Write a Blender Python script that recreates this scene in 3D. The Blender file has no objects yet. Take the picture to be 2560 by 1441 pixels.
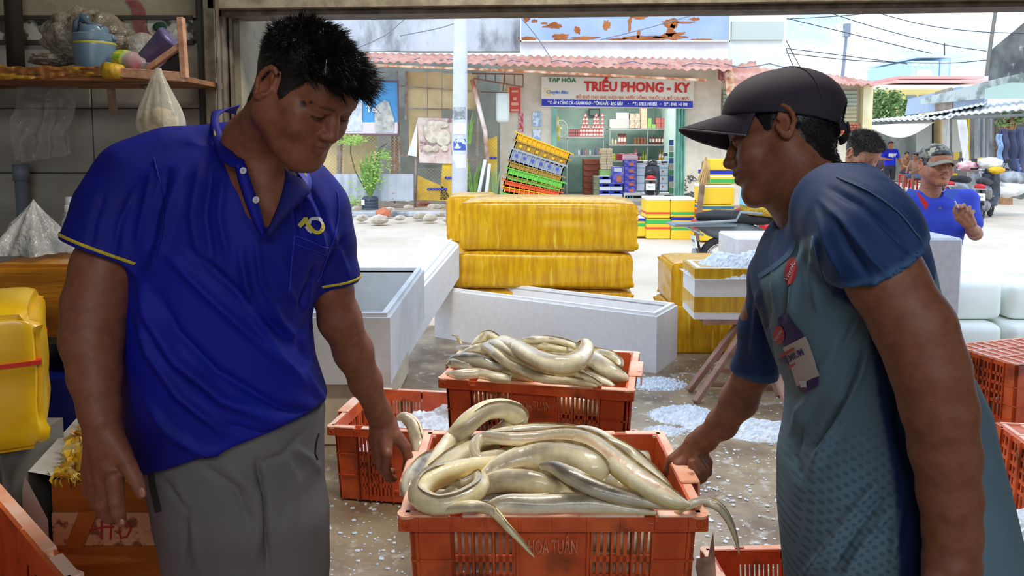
import bpy, bmesh, math, random
import numpy as np
from mathutils import Vector, Matrix, noise as mnoise
random.seed(7); rng = np.random.default_rng(7)
S = bpy.context.scene
COL = S.collection
R = math.radians
# ---------------- camera, world, sun, exposure ----------------
F_PX, CX, CY, PITCH, CAMH = 1850.0, 1280.0, 510.6, R(4.5), 1.5
cam = bpy.data.objects.new('camera', bpy.data.cameras.new('camera'))
COL.objects.link(cam); S.camera = cam
cam.location = (0, 0, CAMH); cam.rotation_euler = (R(90) - PITCH, 0, 0)
cam.data.sensor_width = 36; cam.data.lens = F_PX / 2560 * 36
cam.data.shift_y = -(720.5 - CY) / 2560
cam.data.clip_start = .05; cam.data.clip_end = 600
S.view_settings.view_transform = 'Standard'; S.view_settings.look = 'None'
S.view_settings.gamma = 1; S.view_settings.use_curve_mapping = False
S.view_settings.exposure = 0.42
S.cycles.max_bounces = 8; S.cycles.transparent_max_bounces = 16
W = bpy.data.worlds.new('sky'); S.world = W; W.use_nodes = True
n = W.node_tree.nodes; l = W.node_tree.links; n.clear()
out = n.new('ShaderNodeOutputWorld'); bg = n.new('ShaderNodeBackground'); bg.inputs[1].default_value = 1.65
tc = n.new('ShaderNodeTexCoord'); mp = n.new('ShaderNodeMapping'); mp.inputs['Scale'].default_value = (1, 1, 3.2)
l.new(tc.outputs['Generated'], mp.inputs[0])
nz = n.new('ShaderNodeTexNoise'); nz.inputs['Scale'].default_value = 3.1; nz.inputs['Detail'].default_value = 9; nz.inputs['Roughness'].default_value = .52; nz.inputs['Distortion'].default_value = .35
l.new(mp.outputs[0], nz.inputs[0])
rp = n.new('ShaderNodeValToRGB'); rp.color_ramp.elements[0].position = .42; rp.color_ramp.elements[1].position = .60
rp.color_ramp.elements[0].color = (.36, .55, .86, 1); rp.color_ramp.elements[1].color = (.90, .94, 1, 1)
e = rp.color_ramp.elements.new(.50); e.color = (.56, .70, .92, 1)
l.new(nz.outputs[0], rp.inputs[0]); l.new(rp.outputs[0], bg.inputs[0]); l.new(bg.outputs[0], out.inputs[0])
sun = bpy.data.objects.new('sun', bpy.data.lights.new('sun', 'SUN')); COL.objects.link(sun)
sun.data.energy = 1.2; sun.data.angle = R(16); sun.data.color = (1, .95, .86)
sun.rotation_euler = (R(42), 0, R(-14))
room_fill = bpy.data.objects.new('ceiling_lamp_light', bpy.data.lights.new('ceiling_lamp_light', 'AREA')); COL.objects.link(room_fill)
room_fill.location = (.4, -1.6, 2.85); room_fill.rotation_euler = (R(38), 0, 0); room_fill.data.shape = 'RECTANGLE'
room_fill.data.size = 2.4; room_fill.data.size_y = .5; room_fill.data.energy = 28; room_fill.data.color = (.95, .97, 1)  # unseen fill light added behind the camera to brighten the room

crate_fill = bpy.data.objects.new('doorway_lamp_light', bpy.data.lights.new('doorway_lamp_light', 'AREA')); COL.objects.link(crate_fill)
crate_fill.location = (.2, 2.05, 2.98); crate_fill.data.shape = 'RECTANGLE'; crate_fill.data.size = 1.3; crate_fill.data.size_y = .25; crate_fill.data.energy = 34; crate_fill.data.color = (1, .96, .88)  # second added fill, no real fixture: brightens crate tops and foam
# ---------------- projection helpers: pixel -> place ----------------
def ray(px, py):
    a = (px - CX) / F_PX; b = -(py - CY) / F_PX
    return Vector((a, math.cos(PITCH) + b * math.sin(PITCH), -math.sin(PITCH) + b * math.cos(PITCH)))
def P(px, py, Y):
    d = ray(px, py); return Vector((0, 0, CAMH)) + d * (Y / d.y)
def G(px, py, z=0.0):
    d = ray(px, py); return Vector((0, 0, CAMH)) + d * ((z - CAMH) / d.z)
def ppm(Y): return F_PX / Y
# ---------------- materials ----------------
MATS = {}
def mat(name, c, r=.55, c2=None, ns=6, mix=(.4, .62), nd=5, c3=None, ns3=2, mix3=(.58, .7), bump=0, bs=60, metal=0, trans=0, alpha=1,
        sss=0, coat=0, spec=.5, st=(1, 1, 1), attr=None, emit=0, ior=1.45, bst=(1, 1, 1), sheen=0, r2=None, aniso=None, bdist=.01):
    if name in MATS: return MATS[name]
    m = bpy.data.materials.new(name); m.use_nodes = True; MATS[name] = m
    n = m.node_tree.nodes; l = m.node_tree.links; b = n['Principled BSDF']
    b.inputs['Roughness'].default_value = r; b.inputs['Metallic'].default_value = metal
    b.inputs['Transmission Weight'].default_value = trans; b.inputs['Alpha'].default_value = alpha
    b.inputs['Specular IOR Level'].default_value = spec; b.inputs['IOR'].default_value = ior
    b.inputs['Coat Weight'].default_value = coat; b.inputs['Coat Roughness'].default_value = .12
    b.inputs['Sheen Weight'].default_value = sheen
    if sss:
        b.inputs['Subsurface Weight'].default_value = sss; b.inputs['Subsurface Radius'].default_value = (1, .35, .2); b.inputs['Subsurface Scale'].default_value = .006
    tc = n.new('ShaderNodeTexCoord')
    def nzz(sc, s, det):
        mp = n.new('ShaderNodeMapping'); mp.inputs['Scale'].default_value = s; l.new(tc.outputs['Object'], mp.inputs[0])
        t = n.new('ShaderNodeTexNoise'); t.inputs['Scale'].default_value = sc; t.inputs['Detail'].default_value = det; t.inputs['Roughness'].default_value = .6
        l.new(mp.outputs[0], t.inputs[0]); return t.outputs[0]
    def ramp(src, lo, hi):
        q = n.new('ShaderNodeMapRange'); q.inputs[1].default_value = lo; q.inputs[2].default_value = hi; l.new(src, q.inputs[0]); return q.outputs[0]
    def mixc(f, A, B, bt='MIX'):
        x = n.new('ShaderNodeMix'); x.data_type = 'RGBA'; x.blend_type = bt
        if hasattr(f, 'links'): l.new(f, x.inputs[0])
        else: x.inputs[0].default_value = f
        for i, v in ((6, A), (7, B)):
            if hasattr(v, 'links'): l.new(v, x.inputs[i])
            else: x.inputs[i].default_value = (*v, 1)
        return x.outputs[2]
    src = None
    if attr:
        a = n.new('ShaderNodeAttribute'); a.attribute_name = attr; src = a.outputs[0]
        if c2: src = mixc(ramp(nzz(ns, st, nd), *mix), src, mixc(1, src, c2, 'MULTIPLY'))
    elif c2: 
        f = ramp(nzz(ns, st, nd), *mix); src = mixc(f, c, c2)
        if r2 is not None:
            q = n.new('ShaderNodeMapRange'); q.inputs[3].default_value = r; q.inputs[4].default_value = r2; l.new(f, q.inputs[0]); l.new(q.outputs[0], b.inputs['Roughness'])
    if c3: src = mixc(ramp(nzz(ns3, st, 7), *mix3), src if src else c, c3)
    if src: l.new(src, b.inputs['Base Color'])
    else: b.inputs['Base Color'].default_value = (*c, 1)
    if bump:
        t = nzz(bs, bst, 4); bp = n.new('ShaderNodeBump'); bp.inputs['Strength'].default_value = bump; bp.inputs['Distance'].default_value = bdist
        l.new(t, bp.inputs['Height']); l.new(bp.outputs[0], b.inputs['Normal'])
    if emit:
        b.inputs['Emission Color'].default_value = (*c, 1); b.inputs['Emission Strength'].default_value = emit
    return m
def rgb(r, g, b):
    f = lambda v: (v / 255 / 12.92) if v / 255 <= .04045 else ((v / 255 + .055) / 1.055) ** 2.4
    return (f(r), f(g), f(b))
# ---------------- scene tree helpers ----------------
def tag(o, label=None, cat=None, group=None, kind=None):
    if label: o['label'] = label
    if cat: o['category'] = cat
    if group: o['group'] = group
    if kind: o['kind'] = kind
    return o
def thing(name, label, cat, loc=(0, 0, 0), rz=0, group=None, rot=None):
    o = bpy.data.objects.new(name, None); COL.objects.link(o); o.empty_display_size = .1
    o.location = loc; o.rotation_euler = rot if rot else (0, 0, rz)
    return tag(o, label, cat, group)
def copy_tree(o, parent=None):
    c = o.copy(); COL.objects.link(c); c.parent = parent
    for ch in o.children: copy_tree(ch, c)
    return c
def world_of(o):
    m_ = Matrix.LocRotScale(o.location, o.rotation_euler, o.scale)
    return m_ if o.parent is None else world_of(o.parent) @ o.matrix_parent_inverse @ m_
def link(name, me, m, parent=None, world=False):
    o = bpy.data.objects.new(name, me); COL.objects.link(o)
    if m is not None:
        for q in (m if isinstance(m, (list, tuple)) else [m]): me.materials.append(q)
    if parent is not None:
        o.parent = parent
        if world:
            o.matrix_parent_inverse = world_of(parent).inverted()
    return o
class MB:
    """collects shapes into ONE mesh"""
    def __init__(s): s.bm = bmesh.new(); s.mi = 0
    def _fin(s, vs, M, fs=None):
        if M is not None: bmesh.ops.transform(s.bm, matrix=M, verts=vs)
        if s.mi:
            for v in vs:
                for f in v.link_faces: f.material_index = s.mi
        return s
    def box(s, c, d, rz=0, bev=0, M=None, rot=None, seg=1):
        g = bmesh.ops.create_cube(s.bm, size=1); vs = g['verts']
        bmesh.ops.scale(s.bm, vec=d, verts=vs)
        if bev:
            es = list({e for v in vs for e in v.link_edges})
            g2 = bmesh.ops.bevel(s.bm, geom=es, offset=bev, segments=seg, affect='EDGES', profile=.5)
            vs = list({v for v in g2['verts']} | {v for v in vs if v.is_valid})
        T = Matrix.Translation(c)
        if rot: T = T @ Matrix.Rotation(rot[2], 4, 'Z') @ Matrix.Rotation(rot[1], 4, 'Y') @ Matrix.Rotation(rot[0], 4, 'X')
        elif rz: T = T @ Matrix.Rotation(rz, 4, 'Z')
        if M is not None: T = M @ T
        return s._fin(vs, T)
    def b2(s, x0, x1, y0, y1, z0, z1, bev=0): return s.box(((x0+x1)/2, (y0+y1)/2, (z0+z1)/2), (abs(x1-x0), abs(y1-y0), abs(z1-z0)), bev=bev)
    def tube(s, pts, rad, seg=10, cap=True, flat=None, up=None):
        pts = [Vector(p) for p in pts]; k = len(pts); rings = []
        rad = rad if isinstance(rad, (list, tuple, np.ndarray)) else [rad] * k
        prev = None
        for i, p in enumerate(pts):
            t = (pts[min(i+1, k-1)] - pts[max(i-1, 0)]); t = t.normalized() if t.length > 1e-9 else Vector((0, 0, 1))
            u = up if up is not None else (Vector((0, 0, 1)) if abs(t.z) < .9 else Vector((0, 1, 0)))
            if prev is not None and up is None: u = prev
            a = t.cross(u)
            if a.length < 1e-4: a = t.cross(Vector((1, 0, 0)))
            a.normalize(); b_ = a.cross(t).normalized(); prev = b_
            fl = flat if flat else 1
            rings.append([s.bm.verts.new(p + (a * math.cos(q) + b_ * math.sin(q) * fl) * rad[i]) for q in [2*math.pi*j/seg for j in range(seg)]])
        fs = []
        for i in range(k-1):
            for j in range(seg):
                fs.append(s.bm.faces.new((rings[i][j], rings[i][(j+1) % seg], rings[i+1][(j+1) % seg], rings[i+1][j])))
        if cap: fs.append(s.bm.faces.new(rings[0][::-1])); fs.append(s.bm.faces.new(rings[-1]))
        for f in fs: f.material_index = s.mi
        return s
    def cyl(s, c, r, h, seg=16, r2=None, M=None, bev=0):
        g = bmesh.ops.create_cone(s.bm, cap_ends=True, segments=seg, radius1=r, radius2=r if r2 is None else r2, depth=h)
        T = Matrix.Translation(c);  T = M @ T if M is not None else T
        return s._fin(g['verts'], T)
    def lathe(s, prof, seg=24, M=None, c=(0, 0, 0)):
        rings = []; T = (M if M is not None else Matrix.Identity(4)) @ Matrix.Translation(c)
        for (r, z) in prof: rings.append([s.bm.verts.new(T @ Vector((r*math.cos(2*math.pi*j/seg), r*math.sin(2*math.pi*j/seg), z))) for j in range(seg)])
        for i in range(len(prof)-1):
            for j in range(seg):
                f = s.bm.faces.new((rings[i][j], rings[i][(j+1) % seg], rings[i+1][(j+1) % seg], rings[i+1][j])); f.material_index = s.mi
        for rg, rv in ((rings[0], 1), (rings[-1], 0)):
            f = s.bm.faces.new(rg[::-1] if rv else rg); f.material_index = s.mi
        return s
    def sph(s, c, r, sub=2, sc=(1, 1, 1), M=None):
        g = bmesh.ops.create_icosphere(s.bm, subdivisions=sub, radius=r)
        T = Matrix.Translation(c) @ Matrix.Diagonal((*sc, 1)); T = M @ T if M is not None else T
        return s._fin(g['verts'], T)
    def prism(s, poly, d0, d1, f3):
        """poly of 2d points, extruded from d0 to d1, f3(u,v,d)->world"""
        a = [s.bm.verts.new(f3(u, v, d0)) for u, v in poly]; b_ = [s.bm.verts.new(f3(u, v, d1)) for u, v in poly]
        k = len(poly); fs = [s.bm.faces.new(a[::-1]), s.bm.faces.new(b_)]
        for i in range(k): fs.append(s.bm.faces.new((a[i], a[(i+1) % k], b_[(i+1) % k], b_[i])))
        for f in fs: f.material_index = s.mi
        return s
    def grid(s, nu, nv, f, close=False):
        vs = [[s.bm.verts.new(f(i/(nu-1), j/(nv-1))) for j in range(nv)] for i in range(nu)]
        for i in range(nu-1):
            for j in range(nv-1):
                q = s.bm.faces.new((vs[i][j], vs[i+1][j], vs[i+1][j+1], vs[i][j+1])); q.material_index = s.mi
        return s
    def warp(s, f):
        for v in s.bm.verts: v.co = f(v.co)
        return s
    def build(s, name, m, parent=None, smooth=False, world=False, fixn=True, angle=None):
        if fixn: bmesh.ops.recalc_face_normals(s.bm, faces=s.bm.faces)
        me = bpy.data.meshes.new(name); s.bm.to_mesh(me); s.bm.free()
        if smooth: me.shade_smooth()
        o = link(name, me, m, parent, world)
        if angle: 
            me.shade_smooth(); me.set_sharp_from_angle(angle=R(angle))
        return o
def grab(parts):
    """re-home parts: nothing"""
    return parts
def hull_noise(v, s, a): return mnoise.noise(Vector(v) * s) * a
def text_obj(name, s, size, m, parent=None, loc=(0, 0, 0), rot=(R(90), 0, 0), ext=.001, off=0, align='CENTER', sx=1, shear=0, world=False):
    cu = bpy.data.curves.new(name, 'FONT'); cu.body = s; cu.size = size; cu.extrude = ext; cu.offset = off; cu.align_x = align; cu.align_y = 'CENTER'; cu.shear = shear
    cu.resolution_u = 2
    o = bpy.data.objects.new(name, cu); COL.objects.link(o); o.location = loc; o.rotation_euler = rot; o.scale = (sx, 1, 1)
    dg = bpy.context.evaluated_depsgraph_get()
    me = bpy.data.meshes.new_from_object(o.evaluated_get(dg)); bpy.data.objects.remove(o); bpy.data.curves.remove(cu)
    o = link(name, me, m, parent); me.name = name
    me.transform(Matrix.Diagonal((sx, 1, 1, 1))); o.location = loc; o.rotation_euler = rot
    return o
def catmull(pts, n=8):
    """pts: list of tuples of any length; returns dense list"""
    A = [np.array(p, float) for p in pts]; A = [2*A[0]-A[1]] + A + [2*A[-1]-A[-2]]; res = []
    for i in range(1, len(A)-2):
        p0, p1, p2, p3 = A[i-1:i+3]
        for j in range(n):
            t = j/n; res.append(.5*((2*p1)+(-p0+p2)*t+(2*p0-5*p1+4*p2-p3)*t*t+(-p0+3*p1-3*p2+p3)*t**3))
    res.append(A[-2]); return res
# ---------------- signed-distance modelling ----------------
class SDF:
    def __init__(s): s.ops = []
    def add(s, fn, lo, hi, mode='u', k=.01): s.ops.append((fn, np.array(lo, float), np.array(hi, float), mode, k)); return s
    def rc(s, a, b, ra, rb, mode='u', k=.01, sq=None):
        """rounded cone; sq=(axis, factor): squash along a direction"""
        a = np.array(a, float); b = np.array(b, float); ab = b-a; L2 = max(ab@ab, 1e-12); rm = max(ra, rb)
        if sq is not None: ax = np.array(sq[0], float); ax /= np.linalg.norm(ax); fac = sq[1]; rm2 = rm*max(1, 1/fac)
        else: rm2 = rm
        def fn(p):
            d = p-a
            if sq is not None:
                t = np.clip((d@ab)/L2, 0, 1); q = d-t[..., None]*ab; c = q@ax; q = q+((fac-1)*c)[..., None]*ax
            else:
                t = np.clip((d@ab)/L2, 0, 1); q = d-t[..., None]*ab
            return np.sqrt((q*q).sum(-1))-(ra+(rb-ra)*t)
        return s.add(fn, np.minimum(a, b)-rm2, np.maximum(a, b)+rm2, mode, k)
    def chain(s, pts, mode='u', k=.01, sq=None):
        for (a, ra), (b, rb) in zip(pts[:-1], pts[1:]): s.rc(a, b, ra, rb, mode, k, sq)
        return s
    def ell(s, c, r, M=None, mode='u', k=.01):
        c = np.array(c, float); r = np.array(r, float); Mi = np.array(M.to_3x3()) if M is not None else np.eye(3)
        def fn(p):
            q = (p-c)@Mi; k0 = np.sqrt(((q/r)**2).sum(-1)); k1 = np.sqrt(((q/(r*r))**2).sum(-1)); return k0*(k0-1)/np.maximum(k1, 1e-6)
        m = np.abs(Mi)@r
        return s.add(fn, c-m, c+m, mode, k)
    def loft(s, sec, mode='u', k=.02, yaw=0, pw=2.0):
        """sec rows: z, cx, cy, rx, ry (z ascending)"""
        A = np.array(sorted(sec), float); ca, sa = math.cos(yaw), math.sin(yaw)
        zs = np.linspace(A[0, 0], A[-1, 0], 200)
        ker = np.hanning(17); ker /= ker.sum()
        cols = [np.convolve(np.pad(np.interp(zs, A[:, 0], A[:, i]), 8, mode='edge'), ker, 'valid') for i in range(1, 5)]
        z0, z1 = A[0, 0], A[-1, 0]
        def fn(p):
            z = np.clip(p[..., 2], z0, z1); cx, cy, rx, ry = [np.interp(z, zs, c) for c in cols]
            dx = p[..., 0]-cx; dy = p[..., 1]-cy; u = np.abs(dx*ca+dy*sa)/rx; v = np.abs(-dx*sa+dy*ca)/ry
            g = (u**pw+v**pw)**(1/pw); side = (g-1)*np.minimum(rx, ry)
            e = np.maximum(z0-p[..., 2], p[..., 2]-z1)
            return np.where(e > 0, np.sqrt(np.maximum(side, 0)**2+e*e), np.maximum(side, e))
        rm = A[:, 3:5].max(); return s.add(fn, (A[:, 1].min()-rm, A[:, 2].min()-rm, z0), (A[:, 1].max()+rm, A[:, 2].max()+rm, z1), mode, k)
    def sleeve(s, pts, pt, nrm, hole=None, k=.03):
        """tapered sleeve cut off square at pt and hollowed by the arm's own path"""
        A = [(np.array(a, float), r_) for a, r_ in pts]; pt = np.array(pt, float); nrm = np.array(nrm, float); nrm /= np.linalg.norm(nrm)
        def tube(p, A, kk):
            D = None
            for (a, ra), (b, rb) in zip(A[:-1], A[1:]):
                ab = b-a; d = p-a; t = np.clip((d@ab)/(ab@ab), 0, 1); q = d-t[..., None]*ab; q = np.sqrt((q*q).sum(-1))-(ra+(rb-ra)*t)
                if D is None: D = q
                else: h = np.maximum(kk-np.abs(D-q), 0)/kk; D = np.minimum(D, q)-h*h*kk*.25
            return D
        def fn(p):
            D = np.maximum(tube(p, A, .02), (p-pt)@nrm)
            if hole is not None: D = np.maximum(D, -tube(p, [(np.array(a, float), r_) for a, r_ in hole], .01))
            return D
        P_ = np.array([a for a, r_ in A]); rm = max(r_ for a, r_ in A); return s.add(fn, P_.min(0)-rm, P_.max(0)+rm, 'u', k)
    def plane(s, pt, nrm, k=.004, lo=None, hi=None):
        """cut away everything on the side the normal points to"""
        pt = np.array(pt, float); nrm = np.array(nrm, float); nrm /= np.linalg.norm(nrm)
        return s.add(lambda p: -((p-pt)@nrm), lo if lo is not None else (-99,)*3, hi if hi is not None else (99,)*3, 's', k)
    def eval(s, X, Y, Z, vox):
        D = np.full((len(X), len(Y), len(Z)), .06, np.float32)
        for fn, lo, hi, mode, k in s.ops:
            m = k+3*vox+.004; sl = []
            for A, a, b in ((X, lo[0], hi[0]), (Y, lo[1], hi[1]), (Z, lo[2], hi[2])):
                i0 = int(np.searchsorted(A, a-m)); i1 = int(np.searchsorted(A, b+m)); sl.append(slice(i0, i1))
            if any(q.start >= q.stop for q in sl): continue
            sl = tuple(sl)
            p = np.stack(np.meshgrid(X[sl[0]], Y[sl[1]], Z[sl[2]], indexing='ij'), -1).astype(np.float32)
            d = fn(p).astype(np.float32); E = D[sl]
            if mode == 'u': h = np.maximum(k-np.abs(E-d), 0)/k; D[sl] = np.minimum(E, d)-h*h*k*.25
            elif mode == 's': d = -d; h = np.maximum(k-np.abs(E-d), 0)/k; D[sl] = np.maximum(E, d)+h*h*k*.25
            else: h = np.maximum(k-np.abs(E-d), 0)/k; D[sl] = np.maximum(E, d)+h*h*k*.25
        return D
    def mesh(s, lo, hi, vox, smooth=1):
        X, Y, Z = [np.arange(lo[i], hi[i]+vox, vox) for i in range(3)]
        D = s.eval(X, Y, Z, vox); D = np.where(D == 0, 1e-6, D)
        V, Q = nets(D); V = V*vox+np.array([X[0], Y[0], Z[0]])
        for _ in range(smooth): V = lap(V, Q, .5)
        return V, Q
def lap(V, Q, f):
    e = np.concatenate([Q[:, [0, 1]], Q[:, [1, 2]], Q[:, [2, 3]], Q[:, [3, 0]]]); acc = np.zeros_like(V); c = np.zeros(len(V))
    for i in range(3): acc[:, i] = np.bincount(e[:, 0], V[e[:, 1], i], len(V))+np.bincount(e[:, 1], V[e[:, 0], i], len(V))
    c = np.bincount(e[:, 0], minlength=len(V))+np.bincount(e[:, 1], minlength=len(V))
    return V+(acc/np.maximum(c, 1)[:, None]-V)*f
def nets(D):
    nx, ny, nz = D.shape; Sg = D < 0
    c = np.zeros((nx-1, ny-1, nz-1), np.int8)
    for i in (0, 1):
        for j in (0, 1):
            for k in (0, 1): c += Sg[i:nx-1+i, j:ny-1+j, k:nz-1+k]
    I = np.argwhere((c > 0) & (c < 8)); idx = np.full(c.shape, -1, np.int64); idx[tuple(I.T)] = np.arange(len(I))
    acc = np.zeros((len(I), 3)); cnt = np.zeros(len(I))
    cor = {(i, j, k): D[I[:, 0]+i, I[:, 1]+j, I[:, 2]+k].astype(np.float64) for i in (0, 1) for j in (0, 1) for k in (0, 1)}
    for a in cor:
        for ax in range(3):
            if a[ax] == 0:
                b = list(a); b[ax] = 1; da, db = cor[a], cor[tuple(b)]; m = (da < 0) != (db < 0)
                t = da/np.where(m, da-db, 1); p = np.tile(np.array(a, float), (len(I), 1)); p[:, ax] += t
                acc[m] += p[m]; cnt[m] += 1
    V = I+acc/np.maximum(cnt, 1)[:, None]; Q = []
    for ax in range(3):
        o = [slice(None)]*3; o2 = [slice(None)]*3; o[ax] = slice(0, -1); o2[ax] = slice(1, None)
        s0, s1 = Sg[tuple(o)], Sg[tuple(o2)]; E = np.argwhere(s0 != s1); u, v = [(1, 2), (2, 0), (0, 1)][ax]
        ok = (E[:, u] > 0) & (E[:, v] > 0) & (E[:, u] < D.shape[u]-1) & (E[:, v] < D.shape[v]-1); E = E[ok]
        f = s0[tuple(E.T)]
        def cell(du, dv):
            q = E.copy(); q[:, u] += du; q[:, v] += dv; return idx[tuple(q.T)]
        q = np.stack([cell(-1, -1), cell(0, -1), cell(0, 0), cell(-1, 0)], 1); q[~f] = q[~f][:, ::-1]; Q.append(q)
    Q = np.concatenate(Q); return V, Q[(Q >= 0).all(1)]
def mesh_from(name, V, Q, col=None, smooth=True, extra=None):
    me = bpy.data.meshes.new(name); k = Q.shape[1]
    me.vertices.add(len(V)); me.vertices.foreach_set('co', V.astype(np.float32).ravel())
    me.loops.add(Q.size); me.loops.foreach_set('vertex_index', Q.astype(np.int32).ravel())
    me.polygons.add(len(Q)); me.polygons.foreach_set('loop_start', (np.arange(len(Q))*k).astype(np.int32))
    me.update(calc_edges=True); me.validate()
    if smooth: me.shade_smooth()
    if col is not None:
        a = me.color_attributes.new('col', 'FLOAT_COLOR', 'POINT'); c4 = np.ones((len(V), 4), np.float32); c4[:, :3] = col; a.data.foreach_set('color', c4.ravel())
    return me
def vnormals(V, Q):
    nn = np.cross(V[Q[:, 2]]-V[Q[:, 0]], V[Q[:, 3]]-V[Q[:, 1]]); N = np.zeros_like(V)
    for j in range(4):
        for i in range(3): N[:, i] += np.bincount(Q[:, j], nn[:, i], len(V))
    return N/np.maximum(np.linalg.norm(N, axis=1), 1e-9)[:, None]
def seg_dist(V, a, b):
    a = np.array(a, float); b = np.array(b, float); ab = b-a; t = np.clip(((V-a)@ab)/max(ab@ab, 1e-12), 0, 1); return np.linalg.norm(V-a-t[:, None]*ab, axis=1)
def sst(x, a, b):
    t = np.clip((x-a)/(b-a), 0, 1); return t*t*(3-2*t)
def proj_px(V):
    """world -> photo pixel, for laying prints on cloth where they were measured"""
    p = V-np.array([0, 0, CAMH]); f = p[:, 1]*math.cos(PITCH)-p[:, 2]*math.sin(PITCH); u = p[:, 1]*math.sin(PITCH)+p[:, 2]*math.cos(PITCH)
    return CX+F_PX*p[:, 0]/f, CY-F_PX*u/f
# ================= setting =================
m_floor = mat('wet_concrete', rgb(176, 156, 124), r=.2, c2=rgb(126, 104, 80), ns=2.6, mix=(.38, .62), c3=rgb(206, 196, 178), ns3=11, mix3=(.56, .7), bump=.4, bs=22, r2=.42, bdist=.01)
m_street = mat('street_concrete', rgb(214, 202, 184), r=.85, c2=rgb(196, 182, 162), ns=.7, mix=(.4, .65), c3=rgb(176, 162, 144), ns3=3.2, mix3=(.62, .75), bump=.2, bs=30)
m_plaster = mat('old_plaster', rgb(150, 143, 118), r=.85, c2=rgb(128, 120, 98), ns=3, c3=rgb(96, 92, 78), ns3=8, mix3=(.62, .75), bump=.2, bs=40)
m_tile = mat('wall_tile', rgb(164, 160, 148), r=.35, c2=rgb(142, 138, 126), ns=2, c3=rgb(112, 106, 92), ns3=7, mix3=(.6, .75), st=(1, 1, 3))
m_grout = mat('tile_grout', rgb(88, 84, 74), r=.9)
m_frame = mat('door_steel', rgb(112, 100, 84), r=.6, c2=rgb(78, 64, 50), ns=14, bump=.15)
m_framel = mat('door_steel_light', rgb(150, 140, 118), r=.6, c2=rgb(116, 104, 84), ns=14, bump=.15)
m_dark = mat('dark_ceiling', rgb(120, 116, 106), r=.9)
m_conc = mat('concrete_grey', rgb(158, 164, 168), r=.85, c2=rgb(196, 202, 208), ns=.9, mix=(.35, .6), c3=rgb(108, 113, 116), ns3=1.3, mix3=(.5, .64), st=(1, 1, .45), bump=.2)
m_cream = mat('cream_wall', rgb(226, 216, 196), r=.85, c2=rgb(204, 194, 172), ns=1.6, c3=rgb(186, 182, 164), ns3=4, mix3=(.62, .74), bump=.15)
m_mint = mat('mint_wall', rgb(190, 212, 202), r=.8, c2=rgb(168, 196, 186), ns=2)
m_rust = mat('rusty_red_tin', rgb(206, 160, 144), r=.8, c2=rgb(184, 124, 106), ns=3, c3=rgb(158, 92, 64), ns3=5, mix3=(.6, .72), st=(1, .5, 1))
m_rustedge = mat('rust_edge', rgb(160, 92, 52), r=.8, c2=rgb(216, 180, 150), ns=6)
m_black = mat('black_rubber', rgb(26, 26, 28), r=.5)
m_wire = mat('wire_black', rgb(60, 62, 66), r=.6)
m_wood = mat('raw_wood', rgb(176, 136, 98), r=.75, c2=rgb(140, 98, 64), ns=9, st=(1, 1, 6), bump=.2)
m_white = mat('white_paint', rgb(236, 236, 232), r=.6, c2=rgb(220, 222, 220), ns=3)
m_foam = mat('styrofoam', rgb(244, 242, 240), r=.75, c2=rgb(238, 236, 234), ns=30, bump=.12, bs=180, sss=0)
m_tape = mat('yellow_tape', rgb(226, 176, 10), r=.28, c2=rgb(202, 146, 6), ns=9, mix=(.4, .6), st=(3.5, 3.5, .35), bump=.35, bs=16, bst=(4, 4, .4), coat=.4, c3=rgb(240, 204, 60), ns3=7, mix3=(.6, .7))  # stretched noise paints streaks and pale tape highlights into the colour
m_tapeb = mat('brown_tape', rgb(206, 138, 34), r=.3, c2=rgb(176, 108, 22), ns=5, st=(.5, .5, 4), bump=.4, bs=12, bst=(.5, .5, 4), coat=.4)
m_org = mat('orange_plastic', rgb(220, 100, 50), r=.42, c2=rgb(192, 74, 32), ns=7, c3=rgb(110, 58, 34), ns3=9, mix3=(.54, .72), bump=.1, bs=60)
m_org2 = mat('orange_plastic_faded', rgb(250, 208, 184), r=.5, c2=rgb(240, 164, 128), ns=6, c3=rgb(140, 76, 48), ns3=16, mix3=(.64, .76), bump=.12, bs=50)
m_leaf = mat('leaf_green', rgb(122, 158, 74), r=.6, c2=rgb(92, 128, 56), ns=5)
m_leafb = mat('leaf_bright', rgb(168, 206, 96), r=.6, c2=rgb(134, 178, 76), ns=5)
m_metal = mat('grey_metal', rgb(150, 152, 156), r=.4, metal=.6, c2=rgb(120, 120, 122), ns=5)
m_tin = mat('grey_tin_sheet', rgb(186, 192, 200), r=.6, c2=rgb(168, 174, 184), ns=1.4, c3=rgb(168, 112, 84), ns3=2.2, mix3=(.64, .68))

def struct(name, mb, m, **k): return tag(mb.build(name, m, **k), kind='structure')
# ground: wet working floor, then the dry concrete street
b = MB(); b.grid(60, 60, lambda u, v: Vector((-4+8.5*u, -5.5+11.6*v, .004*mnoise.noise(Vector((u*20, v*24, 0))))))
struct('floor', b, m_floor)
b = MB(); b.b2(-14, 30, 6.08, 90, -.12, .0); b.b2(-14, -4, 3, 6.08, -.12, 0); b.b2(4.5, 30, 3, 6.08, -.12, 0); struct('ground', b, m_street)
b = MB(); b.b2(-14, .2, 15.6, 15.9, 0, .11, bev=.02); struct('trim_1', b, m_conc)
b = MB(); b.b2(-14, 7.6, 15.9, 24, -.05, .1); struct('trim_2', b, mat('dirt_verge', rgb(196, 180, 158), r=.9, c2=rgb(150, 132, 110), ns=3, bump=.5, bs=12))
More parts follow.
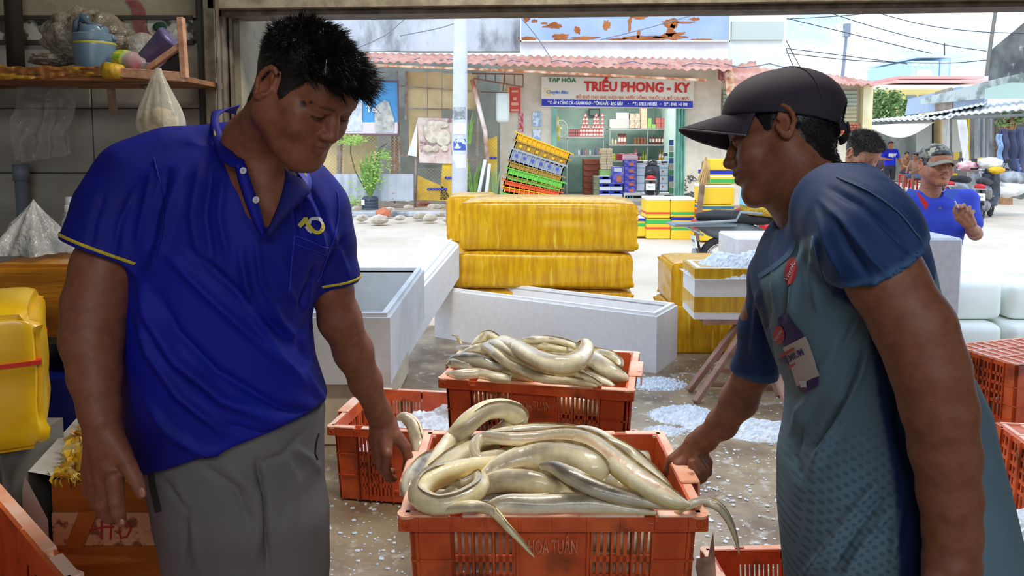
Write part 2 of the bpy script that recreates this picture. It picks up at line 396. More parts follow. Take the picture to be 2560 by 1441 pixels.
# interior wall with shelf (faces the camera), jamb, header, ceiling, far sides
WY = 2.75; XJ = P(545, 300, WY).x
b = MB(); b.b2(-3.2, XJ-.06, WY+.02, WY+.2, 0, 3.1); wl = struct('wall_left', b, m_grout)
zt = P(200, 106, WY).z; zb = P(200, 44, WY).z
tw, th = .40, .24
k = 0; tmesh = None
z = zt-th
while z > 0:
    x = XJ-.07-tw-((k % 2)*0)
    while x > -3.1:
        mb_ = MB(); mb_.box((0, 0, 0), (tw-.004, .014, th-.004), bev=.003)
        if tmesh is None: o = mb_.build('wall_tile', m_tile); tmesh = o.data
        else: mb_.bm.free(); o = bpy.data.objects.new('wall_tile', tmesh); COL.objects.link(o)
        o.parent = wl; o.location = (x+tw/2, WY+.014, z+th/2); x -= tw
    z -= th; k += 1
b = MB(); b.b2(-3.1, XJ-.07, WY-.0, WY+.03, zb+.0, 3.05); o = b.build('plaster_band', m_plaster, wl)
# picture border strip of small printed tiles
bw = .17; x = XJ-.08-bw; i = 0
m_bord = mat('border_print', rgb(176, 172, 158), r=.4, c2=rgb(70, 70, 62), ns=9, mix=(.56, .62), c3=rgb(44, 46, 42), ns3=16, mix3=(.58, .62))
m_bline = mat('border_line', rgb(60, 54, 46), r=.5)
while x > -3.1:
    mb_ = MB(); mb_.b2(x, x+bw-.003, WY+.004, WY+.02, zt, zb); mb_.build('border_tile', m_bord, wl)
    x -= bw
for zz in (zt, zb):
    mb_ = MB(); mb_.b2(-3.1, XJ-.08, WY-.004, WY+.02, zz-.008, zz+.008); mb_.build('border_line', m_bline, wl)
b = MB(); c = P(400, 76, WY); b.cyl((c.x, WY-.0, c.z+.01), .02, .006, 12, M=None); 
b.warp(lambda v: Vector((v.x, WY+.002+(v.z-c.z-.01)*0, c.z+.02+(v.y-WY)*.9)) if False else v)
b.bm.free()
b = MB(); b.sph((c.x, WY, c.z+.012), .027, 2, (1, .15, .7)); b.b2(c.x-.003, c.x+.003, WY-.004, WY+.004, c.z-.05, c.z); b.build('mushroom_print', mat('print_green', rgb(30, 62, 46), r=.5), wl)
b = MB(); c = P(350, 70, WY); b.grid(8, 12, lambda u, v: Vector((c.x-.05+.05*u+.07*v+.01*math.sin(v*9), WY-.003, c.z+.1-.19*v))); b.build('red_paint_smear', mat('smear_red', rgb(120, 50, 58), r=.7, c2=rgb(150, 90, 88), ns=20, alpha=.75), wl)
# jamb post
def vbar(name, px0, px1, Y, dy, m, z0=0, z1=3.0, py=200):
    b = MB(); b.b2(P(px0, py, Y).x, P(px1, py, Y).x, Y, Y+dy, z0, z1, bev=.003); return struct(name, b, m)
vbar('trim_3', 512, 541, WY-.06, .12, m_framel)
vbar('trim_4', 541, 546, WY-.10, .03, m_frame); vbar('trim_5', 547, 560, WY-.02, .08, m_frame)
b = MB(); b.b2(P(556, 200, WY).x, P(588, 200, WY).x+.0, WY+.06, WY+.5, 0, 3.0); struct('wall_back', b, m_plaster)
vbar('trim_6', 574, 578, WY+.02, .04, m_frame)
# header with roller shutter box: slopes up very slightly to the right
zl = P(545, 42, WY).z; zr = P(2560, 19, WY).z
def hz(x): return zl+(zr-zl)*(x-P(545, 42, WY).x)/(P(2560, 19, WY).x-P(545, 42, WY).x)
def hbar(name, z0, z1, Y, dy, m, bev=.003):
    b = MB(); x0 = XJ-.0; x1 = 3.6
    b.prism([(0, z0), (1, z0), (1, z1), (0, z1)], Y, Y+dy, lambda u, v, d: Vector((x0+(x1-x0)*u, d, hz(x0+(x1-x0)*u)+v))); return struct(name, b, m)
hbar('trim_7', 0, .02, WY-.02, .12, m_frame); hbar('trim_8', .02, .052, WY-.06, .1, m_framel)
hbar('trim_9', .05, 1.1, WY+.02, .16, m_plaster)
sh = thing('roller_shutter', 'grey green rolled steel door shutter inside the doorway top', 'shutter')
for i in range(4):
    b = MB(); b.tube([(XJ, WY-.02, hz(XJ)+.07+i*.035), (3.6, WY-.02, hz(3.6)+.07+i*.035)], .019, 8); b.build('shutter_slat', mat('shutter_green', rgb(92, 104, 90), r=.5, c2=rgb(72, 80, 70), ns=4), sh)
b = MB(); b.b2(-3.2, 3.8, -5.5, WY+.1, 3.05, 3.15); struct('ceiling', b, m_dark)
b = MB(); b.b2(-3.3, -3.15, -5.5, WY+.1, 0, 3.1); struct('wall_side', b, m_plaster)
b = MB(); b.b2(3.6, 3.75, -5.5, WY+.1, 0, 3.1); struct('wall_right', b, m_plaster)
b = MB(); b.b2(-3.2, 3.7, -5.6, -5.5, 2.3, 3.1); b.b2(-3.2, -1.6, -5.6, -5.5, 0, 2.3); b.b2(1.9, 3.7, -5.6, -5.5, 0, 2.3); struct('wall_rear', b, m_plaster)
# pipes on the wall
pp = thing('iron_pipe', 'dark vertical iron pipe at the far left of the tiled wall', 'pipe'); xx = P(36, 80, WY-.06).x
b = MB(); b.tube([(xx, WY-.06, P(36, 168, WY).z-.02), (xx, WY-.06, 3.05)], .028, 12); b.build('pipe_body', mat('iron_dark', rgb(58, 50, 42), r=.6), pp, smooth=True)
pp = thing('drain_pipe', 'grey plastic drain pipe with a coupling under the shelf', 'pipe'); xx = P(54, 450, WY-.06).x; zc = P(54, 410, WY).z
b = MB(); b.tube([(xx, WY-.06, .0), (xx, WY-.06, zc)], .022, 14); b.build('pipe_body', mat('pvc_grey', rgb(112, 122, 130), r=.45), pp, smooth=True)
b = MB(); b.tube([(xx, WY-.06, zc-.06), (xx, WY-.06, zc)], .027, 14); b.build('coupling', MATS['pvc_grey'], pp, smooth=True)
# ---------------- shelf ----------------
SY0, SY1 = 2.38, 2.72
sh = thing('wooden_shelf', 'rough wooden wall shelf with a torn yellow taped front edge', 'shelf')
zs = P(300, 185, SY0).z
def bar(mb, a, b_, w, h=None):
    a = Vector(a); b_ = Vector(b_); d = b_-a; L = d.length; q = d.to_track_quat('X', 'Y').to_matrix().to_4x4()
    mb.box((0, 0, 0), (L, w, h or w), M=Matrix.Translation((a+b_)/2) @ q, bev=.002)
    return mb
b = MB(); b.b2(-2.4, P(458, 180, SY0+.02).x, SY0+.004, SY1, zs-.02, zs-.004); b.build('shelf_board', mat('board_brown', rgb(150, 98, 54), r=.7, c2=rgb(110, 68, 36), ns=4, st=(1, 4, 4)), sh)
b = MB(); bar(b, P(250, 178, SY0), P(462, 193, SY0), .03, .022); b.build('front_rail', mat('wood_pale', rgb(196, 150, 118), r=.7, c2=rgb(168, 118, 88), ns=20, bump=.2), sh)
b = MB(); bar(b, P(452, 44, SY0), P(462, 196, SY0), .02, .024); b.build('upright', MATS['wood_pale'], sh)
b = MB(); bar(b, P(370, 172, SY0), P(452, 114, SY0), .018, .02); b.build('brace', MATS['wood_pale'], sh)
b = MB(); p0 = P(420, 165, SY0+.03)
b.prism([(395, 166), (452, 120), (456, 186), (392, 178)], SY0+.02, SY0+.028, lambda u, v, d: P(u, v, d)); b.build('corner_board', mat('corner_dark', rgb(42, 38, 36), r=.7), sh)
b = MB(); b.grid(60, 7, lambda u, v: P(-60+345*u, 166+(36-14*u)*v+7*mnoise.noise(Vector((u*9, v*3, 0))), SY0-.006-.012*abs(mnoise.noise(Vector((u*14, v*4, 3)))))); b.build('taped_edge', mat('torn_tape', rgb(150, 92, 40), r=.45, c2=rgb(196, 146, 40), ns=7, mix=(.5, .62), st=(1, 1, 5), c3=rgb(88, 50, 26), ns3=9, mix3=(.52, .62), bump=.4, coat=.3), sh, smooth=True)
b = MB(); b.tube([P(262, 176, SY0-.0), P(285, 178, SY0-.0), P(306, 180, SY0-.0)], [.028, .026, .022], 12); b.build('yellow_wrapping', mat('tape_yel_dark', rgb(206, 168, 44), r=.5, c2=rgb(170, 128, 30), ns=30, st=(5, 1, 1)), sh, smooth=True)
b = MB(); bar(b, P(205, 199, SY0+.06), P(370, 199, SY0+.06), .03, .02); bar(b, P(275, 200, SY0+.1), P(284, 284, SY0+.1), .014, .03); bar(b, P(350, 202, SY0+.15), P(368, 220, SY0+.1), .014, .02); b.build('bracket', mat('bracket_wood', rgb(128, 104, 82), r=.8, c2=rgb(98, 74, 54), ns=10), sh)
# jug
jc = P(239, 165, 2.48); jc.z = zs-.004+.001; jug = thing('insulated_jug', 'grey blue insulated water jug with carry handle on the wooden shelf', 'jug', jc)
m_jug = mat('jug_blue', rgb(108, 130, 146), r=.3, c2=rgb(96, 118, 134), ns=3, coat=.2)
r_ = 47/ppm(2.48)
b = MB(); b.lathe([(r_*.9, 0), (r_*.96, .006), (r_, .1), (r_*1.0, .118), (r_*.98, .121)], 32); b.build('jug_body', m_jug, jug, angle=40)
b = MB(); b.lathe([(r_*1.02, .118), (r_*1.03, .122), (r_*1.03, .138), (r_*.97, .142)], 32); b.box((r_*.98, 0, .13), (.018, .025, .018), bev=.004); b.box((-r_*.98, 0, .13), (.018, .025, .018), bev=.004); b.build('lid_ring', m_jug, jug, angle=40)
b = MB(); b.lathe([(r_*.68, .138), (r_*.7, .142), (r_*.7, .162), (r_*.62, .168), (.02, .169)], 28); b.build('lid', m_jug, jug, angle=40)
b = MB(); b.tube([(-r_*.8, -.02, .145), (-r_*.75, -.02, .178), (-r_*.45, -.02, .2), (-r_*.05, -.02, .172), (r_*.6, -.02, .162)], .009, 10); b.box((-r_*.35, -.01, .19), (.03, .022, .03), bev=.006); b.build('carry_handle', mat('jug_dark', rgb(78, 92, 106), r=.35), jug, smooth=True)
b = MB(); b.lathe([(r_*1.004, .108), (r_*1.006, .109), (r_*1.006, .113), (r_*1.004, .114)], 32); b.build('yellow_band', mat('tape_dull', rgb(190, 176, 40), r=.5), jug)
# bottle with red cap, lying
m_clear = mat('clear_plastic', (.92, .93, .9), r=.08, trans=.0, alpha=.28, spec=.8, bump=.3, bs=20)
m_bagw = mat('bag_film', rgb(216, 214, 204), r=.2, alpha=.42, c2=rgb(180, 176, 160), ns=9, bump=.8, bs=16, spec=.9, bdist=.03)
m_filmw = mat('film_white', rgb(222, 222, 216), r=.25, alpha=.62, c2=rgb(190, 190, 184), ns=9, bump=.9, bs=14, spec=.9, bdist=.03)
bt = thing('drink_bottle', 'clear bottle with red cap and green yellow label lying on the shelf', 'bottle', P(300, 150, 2.46), rot=(0, R(96), R(-18)))
b = MB(); b.lathe([(.01, -.02), (.03, -.015), (.033, .03), (.03, .06), (.014, .085), (.013, .095)], 20); b.build('bottle_body', m_clear, bt, smooth=True)
b = MB(); b.lathe([(.0335, -.0), (.0345, .002), (.0345, .03), (.0335, .032)], 24); b.build('label_band', mat('label_green', rgb(140, 178, 52), r=.4, c2=rgb(214, 190, 50), ns=30, mix=(.5, .52)), bt)
b = MB(); b.lathe([(.026, .038), (.028, .042), (.028, .062), (.024, .066)], 20); b.build('cap', mat('cap_red', rgb(150, 26, 30), r=.3), bt, angle=40)
# purple tumbler leaning in the corner
a0 = P(362, 150, 2.5); a1 = P(428, 92, 2.5); d = (a1-a0); q = d.to_track_quat('Z', 'Y').to_euler()
tb = thing('purple_tumbler', 'purple metal tumbler leaning against the shelf brace', 'tumbler', a0, rot=q)
L_ = d.length; b = MB(); b.lathe([(.022, 0), (.028, .003), (.043, L_*.9), (.044, L_*.93), (.04, L_)], 28); b.build('tumbler_body', mat('purple_metal', rgb(112, 100, 140), r=.35, c2=rgb(96, 84, 124), ns=8, st=(1, 1, 8), metal=.2), tb, smooth=True)
b = MB(); b.cyl((.012, 0, L_+.01), .014, .03, 14); b.build('cap', m_bagw, tb)
rl = thing('plastic_roll', 'clear plastic roll behind the purple tumbler on the shelf', 'plastic roll', P(362, 122, 2.6), rot=(R(85), 0, R(20)))
b = MB(); b.lathe([(.018, -.05), (.045, -.05), (.047, 0), (.045, .05), (.02, .05)], 24); b.build('film_roll', m_bagw, rl, smooth=True)
gt = thing('white_tag', 'white rimmed flat scoop lying at the shelf corner', 'scoop'); b = MB(); bar(b, P(395, 172, SY0+.02), P(418, 150, SY0+.02), .006, .02); bar(b, P(352, 158, SY0+.05), P(396, 158, SY0+.05), .004, .004); b.build('scoop_edge', mat('lilac_plastic', rgb(188, 180, 210), r=.4), gt)
def blob(name, label, cat, c, rx, ry, rz_, m, amp=.25, fr=3, sub=5, parent=None, seed=0, group=None, flatb=None):
    b = MB(); b.sph((0, 0, 0), 1, sub); sd = Vector((seed*3.1, seed*1.7, 0))
    def f(v):
        q = v*(1+amp*(abs(mnoise.noise(v*fr+sd))*1.6-.35)+amp*.35*mnoise.noise(v*fr*3+sd)); q = Vector((q.x*rx, q.y*ry, q.z*rz_))
        if flatb is not None and q.z < flatb: q.z = flatb
        return q
    b.warp(f); o = b.build(name, m, parent, smooth=True); o.location = c
    if label: tag(o, label, cat, group)
    return o
c = P(218, 95, 2.58); o = blob('plastic_bag_bundle', 'big cloudy plastic bag bundle behind the water jug', 'plastic bag', c, 104/ppm(2.58), .1, 68/ppm(2.58), mat('film_dusty', rgb(158, 148, 128), r=.3, alpha=.75, c2=rgb(120, 110, 92), ns=7, bump=1, bs=12, spec=.8, bdist=.04), amp=.14, fr=2.2)
c = P(130, 150, 2.5); blob('plastic_bag', 'crumpled clear bag lying flat left of the jug', 'plastic bag', c, 50/ppm(2.5), .06, 16/ppm(2.5), MATS['film_dusty'], amp=.3, fr=2.5, sub=4, seed=4)
# hanging bag of bread-like food
hb = thing('hanging_food_bag', 'tied clear bag of pale food hanging from the shelf rail', 'bag', (0, 0, 0))
bx = [(397, 170, 6), (395, 190, 14), (396, 215, 24), (398, 245, 36), (400, 275, 48), (402, 305, 54), (404, 330, 50), (404, 345, 30)]
b = MB(); pts = []; rad = []
for x_, y_, r2_ in catmull(bx, 4): pts.append(P(x_, y_, SY0-.05)); rad.append(r2_/ppm(SY0))
b.tube(pts, rad, 36, up=Vector((0, -1, 0)), flat=.6)
b.warp(lambda v: v+Vector((1, .6, 0))*(.006*math.sin(math.atan2(v.y-SY0+.05, v.x-pts[0].x)*9)*min(1, (pts[0].z-v.z)*6)))
b.build('bag_film', mat('film_milk', rgb(214, 210, 192), r=.25, alpha=.5, bump=.5, bs=30, spec=.9), hb, smooth=True)
for i, (x_, y_, r_) in enumerate(((385, 300, 30), (415, 308, 30), (400, 290, 26), (392, 325, 30), (420, 330, 26))):
    blob('bread_lump', None, None, P(x_, y_, SY0-.05), r_/ppm(SY0), .035, r_/ppm(SY0)*.8, mat('bread', rgb(212, 190, 140), r=.8, c2=rgb(190, 160, 104), ns=20), parent=hb, sub=3, seed=i)
# clear sheet hanging below shelf
b = MB(); b.grid(46, 56, lambda u, v: P(38+150*u-8*v+6*math.sin(v*7), 200+205*v-24*v*abs(u-.2), 2.62)+Vector((0, -.022*mnoise.noise(Vector((u*7, v*5, 1)))-.014*math.sin(u*23+v*4)*v, 0)))
tag(b.build('plastic_sheet', mat('film_clear', rgb(196, 194, 184), r=.15, alpha=.3, bump=1, bs=9, spec=1, bdist=.05), smooth=True), 'crinkled clear plastic sheet hanging below the shelf', 'plastic sheet')

# ================= buildings across the street =================
FY = 17.5
def fx(px): return P(px, 365, FY).x
def fz(py): return P(1500, py, FY).z
def panel(name, x0, y0, x1, y1, Y, m, parent=None, th=.04, **k):
    """upright slab measured by its picture corners, standing at distance Y"""
    b = MB(); b.prism([(x0, y1), (x1, y1), (x1, y0), (x0, y0)], Y, Y+th, lambda u, v, d: P(u, v, Y)+Vector((0, d-Y, 0))); return b.build(name, m, parent, **k)
# upper parapet of stained concrete
b = MB(); b.b2(fx(560), fx(1300), FY, FY+.3, fz(128), fz(-120)); struct('wall_front', b, m_conc)
b = MB(); b.b2(fx(1815), fx(1960), FY+.05, FY+2.6, fz(200), fz(20)); struct('wall_tower', b, mat('pale_mint', rgb(214, 228, 218), r=.8, c2=rgb(232, 238, 234), ns=1))
b = MB(); b.b2(fx(1822), fx(1950), FY-.03, FY+.05, fz(100), fz(54)); struct('trim_10', b, mat('grey_green_panel', rgb(186, 198, 188), r=.8))
b = MB(); b.b2(fx(1300), fx(1815), FY, FY+.3, fz(150), fz(-60)); struct('wall_parapet', b, m_white)
bd = thing('old_billboard', 'faded blue billboard peeling to rust above the grocery awning', 'billboard')
b = MB(); b.b2(fx(1303), fx(1812), FY-.12, FY-.04, fz(105), fz(28)); b.build('board_face', mat('blue_peeling', rgb(150, 172, 214), r=.6, c2=rgb(164, 184, 222), ns=1.5), bd)
m_rp = mat('rust_patch', rgb(176, 108, 56), r=.9, c2=rgb(140, 78, 36), ns=4)
random.seed(3)
# rust patches as flaking plates standing on the board
def patch(px, py, w, h, sd):
    cx_, cz_ = fx(px), fz(py); k = 26; pl = []
    for i in range(k):
        a = 2*math.pi*i/k; rr = 1+.75*mnoise.noise(Vector((math.cos(a)*1.9+sd*5, math.sin(a)*1.9, sd)))+.25*mnoise.noise(Vector((math.cos(a)*7+sd, math.sin(a)*7, sd)))
        pl.append((cx_+w/2/105.7*math.cos(a)*rr, max(fz(104.5), cz_+h/2/105.7*math.sin(a)*rr)))
    b = MB(); b.prism(pl, FY-.128, FY-.118, lambda u, v, d: Vector((u, d, v))); b.build('rust_patch', m_rp, bd)
for i, (x_, y_, w, h) in enumerate([(1320, 98, 50, 9), (1315, 50, 16, 14), (1335, 54, 14, 8), (1360, 60, 16, 6), (1380, 66, 44, 14), (1440, 78, 14, 18), (1400, 95, 46, 16), (1450, 98, 70, 9), (1512, 66, 18, 22), (1568, 60, 10, 34), (1590, 86, 10, 18), (1600, 97, 100, 12), (1665, 60, 50, 20), (1668, 80, 22, 30), (1670, 94, 80, 18), (1590, 44, 30, 14), (1700, 58, 44, 6), (1730, 50, 20, 8), (1740, 101, 60, 7), (1538, 100, 40, 5)]): patch(x_, y_, w, h, i*1.37)
b = MB(); b.b2(fx(1300), fx(1815), FY-.14, FY-.12, fz(106), fz(103)); b.b2(fx(1300), fx(1303), FY-.14, FY-.03, fz(106), fz(28)); b.b2(fx(1812), fx(1815), FY-.14, FY-.03, fz(106), fz(28)); b.build('board_frame', m_white, bd)
# cream lower walls
def wallb(name, x0, x1, m, Y=FY, top=150, d=.25, bot=None):
    b = MB(); b.b2(fx(x0), fx(x1), Y, Y+d, .05, fz(top)); return struct(name, b, m)
wallb('wall_1', 1250, 1392, m_cream); wallb('wall_2', 1706, 1800, m_cream)
b = MB(); b.b2(fx(1392), fx(1706), FY, FY+.25, fz(270), fz(150)); struct('wall_3', b, m_cream)
# shop interior
b = MB(); b.b2(fx(1340), fx(1760), FY+3.4, FY+3.5, .1, fz(150)); b.b2(fx(1350), fx(1362), FY+.25, FY+3.5, .1, fz(150)); b.b2(fx(1706), fx(1716), FY+.25, FY+3.5, .1, fz(150)); b.b2(fx(1345), fx(1750), FY+.1, FY+3.6, fz(200), fz(195)); struct('wall_4', b, m_mint)
b = MB(); b.b2(fx(1345), fx(1750), FY-.2, FY+3.5, .05, .2); struct('floor_shop', b, mat('shop_floor', rgb(150, 146, 140), r=.5))
# folded green shutters at door sides
fd = thing('folding_gate', 'mint green folding shop door pushed open at the right side', 'door')
for i in range(7):
    b = MB(); x_ = 1690+i*3.4; b.box((fx(x_), FY-.02-(i % 2)*.05, (.2+fz(272))/2), (.02, .09, fz(272)-.2), rz=(.5 if i % 2 else -.5)); b.build('door_leaf', mat('mint_paint', rgb(132, 190, 170), r=.5, c2=rgb(112, 168, 150), ns=3), fd)
b = MB(); b.b2(fx(1380), fx(1390), FY-.06, FY+.02, .2, fz(268)); struct('trim_11', b, MATS['mint_paint'])
# corrugated awning, ragged red
def awning(name, label, x0, x1, yb0, yb1, yf0, yf1, Yb, Yf, m, n=120, ragged=6, pitch=.19):
    t = thing(name, label, 'awning'); X0, X1 = P(x0, 365, Yb).x, P(x1, 365, Yb).x
    b = MB(); nu = max(int((X1-X0)/pitch*8), 20)
    def f(u, v):
        A = P(x0+(x1-x0)*u, yb0+(yb1-yb0)*u, Yb); q = ragged*mnoise.noise(Vector((u*31, 0, x0)))+ragged*.6*mnoise.noise(Vector((u*90, 3, x0)))
        B = P(x0+(x1-x0)*u, yf0+(yf1-yf0)*u+q, Yf); p = A.lerp(B, v); p.z += .022*math.sin(p.x/pitch*2*math.pi); return p
    b.grid(nu, 8, f); o = b.build('tin_sheet', m, t, smooth=True)
    md = o.modifiers.new('thick', 'SOLIDIFY'); md.thickness = .012
    return t
t = awning('rusty_awning', 'long rusty red corrugated awning over the shop fronts', 820, 1830, 131, 150, 152, 177, FY-.02, FY-1.5, m_rust, ragged=4)
b = MB(); bar(b, P(850, 160, FY-1.52), P(1300, 178, FY-1.52), .05, .07); bar(b, P(1300, 178, FY-1.52), P(1765, 201, FY-1.52), .05, .04); b.build('edge_rail', m_rustedge, t)
b = MB(); bar(b, P(820, 131, FY-.05), P(1810, 151, FY-.05), .06, .03); b.build('white_flashing', m_white, t)
for i in range(6):
    b = MB(); q = [P(860+190*i+j*38, 150+3*i+6*math.sin(j*2.1+i), FY-1.1+.02*j) for j in range(6)]; b.tube(q, .012, 5); b.build('loose_cable', mat('cable_grey', rgb(112, 112, 128), r=.7), t)
awning('corner_awning', 'sloping torn red tin awning at the street corner', 1795, 1890, 176, 152, 200, 240, FY, FY-1.3, m_rust, ragged=3)
t = awning('corner_awning', 'red tin roof edge behind the black cap', 1880, 2185, 152, 205, 200, 214, FY+.5, FY-1.0, m_rust, ragged=7)
b = MB(); b.prism([(1812, 185), (1830, 168), (1838, 210), (1826, 250), (1816, 236)], FY-1.35, FY-1.3, lambda u, v, d: P(u, v, d)); b.build('torn_flap', m_rustedge, t)
# roller door unit at right behind the cap
wallb('wall_5', 1800, 2180, m_cream, Y=FY+.1, top=205, d=3)
rd = thing('roller_door', 'faded yellow green roller door at the corner shop', 'roller door')
ym = mat('slat_yellow', rgb(206, 196, 150), r=.6, c2=rgb(176, 172, 138), ns=3); yg = mat('slat_green', rgb(168, 182, 158), r=.6)
yy = 225
while yy < 330:
    b = MB(); b.box(((fx(1805)+fx(2140))/2, FY+.02, fz(yy+5)), (fx(2140)-fx(1805), .05, 9/105.7), bev=.02); b.build('door_slat', yg if yy < 262 else ym, rd); yy += 10
b = MB(); b.b2(fx(2148), fx(2172), FY-.12, FY+.1, .1, fz(214)); struct('pillar', b, mat('yellow_pillar', rgb(226, 214, 160), r=.8, c2=rgb(240, 230, 190), ns=2))
# brick patch
bk = thing('brick_stack', 'patch of bare red bricks beside the yellow pillar', 'brick patch'); bm0 = None
for r_i in range(5):
    for c_i in range(6):
        b = MB(); b.box((fx(2092+c_i*9+(r_i % 2)*4), FY-.04, fz(335-r_i*6)), (.075, .08, .045), bev=.004); b.build('brick', mat('brick_red', rgb(206, 122, 92), r=.9, c2=rgb(180, 96, 70), ns=3), bk)
# open left unit: back wall dim, frames, fence, boards
b = MB(); b.b2(fx(560), fx(1250), FY+1.8, FY+1.9, .1, fz(130)); struct('wall_6', b, mat('dim_wall', rgb(186, 186, 172), r=.9, c2=rgb(156, 156, 144), ns=1.5))
fr = thing('steel_frame', 'thin rusty steel frame holding the covered stall front', 'frame')
m_fr = mat('frame_grey', rgb(164, 156, 146), r=.6, c2=rgb(140, 108, 84), ns=4)
for (a, c_, b_, d_) in ((992, 178, 1000, 430), (856, 300, 850, 470), (1040, 390, 1038, 520), (1196, 190, 1192, 500), (1016, 178, 1014, 300)):
    b = MB(); bar(b, P(a, c_, FY-.5), P(b_, d_, FY-.5), .05); b.build('post', m_fr, fr)
for (a, c_, b_, d_) in ((998, 271, 1200, 274), (998, 389, 1210, 402), (1000, 215, 1180, 228)):
    b = MB(); bar(b, P(a, c_, FY-.5), P(b_, d_, FY-.5), .03); b.build('rail', m_fr, fr)
# yellowish boards
cb = mat('cardboard_tan', rgb(226, 202, 152), r=.85, c2=rgb(206, 180, 128), ns=1.6)
for (a, c_, e_, f_, lab) in ((1018, 180, 1068, 300, 'tall tan board, left one under the awning'), (1070, 180, 1104, 300, 'tall tan board in the middle under the awning'), (1106, 184, 1190, 272, 'tall tan board right of the white pole'), (1022, 300, 1112, 392, 'lower tan board behind the printed poster')):
    tag(panel('tan_board', a, c_, e_, f_, FY-.38, cb), lab, 'board')
tag(panel('plywood_panel', 800, 330, 941, 505, FY-.3, mat('ply_yellow', rgb(222, 196, 138), r=.8, c2=rgb(204, 176, 118), ns=2)), 'yellow plywood sheet behind the wire mesh left', 'board')
tag(panel('plank', 978, 338, 995, 505, FY-.36, m_wood), 'brown upright plank right of the plywood sheet', 'plank')
# blue advertising panel "Tel"
ad = thing('advert_panel', 'blue and white advertising panel with peeling lettering', 'advert')
panel('panel_face', 800, 200, 994, 335, FY-.7, mat('ad_blue', rgb(72, 150, 204), r=.4, c2=rgb(88, 164, 214), ns=1), ad)
panel('lower_strip', 800, 306, 994, 334, FY-.715, mat('ad_pale', rgb(222, 212, 216), r=.5), ad, th=.01)
panel('photo_print', 846, 252, 906, 328, FY-.725, mat('ad_photo', rgb(214, 220, 224), r=.5, c2=rgb(186, 192, 196), ns=8), ad, th=.01)
b = MB(); b.prism([(938, 330), (936, 286), (944, 262), (962, 250), (972, 256), (986, 300), (984, 330)], FY-.74, FY-.735, lambda u, v, d: P(u, v, d)); b.build('torn_patch', mat('ad_torn', rgb(196, 196, 186), r=.7, c2=rgb(150, 152, 146), ns=7), ad)
b = MB(); bar(b, P(800, 199, FY-.73), P(996, 204, FY-.73), .03); bar(b, P(800, 334, FY-.73), P(996, 338, FY-.73), .03); bar(b, P(995, 202, FY-.73), P(996, 338, FY-.73), .03); b.build('panel_frame', mat('frame_maroon', rgb(120, 84, 84), r=.6), ad)
for x_ in (842, 984): panel('leg', x_, 336, x_+5, 508, FY-.68, m_fr, ad)
text_obj('lettering', 'Tel', .2, mat('ink_white', rgb(240, 240, 240), r=.5), ad, loc=P(930, 273, FY-.745), off=.006)
# pinkish poster
po = thing('printed_poster', 'washed out pink food poster hung on the fence rail', 'poster')
m_po = mat('poster_pink', rgb(206, 168, 162), r=.7, c2=rgb(224, 214, 200), ns=4, c3=rgb(150, 118, 122), ns3=5, mix3=(.6, .66))
b = MB(); b.grid(16, 16, lambda u, v: P(1044+94*u+4*v, 294+113*v+3*u, FY-.62)+Vector((0, .05*math.sin(u*7)*.5, 0))); b.build('poster_sheet', m_po, po, smooth=True)
for (x_, y_, rx, rz_) in ((1082, 330, 24, 30), (1108, 345, 20, 22), (1070, 372, 13, 9), (1088, 373, 9, 8), (1112, 372, 10, 8), (1098, 312, 26, 10)):
    b = MB(); c = P(x_, y_, FY-.66); b.sph(c, 1, 2, (rx/108, .012, rz_/108)); b.build('printed_shape', mat('poster_cream', rgb(220, 212, 190), r=.7, c2=rgb(190, 172, 154), ns=8), po, smooth=True)
b = MB(); b.prism([(1018, 388), (1042, 392), (1044, 300), (1036, 330)], FY-.6, FY-.59, lambda u, v, d: P(u, v, d)); b.build('torn_corner', m_white, po)
# tin sheet low fence
tf = thing('tin_fence', 'rust stained grey tin sheet leaning low along the verge', 'fence panel')
def tinf(u, v): return P(834+200*u, 430+ (5+68*v) + (3*mnoise.noise(Vector((u*20, 0, 5))) if v > .9 else 0), FY-.9)+Vector((0, .015*math.sin(u*60), 0))
b = MB(); b.grid(80, 5, tinf); b.build('tin_sheet', m_tin, tf, smooth=True)
# chain link mesh
def mesh_fence(name, lab, x0, y0, x1, y1, Y, step=.075):
    a = P(x0, y1, Y); c = P(x1, y0, Y); b = MB(); w = c.x-a.x; h = c.z-a.z; nn = int((w+h)/step)
    for s_ in (1, -1):
        for i in range(nn):
            t = i*step
            if s_ == 1: p = (a.x+max(0, t-h), a.z+min(t, h)); q = (a.x+min(t, w), a.z+max(0, t-w))
            else: p = (a.x+max(0, t-h), c.z-min(t, h)); q = (a.x+min(t, w), c.z-max(0, t-w))
            if abs(p[0]-q[0]) < .01: continue
            A = Vector((p[0], Y, p[1])); B = Vector((q[0], Y, q[1])); d = (B-A).normalized()*0; nrm = Vector((0, 0, .004))
            b.bm.faces.new([b.bm.verts.new(v) for v in (A-nrm, B-nrm, B+nrm, A+nrm)])
    return tag(b.build(name, mat('mesh_wire', rgb(150, 142, 124), r=.6), fixn=False), lab, 'fence')
mesh_fence('chain_link_fence', 'diamond wire mesh in front of the yellow plywood', 800, 340, 1000, 440, FY-.8)
mesh_fence('chain_link_fence', 'diamond wire mesh right of the white pole', 1170, 300, 1246, 440, FY-.8)
mesh_fence('chain_link_fence', 'diamond wire mesh over the flattened yellow cartons', 1044, 420, 1130, 510, FY-.8)
